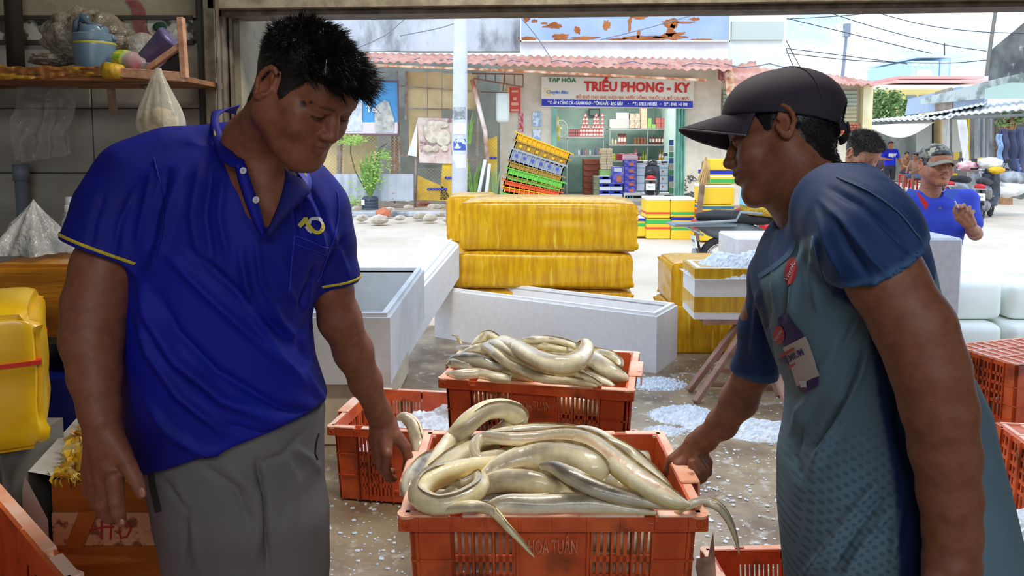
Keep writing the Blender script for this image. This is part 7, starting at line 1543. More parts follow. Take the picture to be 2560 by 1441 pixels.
parts = [s.mesh((hc.x-.17, 1.08, P(0, 600, 1.3).z), (hc.x+.13, 1.52, hc.z+.14), .0018), blk(s, 130, 385, 590, 1325, 1.08, 1.42, .0028), blk(s, 740, 1040, 640, 1230, 1.36, 1.74, .0026)]
hV, hQ = parts[0]; V, Q = join_islands(core_body([[((650, 430, 1.41), .04), ((600, 620, 1.41), .09), ((590, 900, 1.41), .09), ((590, 1150, 1.42), .09)], [((360, 520, 1.40), .03), ((790, 560, 1.45), .03)], [((510, 1250, 1.42), .06), ((560, 1700, 1.42), .05), ((580, 2350, 1.42), .035)], [((690, 1250, 1.42), .06), ((690, 1700, 1.42), .05), ((690, 2350, 1.42), .035)]]), parts)
HLL = [(-.12, -.075), (-.09, -.075), (-.06, -.062), (-.035, -.03), (-.012, .034), (0, .03), (.012, .0), (.026, -.002), (.032, .022), (.05, .046), (.09, .056), (.12, .058)]
hm = lambda L: sst(L[:, 2]-line(L[:, 1], HLL)-.006*np.sin(L[:, 0]*260+L[:, 1]*190), -.004, .012)*(np.abs(L[:, 0]) < .0835)
mole = T(.0545, .058, .006)
col = skin_cols(V, T, hc, HR, hs, LT, hairmask=lambda L: hm(L)*.97, haircol=rgb(22, 18, 17), extra=[(mole, .0075, rgb(46, 24, 20), .95), (T(.052, .045, -.02), .0025, rgb(60, 36, 30), .8), (T(.06, .03, -.03), .002, rgb(60, 36, 30), .7), (px(303, 1306, 1.165), .012, rgb(190, 130, 108), .4)])
body = link('body', mesh_from('body', V, Q, col), m_skin, man1, world=True)
eyes(T, hc, HR, hs, man1, look=(0, .8, -.65)); brows(T, HR, hs, man1)
# upper eyelashes as a thin dark line on each lid
for q in (-1, 1):
    b = MB(); b.tube([Vector(T(q*x_, y_, z_)) for x_, y_, z_ in ((.018, .0835, -.0045), (.025, .0862, -.0035), (.032, .0862, -.0035), (.040, .0825, -.0045), (.046, .077, -.0062))], [.0005, .0011, .0013, .0012, .0005], 5); b.build('eyelashes', m_hair, man1, smooth=True, world=True)
nail(man1, 355, 1232, 1.148, 9, 15, .2); nail(man1, 305, 1306, 1.154, 7, 10, .3)
L = (hV-np.array(hc)) @ np.array(HR)/hs
top = lambda L: .003+.008*sst(L[:, 2], .02, .08)+.006*sst(L[:, 1], .02, .09)*sst(L[:, 2], .04, .07)
hsh, v2, n2, l2, w2 = hair_shell(hV, hQ, L, hm, top, 'hair', m_hair, man1)
rg = np.random.default_rng(5); ids = rg.choice(np.arange(len(v2)), 12000, p=(w2*(.35+sst(l2[:, 2], .0, .07)))/(w2*(.35+sst(l2[:, 2], .0, .07))).sum())
fl = np.array([0, .9, 0])*1.0; flow = np.tile(np.array(HR @ Vector((0, .85, .15))), (len(ids), 1))*(.15+.95*sst(l2[ids, 1], -.05, .09))[:, None]
ln = (.005+.012*sst(l2[ids, 2], .01, .08)+.014*sst(l2[ids, 1], .02, .08)*sst(l2[ids, 2], .04, .06))*rg.uniform(.5, 1.15, len(ids))
strands('hair_strands', m_hair, hsh, v2[ids]-n2[ids]*.004, n2[ids]*.8, ln, flow, n=3, w=.0008, jit=.28, seed=2, curl=.25)
# spiky tufts
tf = []
for q in range(170):
    i = rg.choice(np.where(l2[:, 2] > .06)[0]) if q < 110 else rg.choice(np.where((l2[:, 1] > .045) & (l2[:, 2] > .052))[0]); L_ = rg.uniform(.014, .028) if q < 110 else rg.uniform(.026, .042)
    d0 = n2[i]*(.9 if q < 110 else .35)+np.array(HR @ Vector((rg.normal(0, .25), .45 if q < 110 else .9, .0 if q < 110 else -.35)))
    for j in range(16): tf.append((v2[i]+rg.normal(0, .0022, 3), d0+rg.normal(0, .07, 3), L_*rg.uniform(.75, 1.05)))
tp = np.array([a[0] for a in tf]); td = np.array([a[1] for a in tf]); tl_ = np.array([a[2] for a in tf]); strands('hair_tufts', m_hair, hsh, tp, td, tl_, td*.001, n=4, w=.0006, jit=.02, seed=4, curl=.05, gw=.35)
# ---- polo shirt ----
sh = SDF()
rowsL = [(365, 510, 700, 1.41, .07), (395, 410, 760, 1.40, .09), (430, 345, 800, 1.40, .112), (500, 330, 835, 1.40, .132), (600, 335, 838, 1.40, .142), (700, 338, 800, 1.40, .145), (800, 328, 772, 1.40, .148), (900, 328, 780, 1.40, .15), (1000, 334, 812, 1.40, .15), (1060, 332, 820, 1.40, .146), (1110, 335, 806, 1.40, .14), (1200, 340, 800, 1.40, .135), (1230, 345, 795, 1.40, .135)]
sh.loft(pxsec(rowsL), k=.03, yaw=R(10), pw=2.25)
sh.chain([(px(610, 366, 1.43), .050), (px(430, 412, 1.40), .066), (px(342, 450, 1.375), .070)], k=.03)
sh.chain([(px(660, 400, 1.44), .045), (px(745, 470, 1.44), .052), (px(800, 530, 1.455), .050)], k=.03)
# hem and cuffs cut off
A_ = px(400, 1176, 1.27); B_ = px(815, 1030, 1.30); C_ = px(360, 1120, 1.52)
nh = np.cross(B_-A_, C_-A_); nh = nh if nh[2] < 0 else -nh; sh.plane(A_, nh)
h0 = px(176, 600, 1.325); h1 = px(356, 682, 1.30); hx = (h1-h0)/np.linalg.norm(h1-h0); nrm1 = np.array([hx[2], -.25, -hx[0]]); nrm1 = nrm1 if nrm1[2] < 0 else -nrm1; nrm1 /= np.linalg.norm(nrm1); hc1 = (h0+h1)/2
sh.sleeve([(px(345, 450, 1.375), .068), (px(300, 530, 1.35), .075), (px(270, 620, 1.325), .074), (px(256, 720, 1.305), .073)], hc1, nrm1, hole=[(px(262, 640, 1.32), .0655), (px(240, 770, 1.29), .075)])
g0 = px(798, 706, 1.45); g1 = px(884, 712, 1.46); hc2 = (g0+g1)/2+np.array([0, .0, 0]); nrm2 = np.array([.08, .1, -1.]); sh.sleeve([(px(795, 520, 1.455), .052), (px(824, 610, 1.46), .047), (px(838, 690, 1.46), .0435), (px(843, 760, 1.46), .043)], hc2, nrm2, hole=[(px(837, 670, 1.46), .0375), (px(845, 770, 1.465), .042)])
# hollow sleeves
# neck opening: round at the neck, V down the placket
sh.rc(px(652, 290, 1.37), px(648, 396, 1.35), .066, .056, mode='s', k=.012)
sh.chain([(px(652, 400, 1.262), .048), (px(658, 470, 1.25), .031), (px(666, 540, 1.246), .018), (px(670, 578, 1.246), .008)], mode='s', k=.006)
sV, sQ = blk(sh, 150, 900, 300, 1250, 1.12, 1.62, .0034, 2)
foldsL = [
 ([(352, 700), (372, 790), (440, 900), (560, 1000), (700, 1060)], 15, .011), ([(345, 780), (375, 880), (450, 990), (560, 1080)], 12, .009), ([(395, 740), (440, 830), (540, 930), (700, 1020), (800, 1040)], 13, -.008),
 ([(420, 640), (520, 740), (640, 850), (760, 960)], 14, .008), ([(470, 620), (580, 720), (700, 830), (780, 900)], 12, -.007), ([(640, 600), (650, 700), (700, 800), (760, 880)], 10, .006), ([(600, 620), (620, 740), (680, 860), (770, 970)], 13, .007),
 ([(560, 430), (548, 540), (570, 650)], 12, .005), ([(500, 420), (480, 540), (500, 660)], 12, .005), ([(530, 420), (512, 540), (530, 650)], 9, -.005), ([(450, 430), (425, 520), (400, 620), (372, 690)], 14, .006), ([(420, 430), (385, 540), (365, 640)], 10, -.007),
 ([(340, 470), (300, 560), (285, 640)], 10, .004), ([(380, 430), (360, 520), (340, 610)], 9, .004), ([(260, 480), (235, 560), (225, 620)], 8, -.003),
 ([(760, 480), (780, 530), (800, 590), (812, 640)], 7, .006), ([(775, 470), (805, 530), (822, 590)], 6, -.005), ([(735, 500), (745, 560), (760, 610)], 7, -.004), ([(820, 560), (850, 640), (870, 690)], 8, .004), ([(860, 590), (835, 640), (805, 690)], 8, -.005), ([(700, 640), (720, 720), (745, 770)], 7, .004), ([(790, 660), (770, 720), (748, 772)], 7, -.008), ([(780, 690), (770, 740), (760, 775)], 6, .006),
 ([(360, 1000), (420, 1080), (500, 1130), (620, 1140)], 13, .006), ([(780, 880), (760, 930), (790, 980), (815, 1010)], 9, .006), ([(770, 800), (745, 850), (775, 900)], 8, -.006), ([(560, 1060), (660, 1090), (780, 1050)], 10, -.005)]
sV = fold_disp(sV, sQ, [(p_, w_, h_*1.35) for p_, w_, h_ in foldsL]); sV = cloth_noise(sV, sQ, .0022, (7, 7, 3.5))
m_polo = mat('polo_blue', rgb(12, 22, 146), r=.66, c2=rgb(8, 13, 104), ns=3, bump=.15, bs=420, sheen=.0, bdist=.002, spec=.3); m_polod = mat('polo_inner', rgb(12, 18, 100), r=.8)
m_yl = mat('knit_yellow', rgb(206, 184, 50), r=.7, c2=rgb(180, 156, 40), ns=300)
shirt = link('polo_shirt', mesh_from('polo_shirt', sV, sQ), m_polo, man1, world=True)
sm = Skinmap(sV, sQ)
def ringband(skm, c, nrm, back, w, off, name, m, parent, r0=.2, th=.0012):
    """closed band around a sleeve, `back` metres above the cut"""
    n_ = Vector(nrm).normalized(); a = n_.cross(Vector((0, 1, .1))).normalized(); b2_ = n_.cross(a); c = Vector(c); b = MB(); rings = []
    for k in (0, 1):
        cc = c-n_*(back+w*k); rg_ = []
        for i in range(72):
            d = a*math.cos(i*math.pi/36)+b2_*math.sin(i*math.pi/36); h = skm.b.ray_cast(cc+d*r0, -d, r0)
            rg_.append(h[0]+d*off if h[0] is not None else None)
        rings.append(rg_)
    for i in range(72):
        q = [rings[0][i], rings[0][(i+1) % 72], rings[1][(i+1) % 72], rings[1][i]]
        if all(v is not None for v in q) and max((q[0]-q[1]).length, (q[2]-q[3]).length) < .02: b.bm.faces.new([b.bm.verts.new(v) for v in q])
    bmesh.ops.remove_doubles(b.bm, verts=b.bm.verts[:], dist=1e-5); o = b.build(name, m, parent, smooth=True, world=True); md = o.modifiers.new('t', 'SOLIDIFY'); md.thickness = th; md.offset = 0; return o
ringband(sm, hc1, nrm1, .006, .0055, .0012, 'cuff_stripe', m_yl, shirt, r0=.10); ringband(sm, hc2, nrm2, .006, .005, .0012, 'cuff_stripe', m_yl, shirt, r0=.062)
# collar flaps built as folded cloth
def flap(inner, outer, name, m, parent, th=.003, n=6):
    A = [Vector(v) for v in catmull([tuple(P(*p)) for p in inner], n)]; B = [Vector(v) for v in catmull([tuple(P(*p)) for p in outer], n)]; k = len(A)-1; b = MB()
    b.grid(k+1, 5, lambda u, v: A[round(u*k)].lerp(B[round(u*k)], v)+Vector((0, -.006*math.sin(v*math.pi), 0))); o = b.build(name, m, parent, smooth=True, world=True); md = o.modifiers.new('t', 'SOLIDIFY'); md.thickness = th; md.offset = 0; return o
flap([(600, 262, 1.50), (560, 278, 1.46), (546, 300, 1.41), (560, 345, 1.335), (585, 385, 1.285), (612, 402, 1.262)], [(590, 285, 1.52), (540, 276, 1.48), (528, 298, 1.42), (534, 352, 1.33), (556, 402, 1.272), (596, 425, 1.248)], 'collar', m_polo, shirt)
flap([(603, 400, 1.262), (615, 415, 1.256), (622, 440, 1.25), (636, 480, 1.247), (652, 530, 1.246), (664, 585, 1.25)], [(590, 424, 1.252), (594, 440, 1.25), (600, 462, 1.246), (614, 505, 1.242), (634, 555, 1.242), (658, 594, 1.248)], 'placket', m_polo, shirt)
flap([(700, 422, 1.36), (725, 425, 1.32), (742, 432, 1.30), (758, 455, 1.285)], [(742, 412, 1.38), (766, 428, 1.34), (778, 455, 1.30), (774, 480, 1.278)], 'collar', mat('polo_light', rgb(28, 44, 170), r=.6), shirt)
flap([(712, 424, 1.31), (712, 450, 1.28), (704, 490, 1.262), (690, 530, 1.256), (668, 582, 1.252)], [(760, 452, 1.285), (775, 480, 1.272), (745, 512, 1.256), (708, 550, 1.25), (674, 590, 1.248)], 'lapel', m_polod, shirt)
b = MB(); q = [P(x_, y_, Y_) for x_, y_, Y_ in ((541, 278, 1.474), (533, 300, 1.412), (538, 340, 1.338))]; b.tube(q, .0022, 6); b.build('collar_stripe', m_yl, shirt, smooth=True, world=True)
b = MB(); q = [P(x_, y_, Y_) for x_, y_, Y_ in ((750, 420, 1.345), (764, 438, 1.312), (770, 458, 1.292))]; b.tube(q, .0022, 6); b.build('collar_stripe', m_yl, shirt, smooth=True, world=True)
for x_, y_, Y_ in ((608, 427, 1.243), (640, 500, 1.238)):
    b = MB(); M_ = Matrix.Translation(P(x_, y_, Y_)) @ Matrix.Rotation(R(78), 4, 'X') @ Matrix.Rotation(R(-8), 4, 'Y'); b.lathe([(.004, -.001), (.0056, -.001), (.006, .0), (.0056, .0013), (.004, .0008), (.0005, .0006)], 20, M=M_); bt_ = b.build('button', mat('button_white', rgb(206, 206, 210), r=.25, coat=.4), shirt, smooth=True, world=True)
    b = MB()
    for dx in (-.0012, .0012):
        for dy in (-.0012, .0012): b.cyl((dx, dy, .001), .0005, .001, 6, M=M_)
    b.build('thread_hole', m_black, bt_, world=True)
# chest emblem
m_ey = mat('emblem_yellow', rgb(206, 188, 60), r=.6); m_ew = mat('emblem_white', rgb(196, 196, 206), r=.6)
sm.strip([(748, 566), (757, 556), (764, 545)], 11, 'emblem', m_ey, shirt); sm.strip([(763, 544), (768, 560), (780, 575), (790, 581)], 10, 'emblem', m_ey, shirt)
sm.strip([(786, 581), (799, 580), (806, 570), (806, 560)], 9, 'emblem', m_ey, shirt, off=.0018); sm.strip([(772, 560), (776, 549), (786, 546), (798, 549), (806, 561)], 8, 'emblem', m_ew, shirt, off=.0018); sm.strip([(764, 566), (771, 576), (779, 581)], 7, 'emblem', m_ew, shirt, off=.0012)
# pocket: raised welt with stitched edges
m_seam = mat('seam_blue', rgb(30, 44, 176), r=.7)
sm.strip([(739, 592), (770, 602), (800, 614), (823, 622)], 0, 'pocket_edge', m_seam, shirt, rad=.0013); sm.strip([(738, 612), (775, 624), (815, 638)], 0, 'pocket_edge', m_seam, shirt, rad=.0008)
sm.strip([(736, 590), (730, 640), (724, 700), (722, 735)], 0, 'pocket_edge', m_seam, shirt, rad=.0013); sm.strip([(823, 624), (812, 655), (800, 690), (790, 706)], 0, 'pocket_edge', m_seam, shirt, rad=.0011)
sm.strip([(842, 478), (846, 530), (836, 590), (824, 622)], 0, 'armhole_seam', m_seam, shirt, rad=.0011); sm.strip([(655, 585), (668, 588), (682, 592)], 14, 'placket_base', m_polo, shirt, off=.003)
sm.strip([(385, 395), (405, 480), (410, 560), (392, 640)], 0, 'armhole_seam', m_polo, shirt, rad=.0011)
# ---- trousers ----
tr = SDF(); tr.loft(pxsec([(1020, 350, 808, 1.40, .128), (1100, 362, 806, 1.40, .128), (1180, 372, 806, 1.40, .132), (1260, 395, 805, 1.40, .13), (1340, 425, 802, 1.40, .12), (1420, 440, 798, 1.40, .11)]), k=.03, yaw=R(10))
for (a, c_) in (((520, 1300), (570, 1800)), ((700, 1300), (690, 1800))):
    A = px(a[0], a[1], 1.40); tr.chain([(A, .092), (np.array([A[0]+.02, 1.40, .48]), .075), (np.array([A[0]+.03, 1.42, .08]), .058)], k=.03)
tV, tQ = tr.mesh((P(330, 1100, 1.4).x-.05, 1.22, .03), (P(860, 1100, 1.4).x+.03, 1.6, P(0, 1020, 1.3).z), .005, 2)
tV = fold_disp(tV, tQ, [([(560, 1160), (640, 1230), (650, 1300), (620, 1441)], 16, .008), ([(500, 1160), (590, 1220), (620, 1300)], 10, -.006), ([(640, 1150), (660, 1250), (670, 1441)], 9, -.014), ([(720, 1110), (780, 1150), (800, 1180)], 8, .005), ([(700, 1120), (740, 1200), (730, 1320)], 12, .005), ([(440, 1200), (480, 1320), (500, 1441)], 12, .004), ([(760, 1080), (700, 1140), (650, 1160)], 8, -.006), ([(400, 1190), (470, 1280), (460, 1400)], 10, -.006)]); tV = cloth_noise(tV, tQ, .003, (8, 8, 4), 4)
trs = link('trousers', mesh_from('trousers', tV, tQ), mat('trouser_grey', rgb(112, 107, 106), r=.7, c2=rgb(98, 94, 94), ns=3, bump=.1, bs=300, bdist=.002), man1, world=True)
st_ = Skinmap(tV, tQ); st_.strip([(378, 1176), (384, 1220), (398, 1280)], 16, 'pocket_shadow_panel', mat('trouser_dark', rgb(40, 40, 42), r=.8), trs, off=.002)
b = MB(); b.tube([P(x_, y_, 1.262) for x_, y_ in ((797, 1085), (790, 1110), (788, 1135), (794, 1150))], .0018, 6); b.build('drawstring', m_black, trs, smooth=True, world=True)
for x_ in (P(570, 1400, 1.4).x-.01, P(700, 1400, 1.4).x+.03): b = MB(); b.sph((x_, 1.36, .035), 1, 3, (.05, .13, .04)); b.build('shoe', m_black, man1, smooth=True, world=True)
# ---------------- young man in cap ----------------
RT = rgb(134, 86, 64)
man2 = thing('person', 'young man in dark cap and blue grey jersey leaning in from the right', 'person', (P(2200, 900, 1.17).x, 1.17, 0))
hc = P(1952, 342, 1.30); Fd = Vector((-.90, .34, -.22)); HR = orient(Fd, (.06, .28, 1)); hs = .93
s = SDF(); T = head_sdf(s, hc, HR, hs, lids=(.0040, -.001), fat=1.0, neck_to=px(2030, 500, 1.24), neck_r=(.052, .060))
s.rc(px(2030, 500, 1.24), px(2085, 585, 1.21), .058, .085, k=.04)
s.loft(pxsec([(500, 2060, 2180, 1.19, .09), (560, 2030, 2250, 1.18, .13), (700, 1940, 2280, 1.18, .14)]), k=.03)
AR = [((2175, 580, 1.02), 78), ((2214, 700, .965), 90), ((2285, 820, .94), 92), ((2322, 920, .93), 88), ((2346, 1020, .93), 84), ((2362, 1130, .935), 77), ((2374, 1240, .94), 69), ((2380, 1330, .945), 63), ((2382, 1400, .95), 63)]
for (a, ra), (b_, rb) in zip(AR[:-1], AR[1:]): s.rc(px(*a), px(*b_), ra/ppm(a[2]), rb/ppm(b_[2]), k=.02)
s.rc(px(2370, 900, .955), px(2388, 885, .965), .02, .012, k=.03)
hand(s, None, None, [
 [((2330, 1540, .93), 27), ((2326, 1600, .93), 23), ((2334, 1650, .94), 19), ((2344, 1680, .945), 15)],
 [((2365, 1550, .95), 27), ((2362, 1620, .955), 23), ((2366, 1668, .96), 19), ((2374, 1700, .965), 15)],
 [((2395, 1545, .97), 25), ((2395, 1610, .98), 21), ((2396, 1655, .985), 18), ((2400, 1685, .99), 14)],
 [((2420, 1530, .985), 22), ((2424, 1580, 1.0), 18), ((2424, 1618, 1.0), 15), ((2424, 1640, 1.0), 12)],
 [((2345, 1440, .93), 30), ((2314, 1500, .92), 24), ((2300, 1550, .915), 20), ((2302, 1590, .915), 16)]],
 palm=[[((2370, 1410, .94), 62), ((2335, 1535, .935), 34)], [((2380, 1410, .945), 60), ((2366, 1545, .955), 33)], [((2388, 1410, .955), 58), ((2395, 1540, .97), 31)], [((2395, 1410, .96), 50), ((2418, 1525, .985), 27)]])
AF = [((1935, 650, 1.34), 50), ((1905, 800, 1.38), 48), ((1886, 920, 1.42), 46), ((1848, 1000, 1.47), 43), ((1805, 1060, 1.53), 35), ((1762, 1098, 1.59), 28), ((1742, 1112, 1.61), 27)]
for (a, ra), (b_, rb) in zip(AF[:-1], AF[1:]): s.rc(px(*a), px(*b_), ra/ppm(a[2]), rb/ppm(b_[2]), k=.02)
hand(s, None, None, [
 [((1706, 1132, 1.62), 16), ((1680, 1150, 1.615), 13), ((1671, 1174, 1.62), 12), ((1676, 1198, 1.635), 9.5)],
 [((1716, 1150, 1.60), 15), ((1694, 1164, 1.595), 12.5), ((1684, 1184, 1.60), 11), ((1688, 1202, 1.61), 9)],
 [((1752, 1134, 1.60), 17), ((1768, 1156, 1.59), 14), ((1768, 1180, 1.59), 12.5), ((1754, 1200, 1.595), 10)],
 [((1744, 1150, 1.58), 14), ((1760, 1172, 1.57), 12), ((1758, 1194, 1.575), 11), ((1746, 1206, 1.585), 9)],
 [((1730, 1160, 1.575), 12), ((1744, 1184, 1.565), 11), ((1740, 1202, 1.57), 9.5), ((1732, 1208, 1.58), 8)]],
 palm=[[((1742, 1112, 1.61), 28), ((1708, 1134, 1.62), 18)], [((1742, 1112, 1.61), 27), ((1718, 1150, 1.60), 17)], [((1745, 1114, 1.61), 27), ((1752, 1138, 1.60), 18)], [((1742, 1114, 1.605), 24), ((1738, 1154, 1.585), 15)]])
parts = [s.mesh((hc.x-.15, 1.06, P(0, 620, 1.15).z), (hc.x+.17, 1.50, hc.z+.14), .0018), blk(s, 2080, 2490, 600, 1740, .84, 1.06, .003), blk(s, 1640, 1985, 700, 1230, 1.28, 1.70, .0026)]
hV, hQ = parts[0]; V, Q = join_islands(core_body([[((2080, 560, 1.21), .05), ((2130, 800, 1.18), .09), ((2190, 1200, 1.18), .10), ((2240, 1600, 1.18), .09)], [((2150, 600, 1.06), .03), ((1980, 640, 1.30), .03)], [((2240, 1650, 1.10), .06), ((2200, 2700, 1.10), .04)], [((2240, 1650, 1.26), .06), ((2200, 2500, 1.26), .04)]]), parts)
HLR = [(-.12, -.085), (-.09, -.085), (-.06, -.066), (-.04, -.04), (-.022, -.0), (-.012, .03), (0, .02), (.012, -.008), (.022, .0), (.03, .014), (.036, .03), (.055, .05), (.09, .060), (.12, .06)]
hm = lambda L: sst(L[:, 2]-line(L[:, 1], HLR)-.004*np.sin(L[:, 0]*260+L[:, 1]*190), -.004, .012)*(np.abs(L[:, 0]) < .080)
col = skin_cols(V, T, hc, HR, hs, RT, hairmask=lambda L: hm(L)*.93, haircol=rgb(24, 20, 20), extra=[(px(2022, 371, 1.26), .006, rgb(40, 26, 24), .9)])
body = link('body', mesh_from('body', V, Q, col), m_skin, man2, world=True); eyes(T, hc, HR, hs, man2, look=(-.2, .9, -.25)); brows(T, HR, hs, man2, dens=120)
for q in (-1, 1):
    b = MB(); b.tube([Vector(T(q*x_, y_, z_)) for x_, y_, z_ in ((.018, .084, .002), (.025, .0872, .0042), (.032, .0872, .0045), (.040, .083, .003), (.046, .077, .0005))], [.0004, .0009, .0011, .001, .0005], 5); b.build('eyelashes', m_hair, man2, smooth=True, world=True)
L = (hV-np.array(hc)) @ np.array(HR)/hs; hsh, v2, n2, l2, w2 = hair_shell(hV, hQ, L, hm, lambda L: .0015+0*L[:, 0], 'hair', m_hair, man2)
rg = np.random.default_rng(6); pr = w2*(l2[:, 2] < .03); ids = rg.choice(np.arange(len(v2)), 5000, p=pr/pr.sum()); strands('hair_strands', m_hair, hsh, v2[ids]-n2[ids]*.002, n2[ids]*.5, rg.uniform(.003, .007, len(ids)), np.tile(np.array(HR @ Vector((0, -.5, -.8))), (len(ids), 1)), n=3, w=.0006, jit=.2, seed=3)
# cap: panelled dome, curved visor, rear strap
m_cap = mat('cap_dark', rgb(50, 40, 54), r=.8, c2=rgb(40, 32, 44), ns=4, c3=rgb(84, 76, 92), ns3=3, mix3=(.62, .78), bump=.15, bs=300, bdist=.002)
cs = SDF(); R4 = HR.to_4x4(); cs.ell(T(0, -.016, .036), np.array((.088, .109, .092))*hs, R4, k=.01)
cs.ell(T(0, .03, .052), np.array((.072, .062, .062))*hs, R4, k=.03)
cs.ell(T(0, -.016, .034), np.array((.0835, .1045, .088))*hs, R4, mode='s', k=.003)
upc = HR @ Vector((0, .33, -1)); cs.plane(T(0, .09, .050), np.array(upc), k=.004)
cs.rc(T(-.0, -.15, -.002), T(0, -.10, .002), .036*hs, .033*hs, mode='s', k=.004)
cV, cQ = cs.mesh((hc.x-.16, 1.14, hc.z-.1), (hc.x+.16, 1.46, hc.z+.15), .0022, 1)
cap = link('cap', mesh_from('cap', cV, cQ), m_cap, man2, world=True)
b = MB()
def vis(u, v):
    a = (u-.5)*2; r_ = 1-abs(a)**2.6*.0; x = .078*a*(1-.10*v); y = .084-.058*a*a+v*(.098*(1-abs(a)**3*.7)); z = .060-.054*a*a*(.35+.8*v)+.004*v-.006*v*v; return Vector(T(x, y, z))
b.grid(33, 14, vis); vz = b.build('visor', m_cap, cap, smooth=True, world=True); md = vz.modifiers.new('t', 'SOLIDIFY'); md.thickness = .0035; md.offset = 0
b = MB(); b.tube([vis(u, 1)+Vector((0, 0, 0)) for u in np.linspace(0, 1, 33)], .0022, 6); b.build('visor_edge', mat('cap_edge', rgb(96, 88, 96), r=.7), cap, smooth=True, world=True)
skc = Skinmap(cV, cQ)
for az in (-1.05, 1.05, 2.2, -2.2, 0, 3.14):
    pts = [Vector(T(.0895*math.sin(az)*math.sin(t_), -.016+.1105*math.cos(az)*math.sin(t_), .036+.0935*math.cos(t_))) for t_ in np.linspace(.05, 1.62 if abs(az) < 3 else 1.2, 14)]
    b = MB(); b.tube(pts, .0009, 5); b.build('panel_seam', mat('cap_seam', rgb(66, 56, 68), r=.8), cap, smooth=True, world=True)
b = MB(); b.sph(Vector(T(0, -.016, .129)), .006*hs, 2, (1, 1, .5)); b.build('top_button', m_cap, cap, smooth=True, world=True)
b = MB(); arc = [Vector(T(.038*math.sin(a), -.113+.008*abs(math.sin(a)), .002+.034*math.cos(a))) for a in np.linspace(-1.6, 1.6, 17)]; b.tube(arc, .0025, 6); b.build('opening_trim', MATS['cap_seam'], cap, smooth=True, world=True)
b = MB(); b.grid(16, 3, lambda u, v: Vector(T(.052*math.sin((u-.5)*3), -.014-.100*math.cos((u-.5)*1.1), -.004-.016*v-.006))); sp = b.build('strap', m_cap, cap, smooth=True, world=True); md = sp.modifiers.new('t', 'SOLIDIFY'); md.thickness = .003
b = MB(); M_ = Matrix.Translation(Vector(T(-.018, -.115, -.018))) @ HR.to_4x4(); b.box((0, 0, 0), (.02, .004, .022), M=M_, bev=.002); b.build('strap_buckle', mat('buckle', rgb(70, 66, 70), r=.4), cap, world=True)
# ---- jersey ----
sh = SDF()
rowsR = [(436, 2070, 2105, 1.19, .06), (455, 2045, 2165, 1.19, .09), (490, 2020, 2205, 1.18, .13), (540, 2000, 2235, 1.17, .155), (590, 1965, 2255, 1.17, .165), (650, 1915, 2275, 1.17, .168), (700, 1895, 2290, 1.17, .165), (760, 1905, 2315, 1.17, .16), (820, 1925, 2340, 1.17, .158), (900, 1950, 2375, 1.17, .155), (990, 1986, 2420, 1.17, .155), (1080, 1980, 2440, 1.17, .16), (1160, 1962, 2465, 1.17, .165), (1300, 1962, 2500, 1.17, .17), (1441, 1976, 2530, 1.17, .17), (1520, 1985, 2535, 1.17, .168)]
sh.loft(pxsec(rowsR), k=.03, pw=2.3)
sh.chain([(px(2110, 530, 1.12), .078), (px(2160, 572, 1.03), .064)], k=.035)
sh.chain([(px(1990, 610, 1.27), .05), (px(1942, 690, 1.34), .046)], k=.03)
q0 = px(2090, 755, .93); q1 = px(2314, 632, .93); hx = (q1-q0)/np.linalg.norm(q1-q0); nR1 = np.array([-hx[2], 0, hx[0]]); nR1 = nR1 if nR1[2] < 0 else -nR1; hcR1 = (q0+q1)/2+np.array([0, .03, 0])
sh.sleeve([(px(2145, 570, 1.05), .068), (px(2172, 610, 1.0), .063), (px(2198, 675, .975), .0605), (px(2248, 785, .955), .062)], hcR1, nR1, hole=[(px(2212, 680, .967), .0545), (px(2290, 830, .94), .06)])
q0 = px(1838, 926, 1.42); q1 = px(1934, 944, 1.42); hcR2 = (q0+q1)/2; sh.sleeve([(px(1945, 690, 1.34), .045), (px(1908, 820, 1.385), .0425), (px(1886, 930, 1.42), .042), (px(1880, 980, 1.43), .042)], hcR2, (-.12, .15, -1), hole=[(px(1888, 910, 1.415), .0375), (px(1875, 990, 1.43), .04)])
sh.rc(px(1990, 400, 1.27), px(2030, 540, 1.22), .070, .056, mode='s', k=.01)
jV, jQ = blk(sh, 1820, 2560, 420, 1530, .86, 1.52, .0036, 2)
foldsR = [([(2190, 700), (2120, 830), (2030, 980), (1985, 1080)], 13, .011), ([(2150, 760), (2080, 900), (2010, 1010)], 11, -.010), ([(2180, 800), (2150, 930), (2080, 1080), (2030, 1180)], 13, .010), ([(2160, 860), (2110, 1000), (2040, 1120)], 10, -.009), ([(2040, 590), (2030, 680), (2045, 780)], 9, .005), ([(2010, 620), (1985, 720), (1975, 800)], 9, .006), ([(1995, 600), (1960, 700), (1955, 800)], 7, -.006), ([(1960, 560), (1935, 640), (1935, 760)], 8, .004),
 ([(2200, 1200), (2130, 1280), (2060, 1380), (2010, 1441)], 10, .006), ([(2230, 1270), (2160, 1360), (2110, 1441)], 10, .006), ([(2220, 1230), (2140, 1330), (2080, 1420)], 8, -.006), ([(2000, 1060), (1985, 1140), (2000, 1200)], 12, -.008), ([(2260, 1150), (2250, 1280), (2230, 1400)], 12, .007), ([(2250, 900), (2240, 1050), (2270, 1200)], 10, -.006),
 ([(2110, 450), (2190, 490), (2260, 550), (2305, 620)], 7, .005), ([(2070, 470), (2150, 510), (2230, 580), (2290, 640)], 10, -.006), ([(2050, 500), (2110, 560), (2180, 650), (2230, 700)], 9, .005), ([(2090, 540), (2120, 620), (2170, 690)], 8, -.005), ([(2040, 520), (2060, 600), (2100, 690)], 7, .004), ([(1900, 720), (1890, 800), (1880, 900)], 8, .004), ([(1925, 740), (1912, 850), (1915, 930)], 7, -.004)]
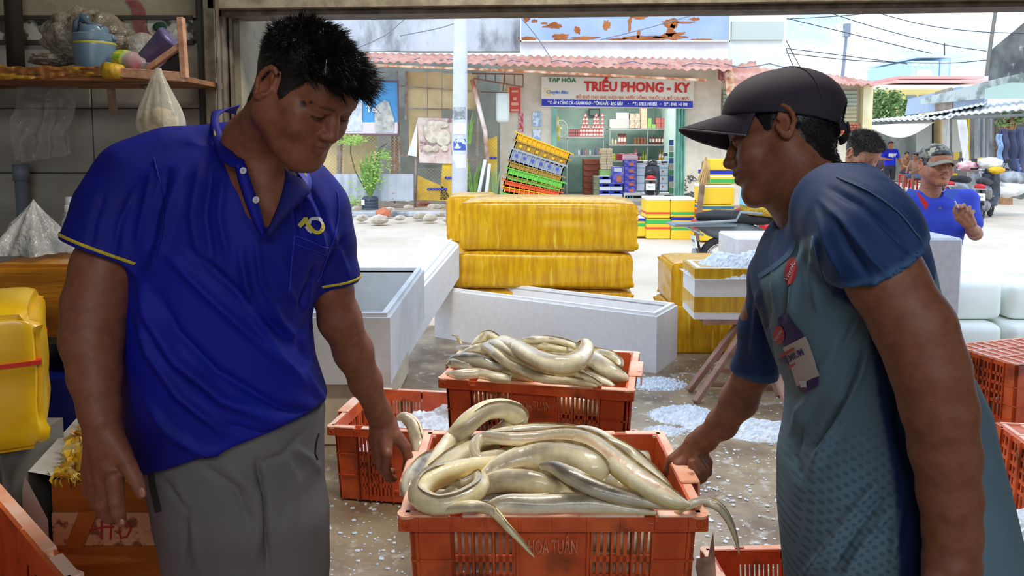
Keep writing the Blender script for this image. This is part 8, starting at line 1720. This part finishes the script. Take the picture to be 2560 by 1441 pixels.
jV = fold_disp(jV, jQ, [(p_, w_, h_*1.3) for p_, w_, h_ in foldsR], .25); jV = cloth_noise(jV, jQ, .0022, (7, 7, 4), 9)
x_, y_ = proj_px(jV); NV = rgb(30, 56, 104); GB = rgb(98, 124, 140); col = np.tile(np.array(GB), (len(jV), 1))
def inpoly(x, y, pl, soft=0):
    ins = np.zeros(len(x), bool); n_ = len(pl)
    for i in range(n_):
        x1, y1 = pl[i]; x2, y2 = pl[(i+1) % n_]; c_ = ((y1 > y) != (y2 > y)) & (x < (x2-x1)*(y-y1)/((y2-y1) or 1e-9)+x1); ins ^= c_
    return ins
navy = inpoly(x_, y_, [(1700, 300), (2700, 300), (2700, 600), (2345, 640), (2330, 760), (2200, 830), (2168, 790), (2120, 760), (2085, 740), (2040, 640), (2034, 590), (1990, 600), (1976, 636), (1897, 692), (1920, 790), (1938, 900), (1950, 990), (1800, 1000), (1800, 700)])
navy |= (jV[:, 1] > 1.30) & (y_ < 960) & (x_ < 1946)
side = inpoly(x_, y_, [(2166, 780), (2182, 900), (2200, 1020), (2232, 1180), (2244, 1300), (2250, 1600), (2395, 1600), (2390, 1300), (2370, 1100), (2340, 900), (2300, 700), (2200, 700)])
col[side] = rgb(18, 44, 98); col[navy] = NV
col[(navy) & (y_ > 560) & (np.abs((jV-hcR1) @ nR1) < .010) & (jV[:, 1] < 1.08)] = rgb(58, 92, 132); col[navy & (np.abs(jV[:, 2]-hcR2[2]) < .009) & (jV[:, 1] > 1.3)] = rgb(60, 88, 124)
col = lap(lap(col, jQ, .5), jQ, .5); me = mesh_from('jersey', jV, jQ, col); dm = sst(y_, 960, 1250)*(~side & ~navy)*(x_ < 2400); a_ = me.attributes.new('dots', 'FLOAT', 'POINT'); a_.data.foreach_set('value', dm.astype(np.float32))
m_j = mat('jersey_cloth', (.2, .3, .4), r=.7, attr='col', c2=rgb(226, 228, 232), ns=3, bump=.12, bs=380, bdist=.002, spec=.35)
n = m_j.node_tree.nodes; l = m_j.node_tree.links; bs_ = n['Principled BSDF']; src = bs_.inputs['Base Color'].links[0].from_socket
tcn = n.new('ShaderNodeTexCoord'); mpn = n.new('ShaderNodeMapping'); mpn.inputs['Rotation'].default_value = (0, R(45), 0); mpn.inputs['Scale'].default_value = (88, 0, 88); l.new(tcn.outputs['Object'], mpn.inputs[0])
vo = n.new('ShaderNodeTexVoronoi'); vo.inputs['Scale'].default_value = 1; vo.inputs['Randomness'].default_value = 0; l.new(mpn.outputs[0], vo.inputs[0])
lt = n.new('ShaderNodeMapRange'); lt.inputs[1].default_value = .34; lt.inputs[2].default_value = .24; l.new(vo.outputs['Distance'], lt.inputs[0])
an_ = n.new('ShaderNodeAttribute'); an_.attribute_name = 'dots'; mu = n.new('ShaderNodeMath'); mu.operation = 'MULTIPLY'; l.new(lt.outputs[0], mu.inputs[0]); l.new(an_.outputs['Fac'], mu.inputs[1]); mu2 = n.new('ShaderNodeMath'); mu2.operation = 'MULTIPLY'; mu2.inputs[1].default_value = .42; l.new(mu.outputs[0], mu2.inputs[0])
mx = n.new('ShaderNodeMix'); mx.data_type = 'RGBA'; l.new(mu2.outputs[0], mx.inputs[0]); l.new(src, mx.inputs[6]); mx.inputs[7].default_value = (*rgb(38, 48, 66), 1); l.new(mx.outputs[2], bs_.inputs['Base Color'])
jersey = link('jersey', me, m_j, man2, world=True); sj = Skinmap(jV, jQ)
m_jt = mat('jersey_trim', rgb(60, 92, 130), r=.7); m_lr = mat('logo_red', rgb(176, 56, 60), r=.6); m_pp = mat('print_purple', rgb(48, 36, 96), r=.6); m_pc = mat('print_cream', rgb(186, 176, 170), r=.6); m_pw = mat('print_white', rgb(206, 206, 212), r=.6)
sj.strip([(1897, 692), (1935, 668), (1972, 636), (1988, 602)], 12, 'neck_trim', m_jt, jersey); sj.strip([(2034, 592), (2042, 640), (2062, 700), (2086, 742)], 0, 'raglan_seam', m_jt, jersey, rad=.0012)
sj.strip([(2092, 444), (2170, 478), (2250, 535), (2300, 600)], 0, 'shoulder_seam', m_jt, jersey, rad=.0012)
sj.patch([(1962, 644), (1998, 644), (1992, 714), (1958, 714)], 'chest_badge', m_lr, jersey, 22, 28, f=lambda u, v: ((u-.5-.12*(.5-v))/.44)**2+((v-.5)/.49)**2 < 1)
sj.text('Vitrole', 1976, 680, 19, R(-66), m_pw, jersey, sx=.95, shear=.2)
# printed feed-bag picture on the chest: purple top, cream middle, purple corners
def pq(t): # centre line of the print
    return (1958+70*t+8*math.sin(t*3), 790+188*t)
def bandp(t0, t1, w0, w1, name, m, off=.002, sh0=0):
    A = []; b = MB(); k = 14
    rows = []
    for i in range(k+1):
        t = t0+(t1-t0)*i/k; cx_, cy_ = pq(t); w = w0+(w1-w0)*i/k; ang = R(-28); rows.append([sj.at(cx_+w*(j/10-.5)*math.cos(ang), cy_+w*(j/10-.5)*math.sin(ang), off) for j in range(11)])
    b.grid(k+1, 11, lambda u, v: rows[round(u*k)][round(v*10)]); return b.build(name, m, jersey, smooth=True, world=True)
bandp(-.0, .42, 26, 62, 'bag_print_top', m_pp); bandp(.34, .86, 64, 62, 'bag_print_middle', m_pc, .0026); bandp(.84, .98, 62, 44, 'bag_print_base', m_pp, .0022)
sj.patch([(1937, 812), (1966, 812), (1966, 862), (1937, 862)], 'bag_badge', m_lr, jersey, 22, 28, off=.0032, f=lambda u, v: ((u-.5)/.48)**2+((v-.5)/.48)**2 < 1)
sj.text('Vitrole', 1951, 838, 13, R(-62), m_pw, jersey, sx=.9, off=.0042, shear=.2); sj.text('PREMIUM', 1984, 892, 25, R(-28), m_pp, jersey, sx=.62, off=.0038, bold=.02)
sj.strip([(1955, 890), (1972, 880), (1990, 870)], 7, 'print_line', m_lr, jersey, off=.0034); sj.strip([(1975, 918), (1992, 908)], 6, 'print_line', m_lr, jersey, off=.0034)
sj.patch([(2002, 950), (2020, 950), (2022, 968), (2006, 968)], 'print_corner', m_pw, jersey, 4, 4, off=.0034)
# dark trousers
tr = SDF(); tr.loft(pxsec([(1400, 1985, 2500, 1.17, .14), (1560, 1985, 2500, 1.17, .14), (1700, 2000, 2480, 1.17, .13)]), k=.02)
A = P(2240, 1700, 1.17)
for dy in (-.09, .10): tr.chain([(np.array([A.x, 1.17+dy, A.z+.02]), .09), (np.array([A.x-.04, 1.17+dy, .42]), .07), (np.array([A.x+.02, 1.17+dy, .08]), .055)], k=.02)
tV, tQ = tr.mesh((A.x-.24, .98, .03), (A.x+.28, 1.38, P(0, 1400, 1.1).z), .007, 2); link('trousers', mesh_from('trousers', tV, tQ), mat('trouser_navy', rgb(24, 28, 44), r=.8), man2, world=True)
for dy in (-.09, .10): b = MB(); b.sph((A.x-.04, 1.17+dy, .035), 1, 3, (.13, .05, .04)); b.build('shoe', m_black, man2, smooth=True, world=True)
# ---------------- people in the street ----------------
def figure(lab, loc, rz, J, shirt, pants, tone=rgb(176, 122, 94), vox=.006, hv=.0032, hair=m_hair, cap=None, F=(0, 1, -.05), hs=1.0, sleeves=True, lids=(.003, -.002), eye=True, nhair=2500, capped=False, fat=1.0, long=False):
    """J: joints in the figure's own frame (x right, y forward, z up)"""
    t = thing('person', lab, 'person', loc, rz); s = SDF(); c = Vector(J['head']); HR = orient(F); nb = np.array(J['neck'], float)
    T = head_sdf(s, c, HR, hs, lids=lids, fat=fat, neck_to=nb+np.array((0, 0, -.02)))
    sk = SDF(); sk.ops = list(s.ops); g = lambda k: np.array(J[k], float)
    boxes = []
    for q in ('L', 'R'):
        a, e_, w = g('sh'+q), g('el'+q), g('wr'+q); s.chain([(a, .048), ((a+e_)/2, .046), (e_, .038), ((e_*2+w)/3, .038), (w, .027)], k=.02)
        d = (w-e_)/np.linalg.norm(w-e_); hd = J.get('hand'+q); 
        if hd is None:
            sd = np.cross(d, (0, 0, 1.)); sd = sd/max(np.linalg.norm(sd), .3)
            s.rc(w, w+d*.07, .026, .032, k=.015, sq=(np.cross(d, sd)+1e-3, 1.7))
            for i in range(4): o_ = w+d*.075+sd*(.024-.016*i); s.chain([(o_, .0095), (o_+d*.035, .0088), (o_+d*.062+np.array((0, 0, -.012)), .0075)], k=.004)
            s.chain([(w+d*.02+sd*.028, .012), (w+d*.05+sd*.045, .010), (w+d*.075+sd*.045, .0085)], k=.006)
        else:
            for ch in hd: s.chain([(np.array(p), r_) for p, r_ in ch], k=.004)
    s.rc(g('shL')*.6+g('shR')*.4, g('shR')*.6+g('shL')*.4, .06, .06, k=.03)
    s.rc(nb+np.array((0, -.01, -.03)), g('hip')+np.array((0, 0, .12)), .06, .09, k=.04)
    for q in ('L', 'R'):
        if 'kn'+q in J: s.chain([(g('an'+q)+np.array((0, -.02, -.035)), .036), (g('an'+q)+np.array((0, .13, -.045)), .03)], k=.02); s.chain([(g('hip'+q), .07), (g('kn'+q), .05), ((g('kn'+q)*.6+g('an'+q)*.4), .05), (g('an'+q), .034)], k=.02)
    allp = np.array([J[k] for k in J if not k.startswith('hand')]); lo, hi = allp.min(0)-.17, allp.max(0)+.17; lo[2] = max(lo[2], 0) if lo[2] < .05 else lo[2]
    parts = [s.mesh(np.array(c)-np.array((.12, .13, .15)), np.array(c)+np.array((.12, .14, .145)), hv)]
    zc = c[2]-.15+0; parts.append(s.mesh(lo, (hi[0], hi[1], zc+hv), vox)); V, Q = join_islands(parts[1], parts[:1]); hV, hQ = parts[0]
    hmf = lambda L: sst(L[:, 2]-line(L[:, 1], HL), -.004, .012)*(np.abs(L[:, 0]) < .082)
    col = skin_cols(V, T, c, HR, hs, tone, hairmask=lambda L: hmf(L)*.9, haircol=rgb(30, 26, 25)); body = link('body', mesh_from('body', V, Q, col), m_skin, t)
    if eye: eyes(T, c, HR, hs, t, look=(0, 1, -.05), wd=False); brows(T, HR, hs, t, w=1.6, dens=60, world=False)
    L = (hV-np.array(c)) @ np.array(HR)/hs; hsh, v2, n2, l2, w2 = hair_shell(hV, hQ, L, hmf, lambda L: .004+(0 if capped else .014)*sst(L[:, 2], .03, .08), 'hair', hair, t, world=False)
    if nhair:
        rg = np.random.default_rng(6); pr = w2*((l2[:, 2] < .025) if capped else 1); pr = pr/pr.sum(); ids = rg.choice(np.arange(len(v2)), nhair, p=pr); strands('hair_strands', hair, hsh, v2[ids]-n2[ids]*.003, n2[ids], (.007+.02*sst(l2[ids, 2], .02, .08))*rg.uniform(.5, 1.1, nhair), np.tile(np.array(HR @ Vector((0, .3, 0))), (nhair, 1)), n=3, w=.0011, jit=.35, seed=3, world=False)
    h = SDF(); a, b_ = g('shL'), g('shR'); hp = g('hip'); yaw = 0
    mid = (a+b_)/2; W2 = abs(a[0]-b_[0])/2
    lean = (mid-hp)
    h.loft([(hp[2]-.02, hp[0], hp[1], .165, .115), (hp[2]+.12, hp[0]+lean[0]*.25, hp[1]+lean[1]*.25, .16, .115), (hp[2]+lean[2]*.65, hp[0]+lean[0]*.65, hp[1]+lean[1]*.65, W2*.92, .125), (mid[2], mid[0], mid[1], W2*.85, .10), (mid[2]+.06, mid[0], mid[1], W2*.5, .075)], k=.03, pw=2.3)
    for q in ('L', 'R'):
        A, e_ = g('sh'+q), g('el'+q); h.chain([(A*.6+mid*.4+np.array((0, 0, .02)), .055), (A, .062), (A*.3+e_*.7, .058)], k=.03)
    h.rc(np.array(T(0, -.02, -.03)), nb+np.array((0, .03, -.01)), .066, .050, mode='s', k=.008)
    slv, slq = h.mesh(lo, (hi[0], hi[1], mid[2]+.1), vox*1.1, 2); slv = cloth_noise(slv, slq, .006, (9, 9, 5), loc[0]); so = link('shirt', mesh_from('shirt', slv, slq), shirt, t)
    if pants is not None and 'knL' in J:
        p_ = SDF(); p_.loft([(hp[2]-.12, hp[0], hp[1], .16, .11), (hp[2]+.03, hp[0], hp[1], .155, .11)], k=.03)
        for q in ('L', 'R'):
            kn = g('kn'+q); an = g('an'+q); p_.chain([(g('hip'+q), .09), (kn*.85+g('hip'+q)*.15, .075)] + ([(an, .06)] if long else []), k=.03)
        pv, pq_ = p_.mesh(lo, (hi[0], hi[1], hp[2]+.1), vox*1.2, 2); link('shorts', mesh_from('shorts', pv, pq_), pants, t)
    return t, T, HR, c, so
# camouflage cap man, seen to the waist behind the chest
Yc_ = 4.650; ox = P(2335, 420, Yc_); H0 = ox.z
def rel(x, y, Y): v = P(x, y, Y); return (-(v.x-ox.x), -(v.y-Yc_), v.z)
J = dict(head=(0, .02, P(2336, 412, Yc_).z), neck=(0, -.03, P(2336, 478, Yc_).z), shL=rel(2252, 505, 4.700), shR=rel(2418, 500, 4.700), elL=rel(2225, 600, 4.650), wrL=rel(2240, 690, 4.450), elR=rel(2438, 585, 4.560), wrR=rel(2424, 562, 4.400), hip=(0, 0, P(2336, 680, Yc_).z-.05), hipL=(.09, 0, .80), hipR=(-.09, 0, .80), knL=(.1, 0, .45), knR=(-.1, 0, .45), anL=(.1, 0, .08), anR=(-.1, 0, .08))
wr = np.array(J['wrR']); HD = []
u_ = 1/ppm(4.400)
pp = lambda x, y, d=0.: rel(x, y, 4.380+d)
HD = [[(pp(2424, 562), .026), (pp(2404, 535), .028)], [(pp(2430, 560), .026), (pp(2418, 532), .026)], [(pp(2420, 565), .024), (pp(2394, 545), .018)],
      [(pp(2394, 545), .014), (pp(2386, 528), .011), (pp(2390, 514), .009)], [(pp(2402, 528), .012), (pp(2397, 514), .0105), (pp(2392, 518, -.02), .009)], [(pp(2412, 524), .012), (pp(2410, 512), .0105), (pp(2402, 520, -.03), .009)], [(pp(2422, 526), .0115), (pp(2424, 518), .010), (pp(2416, 528, -.03), .0085)], [(pp(2430, 534), .011), (pp(2434, 528), .0095), (pp(2428, 538, -.03), .008)]]
J['handR'] = HD
m_sb = mat('shirt_royal', rgb(44, 70, 196), r=.7, c2=rgb(34, 56, 172), ns=4)
t, T, HR, c, so = figure('man in a camouflage cap and royal blue polo raising a hand with a cigarette', (ox.x, Yc_, 0), R(180), J, m_sb, mat('pants_dark', rgb(50, 50, 58), r=.8), vox=.006, hv=.003, F=(.0, 1, -.02), hs=1.07, nhair=800, capped=True, fat=1.2, tone=rgb(172, 118, 90))
# his cap
cs = SDF(); R4 = HR.to_4x4(); cs.ell(T(0, -.012, .05), np.array((.086, .105, .082)), R4); cs.ell(T(0, -.012, .047), np.array((.081, .10, .077)), R4, mode='s', k=.003); cs.plane(T(0, 0, .034), (0, .05, -1))
cV, cQ = cs.mesh(np.array(c)-np.array((.13, .15, .05)), np.array(c)+np.array((.13, .15, .17)), .004); m_camo = mat('camo_cloth', rgb(128, 126, 112), r=.8, c2=rgb(60, 62, 58), ns=26, mix=(.48, .53), c3=rgb(168, 164, 146), ns3=20, mix3=(.58, .62))
cp = link('cap', mesh_from('cap', cV, cQ), m_camo, t)
b = MB(); b.grid(21, 8, lambda u, v: Vector(T(.076*(u*2-1)*(1-.05*v), .075-.045*(u*2-1)**2+v*.065*(1-abs(u*2-1)**3*.7), .040-.026*(u*2-1)**2*(1+.3*v)-.020*v))); vz = b.build('visor', mat('camo_plain', rgb(134, 134, 120), r=.8), cp, smooth=True); md = vz.modifiers.new('t', 'SOLIDIFY'); md.thickness = .004
def W2L(x, y, Y): return Vector(rel(x, y, Y))
b = MB(); b.prism([(2289, 478), (2314, 526), (2322, 510), (2300, 486)], 0, .006, lambda u, v, d: W2L(u, v, 4.500-d)); b.build('red_placket', mat('red_cloth', rgb(206, 40, 50), r=.7), so)
for pl in ([(2272, 470), (2292, 478), (2286, 494), (2262, 488)], [(2366, 470), (2398, 480), (2382, 500), (2358, 490), (2362, 478)]): b = MB(); b.prism(pl, 0, .008, lambda u, v, d: W2L(u, v, 4.530-d)); b.build('collar', mat('shirt_royal_lite', rgb(66, 100, 206), r=.7), so)
b = MB(); b.prism([(2352, 518), (2386, 520), (2386, 523), (2352, 521)], 0, .004, lambda u, v, d: W2L(u, v, 4.500-d)); b.build('pocket_edge', m_sb, so); b = MB(); b.sph(W2L(2350, 521, 4.495), .008, 1); b.build('emblem', mat('emb_b', rgb(120, 104, 90), r=.6), so)
for q, xx in ((-1, 0), (1, 0)): b = MB(); b.tube([Vector(T(q*.006, .099, -.0495)), Vector(T(q*.022, .090, -.053))], .002, 4); b.build('moustache', m_hairg, t)
cg = MB(); cg.tube([W2L(2396, 520, 4.340), W2L(2388, 504, 4.300)], .004, 8); ci = cg.build('cigarette', m_white, None); ci.parent = None; ci.matrix_world = Matrix.LocRotScale((ox.x, Yc_, 0), Matrix.Rotation(R(180), 3, 'Z'), None); tag(ci, 'lit cigarette between the fingers of the man in the camouflage cap', 'cigarette')
# bare headed man looking down
Yh = 4.3; ox2 = P(2152, 400, Yh)
def rel2(x, y, Y): v = P(x, y, Y); return (-(v.x-ox2.x), -(v.y-Yh), v.z)
J = dict(head=(0, .02, P(2152, 385, Yh).z), neck=(0, -.05, P(2152, 455, Yh).z), shL=rel2(2080, 490, 4.38), shR=rel2(2226, 490, 4.38), elL=rel2(2070, 600, 4.3), wrL=rel2(2100, 660, 4.12), elR=rel2(2236, 600, 4.3), wrR=rel2(2200, 660, 4.12), hip=(0, 0, .9), hipL=(.09, 0, .82), hipR=(-.09, 0, .82), knL=(.1, 0, .45), knR=(-.1, 0, .45), anL=(.1, 0, .08), anR=(-.1, 0, .08))
figure('bare headed man in a red collared shirt looking down behind the young man', (ox2.x, Yh, 0), R(180), J, mat('shirt_red', rgb(196, 60, 66), r=.7, c2=rgb(226, 150, 110), ns=30), MATS['pants_dark'], vox=.008, hv=.0032, F=(-.32, 1, -.62), hair=m_hairg, lids=(.0016, -.005), hs=1.0, nhair=5000, tone=rgb(190, 140, 112))
# far people: standing in blue, two seated at the stall
Yf = 22.5; o3 = P(2224, 420, Yf)
J = dict(head=(0, 0, 1.53), neck=(0, -.02, 1.38), shL=(.17, 0, 1.34), shR=(-.17, 0, 1.34), elL=(.27, .05, 1.12), wrL=(.15, .22, 1.1), elR=(-.27, 0, 1.1), wrR=(-.30, .12, .92), hip=(0, 0, .92), hipL=(.09, 0, .84), hipR=(-.09, 0, .84), knL=(.12, .04, .46), knR=(-.10, 0, .46), anL=(.13, 0, .08), anR=(-.10, 0, .08))
t, *_r = figure('distant man standing in a blue football shirt and dark shorts', (o3.x, Yf, 0), R(180), J, mat('shirt_vivid', rgb(20, 40, 206), r=.7), mat('shorts_dark', rgb(50, 52, 62), r=.8), vox=.014, hv=.008, eye=False, nhair=0)
text_obj('shirt_print', 'SBJV', .12, m_white, t, loc=(0, .135, 1.22), rot=(R(90), 0, R(180)), off=.01, ext=.003)
def seated(lab, x_, Y_, rz, sh_, tone=rgb(176, 122, 94), pants=None, cap=None, lift=0):
    o = P(x_, 420, Y_); J = dict(head=(0, .06, 1.16), neck=(0, .02, 1.02), shL=(.16, 0, .97), shR=(-.16, 0, .97), elL=(.22, .1, .74), wrL=(.12, .3, .66), elR=(-.22, .1, .74), wrR=(-.12, .3, .66), hip=(0, -.05, .52), hipL=(.09, 0, .5), hipR=(-.09, 0, .5), knL=(.14, .38, .5), knR=(-.14, .38, .5), anL=(.14, .4, .08), anR=(-.14, .4, .08))
    return figure(lab, (o.x, Y_, lift), rz, J, sh_, pants or MATS['shorts_dark'], vox=.014, hv=.008, eye=False, nhair=0, tone=tone)
seated('distant seated man in dark clothes left of the standing one', 2200, 27, R(150), mat('shirt_dkpink', rgb(90, 70, 80), r=.8)); seated('distant seated bare shouldered man in a cap behind the camouflage cap', 2290, 24.5, R(120), mat('skin_shirt', rgb(176, 130, 104), r=.7), pants=mat('jeans', rgb(110, 140, 180), r=.8)); seated('distant seated person in brown half hidden by the blue shirt', 2262, 28.5, R(200), mat('shirt_brown', rgb(150, 104, 76), r=.8))
for x_, Y_ in ((2200, 27), (2290, 24.5), (2262, 28.5)):
    t = thing('plastic_stool', 'red plastic stool under a distant seated person', 'stool', (P(x_, 420, Y_).x, Y_, 0), group='stools under the seated people'); b = MB(); b.box((0, 0, .38), (.32, .32, .04), bev=.01); b.build('seat', MATS['stool_red'], t)
    for sx_ in (-.13, .13):
        for sy_ in (-.13, .13): b = MB(); b.box((sx_, sy_, .18), (.04, .04, .36)); b.build('leg', MATS['stool_red'], t)
# rider in cyan on the moped
o4 = P(1872, 520, 8.9); J = dict(head=(0, .05, 1.50), neck=(0, .0, 1.36), shL=(.17, 0, 1.30), shR=(-.17, 0, 1.30), elL=(.24, .16, 1.08), wrL=(.20, .40, .98), elR=(-.24, .16, 1.08), wrR=(-.20, .40, .98), hip=(0, -.05, .84), hipL=(.10, 0, .80), hipR=(-.10, 0, .80), knL=(.17, .36, .74), knR=(-.17, .36, .74), anL=(.17, .38, .32), anR=(-.17, .38, .32))
figure('rider in a sky blue top and mustard trousers on the grey moped', (o4.x, 8.7, -.02), R(-88), J, mat('shirt_cyan', rgb(150, 214, 240), r=.8, c2=rgb(130, 200, 232), ns=5), mat('mustard_print', rgb(196, 160, 50), r=.8, c2=rgb(160, 124, 30), ns=60, mix=(.48, .52)), vox=.012, hv=.006, eye=False, nhair=0, long=True)
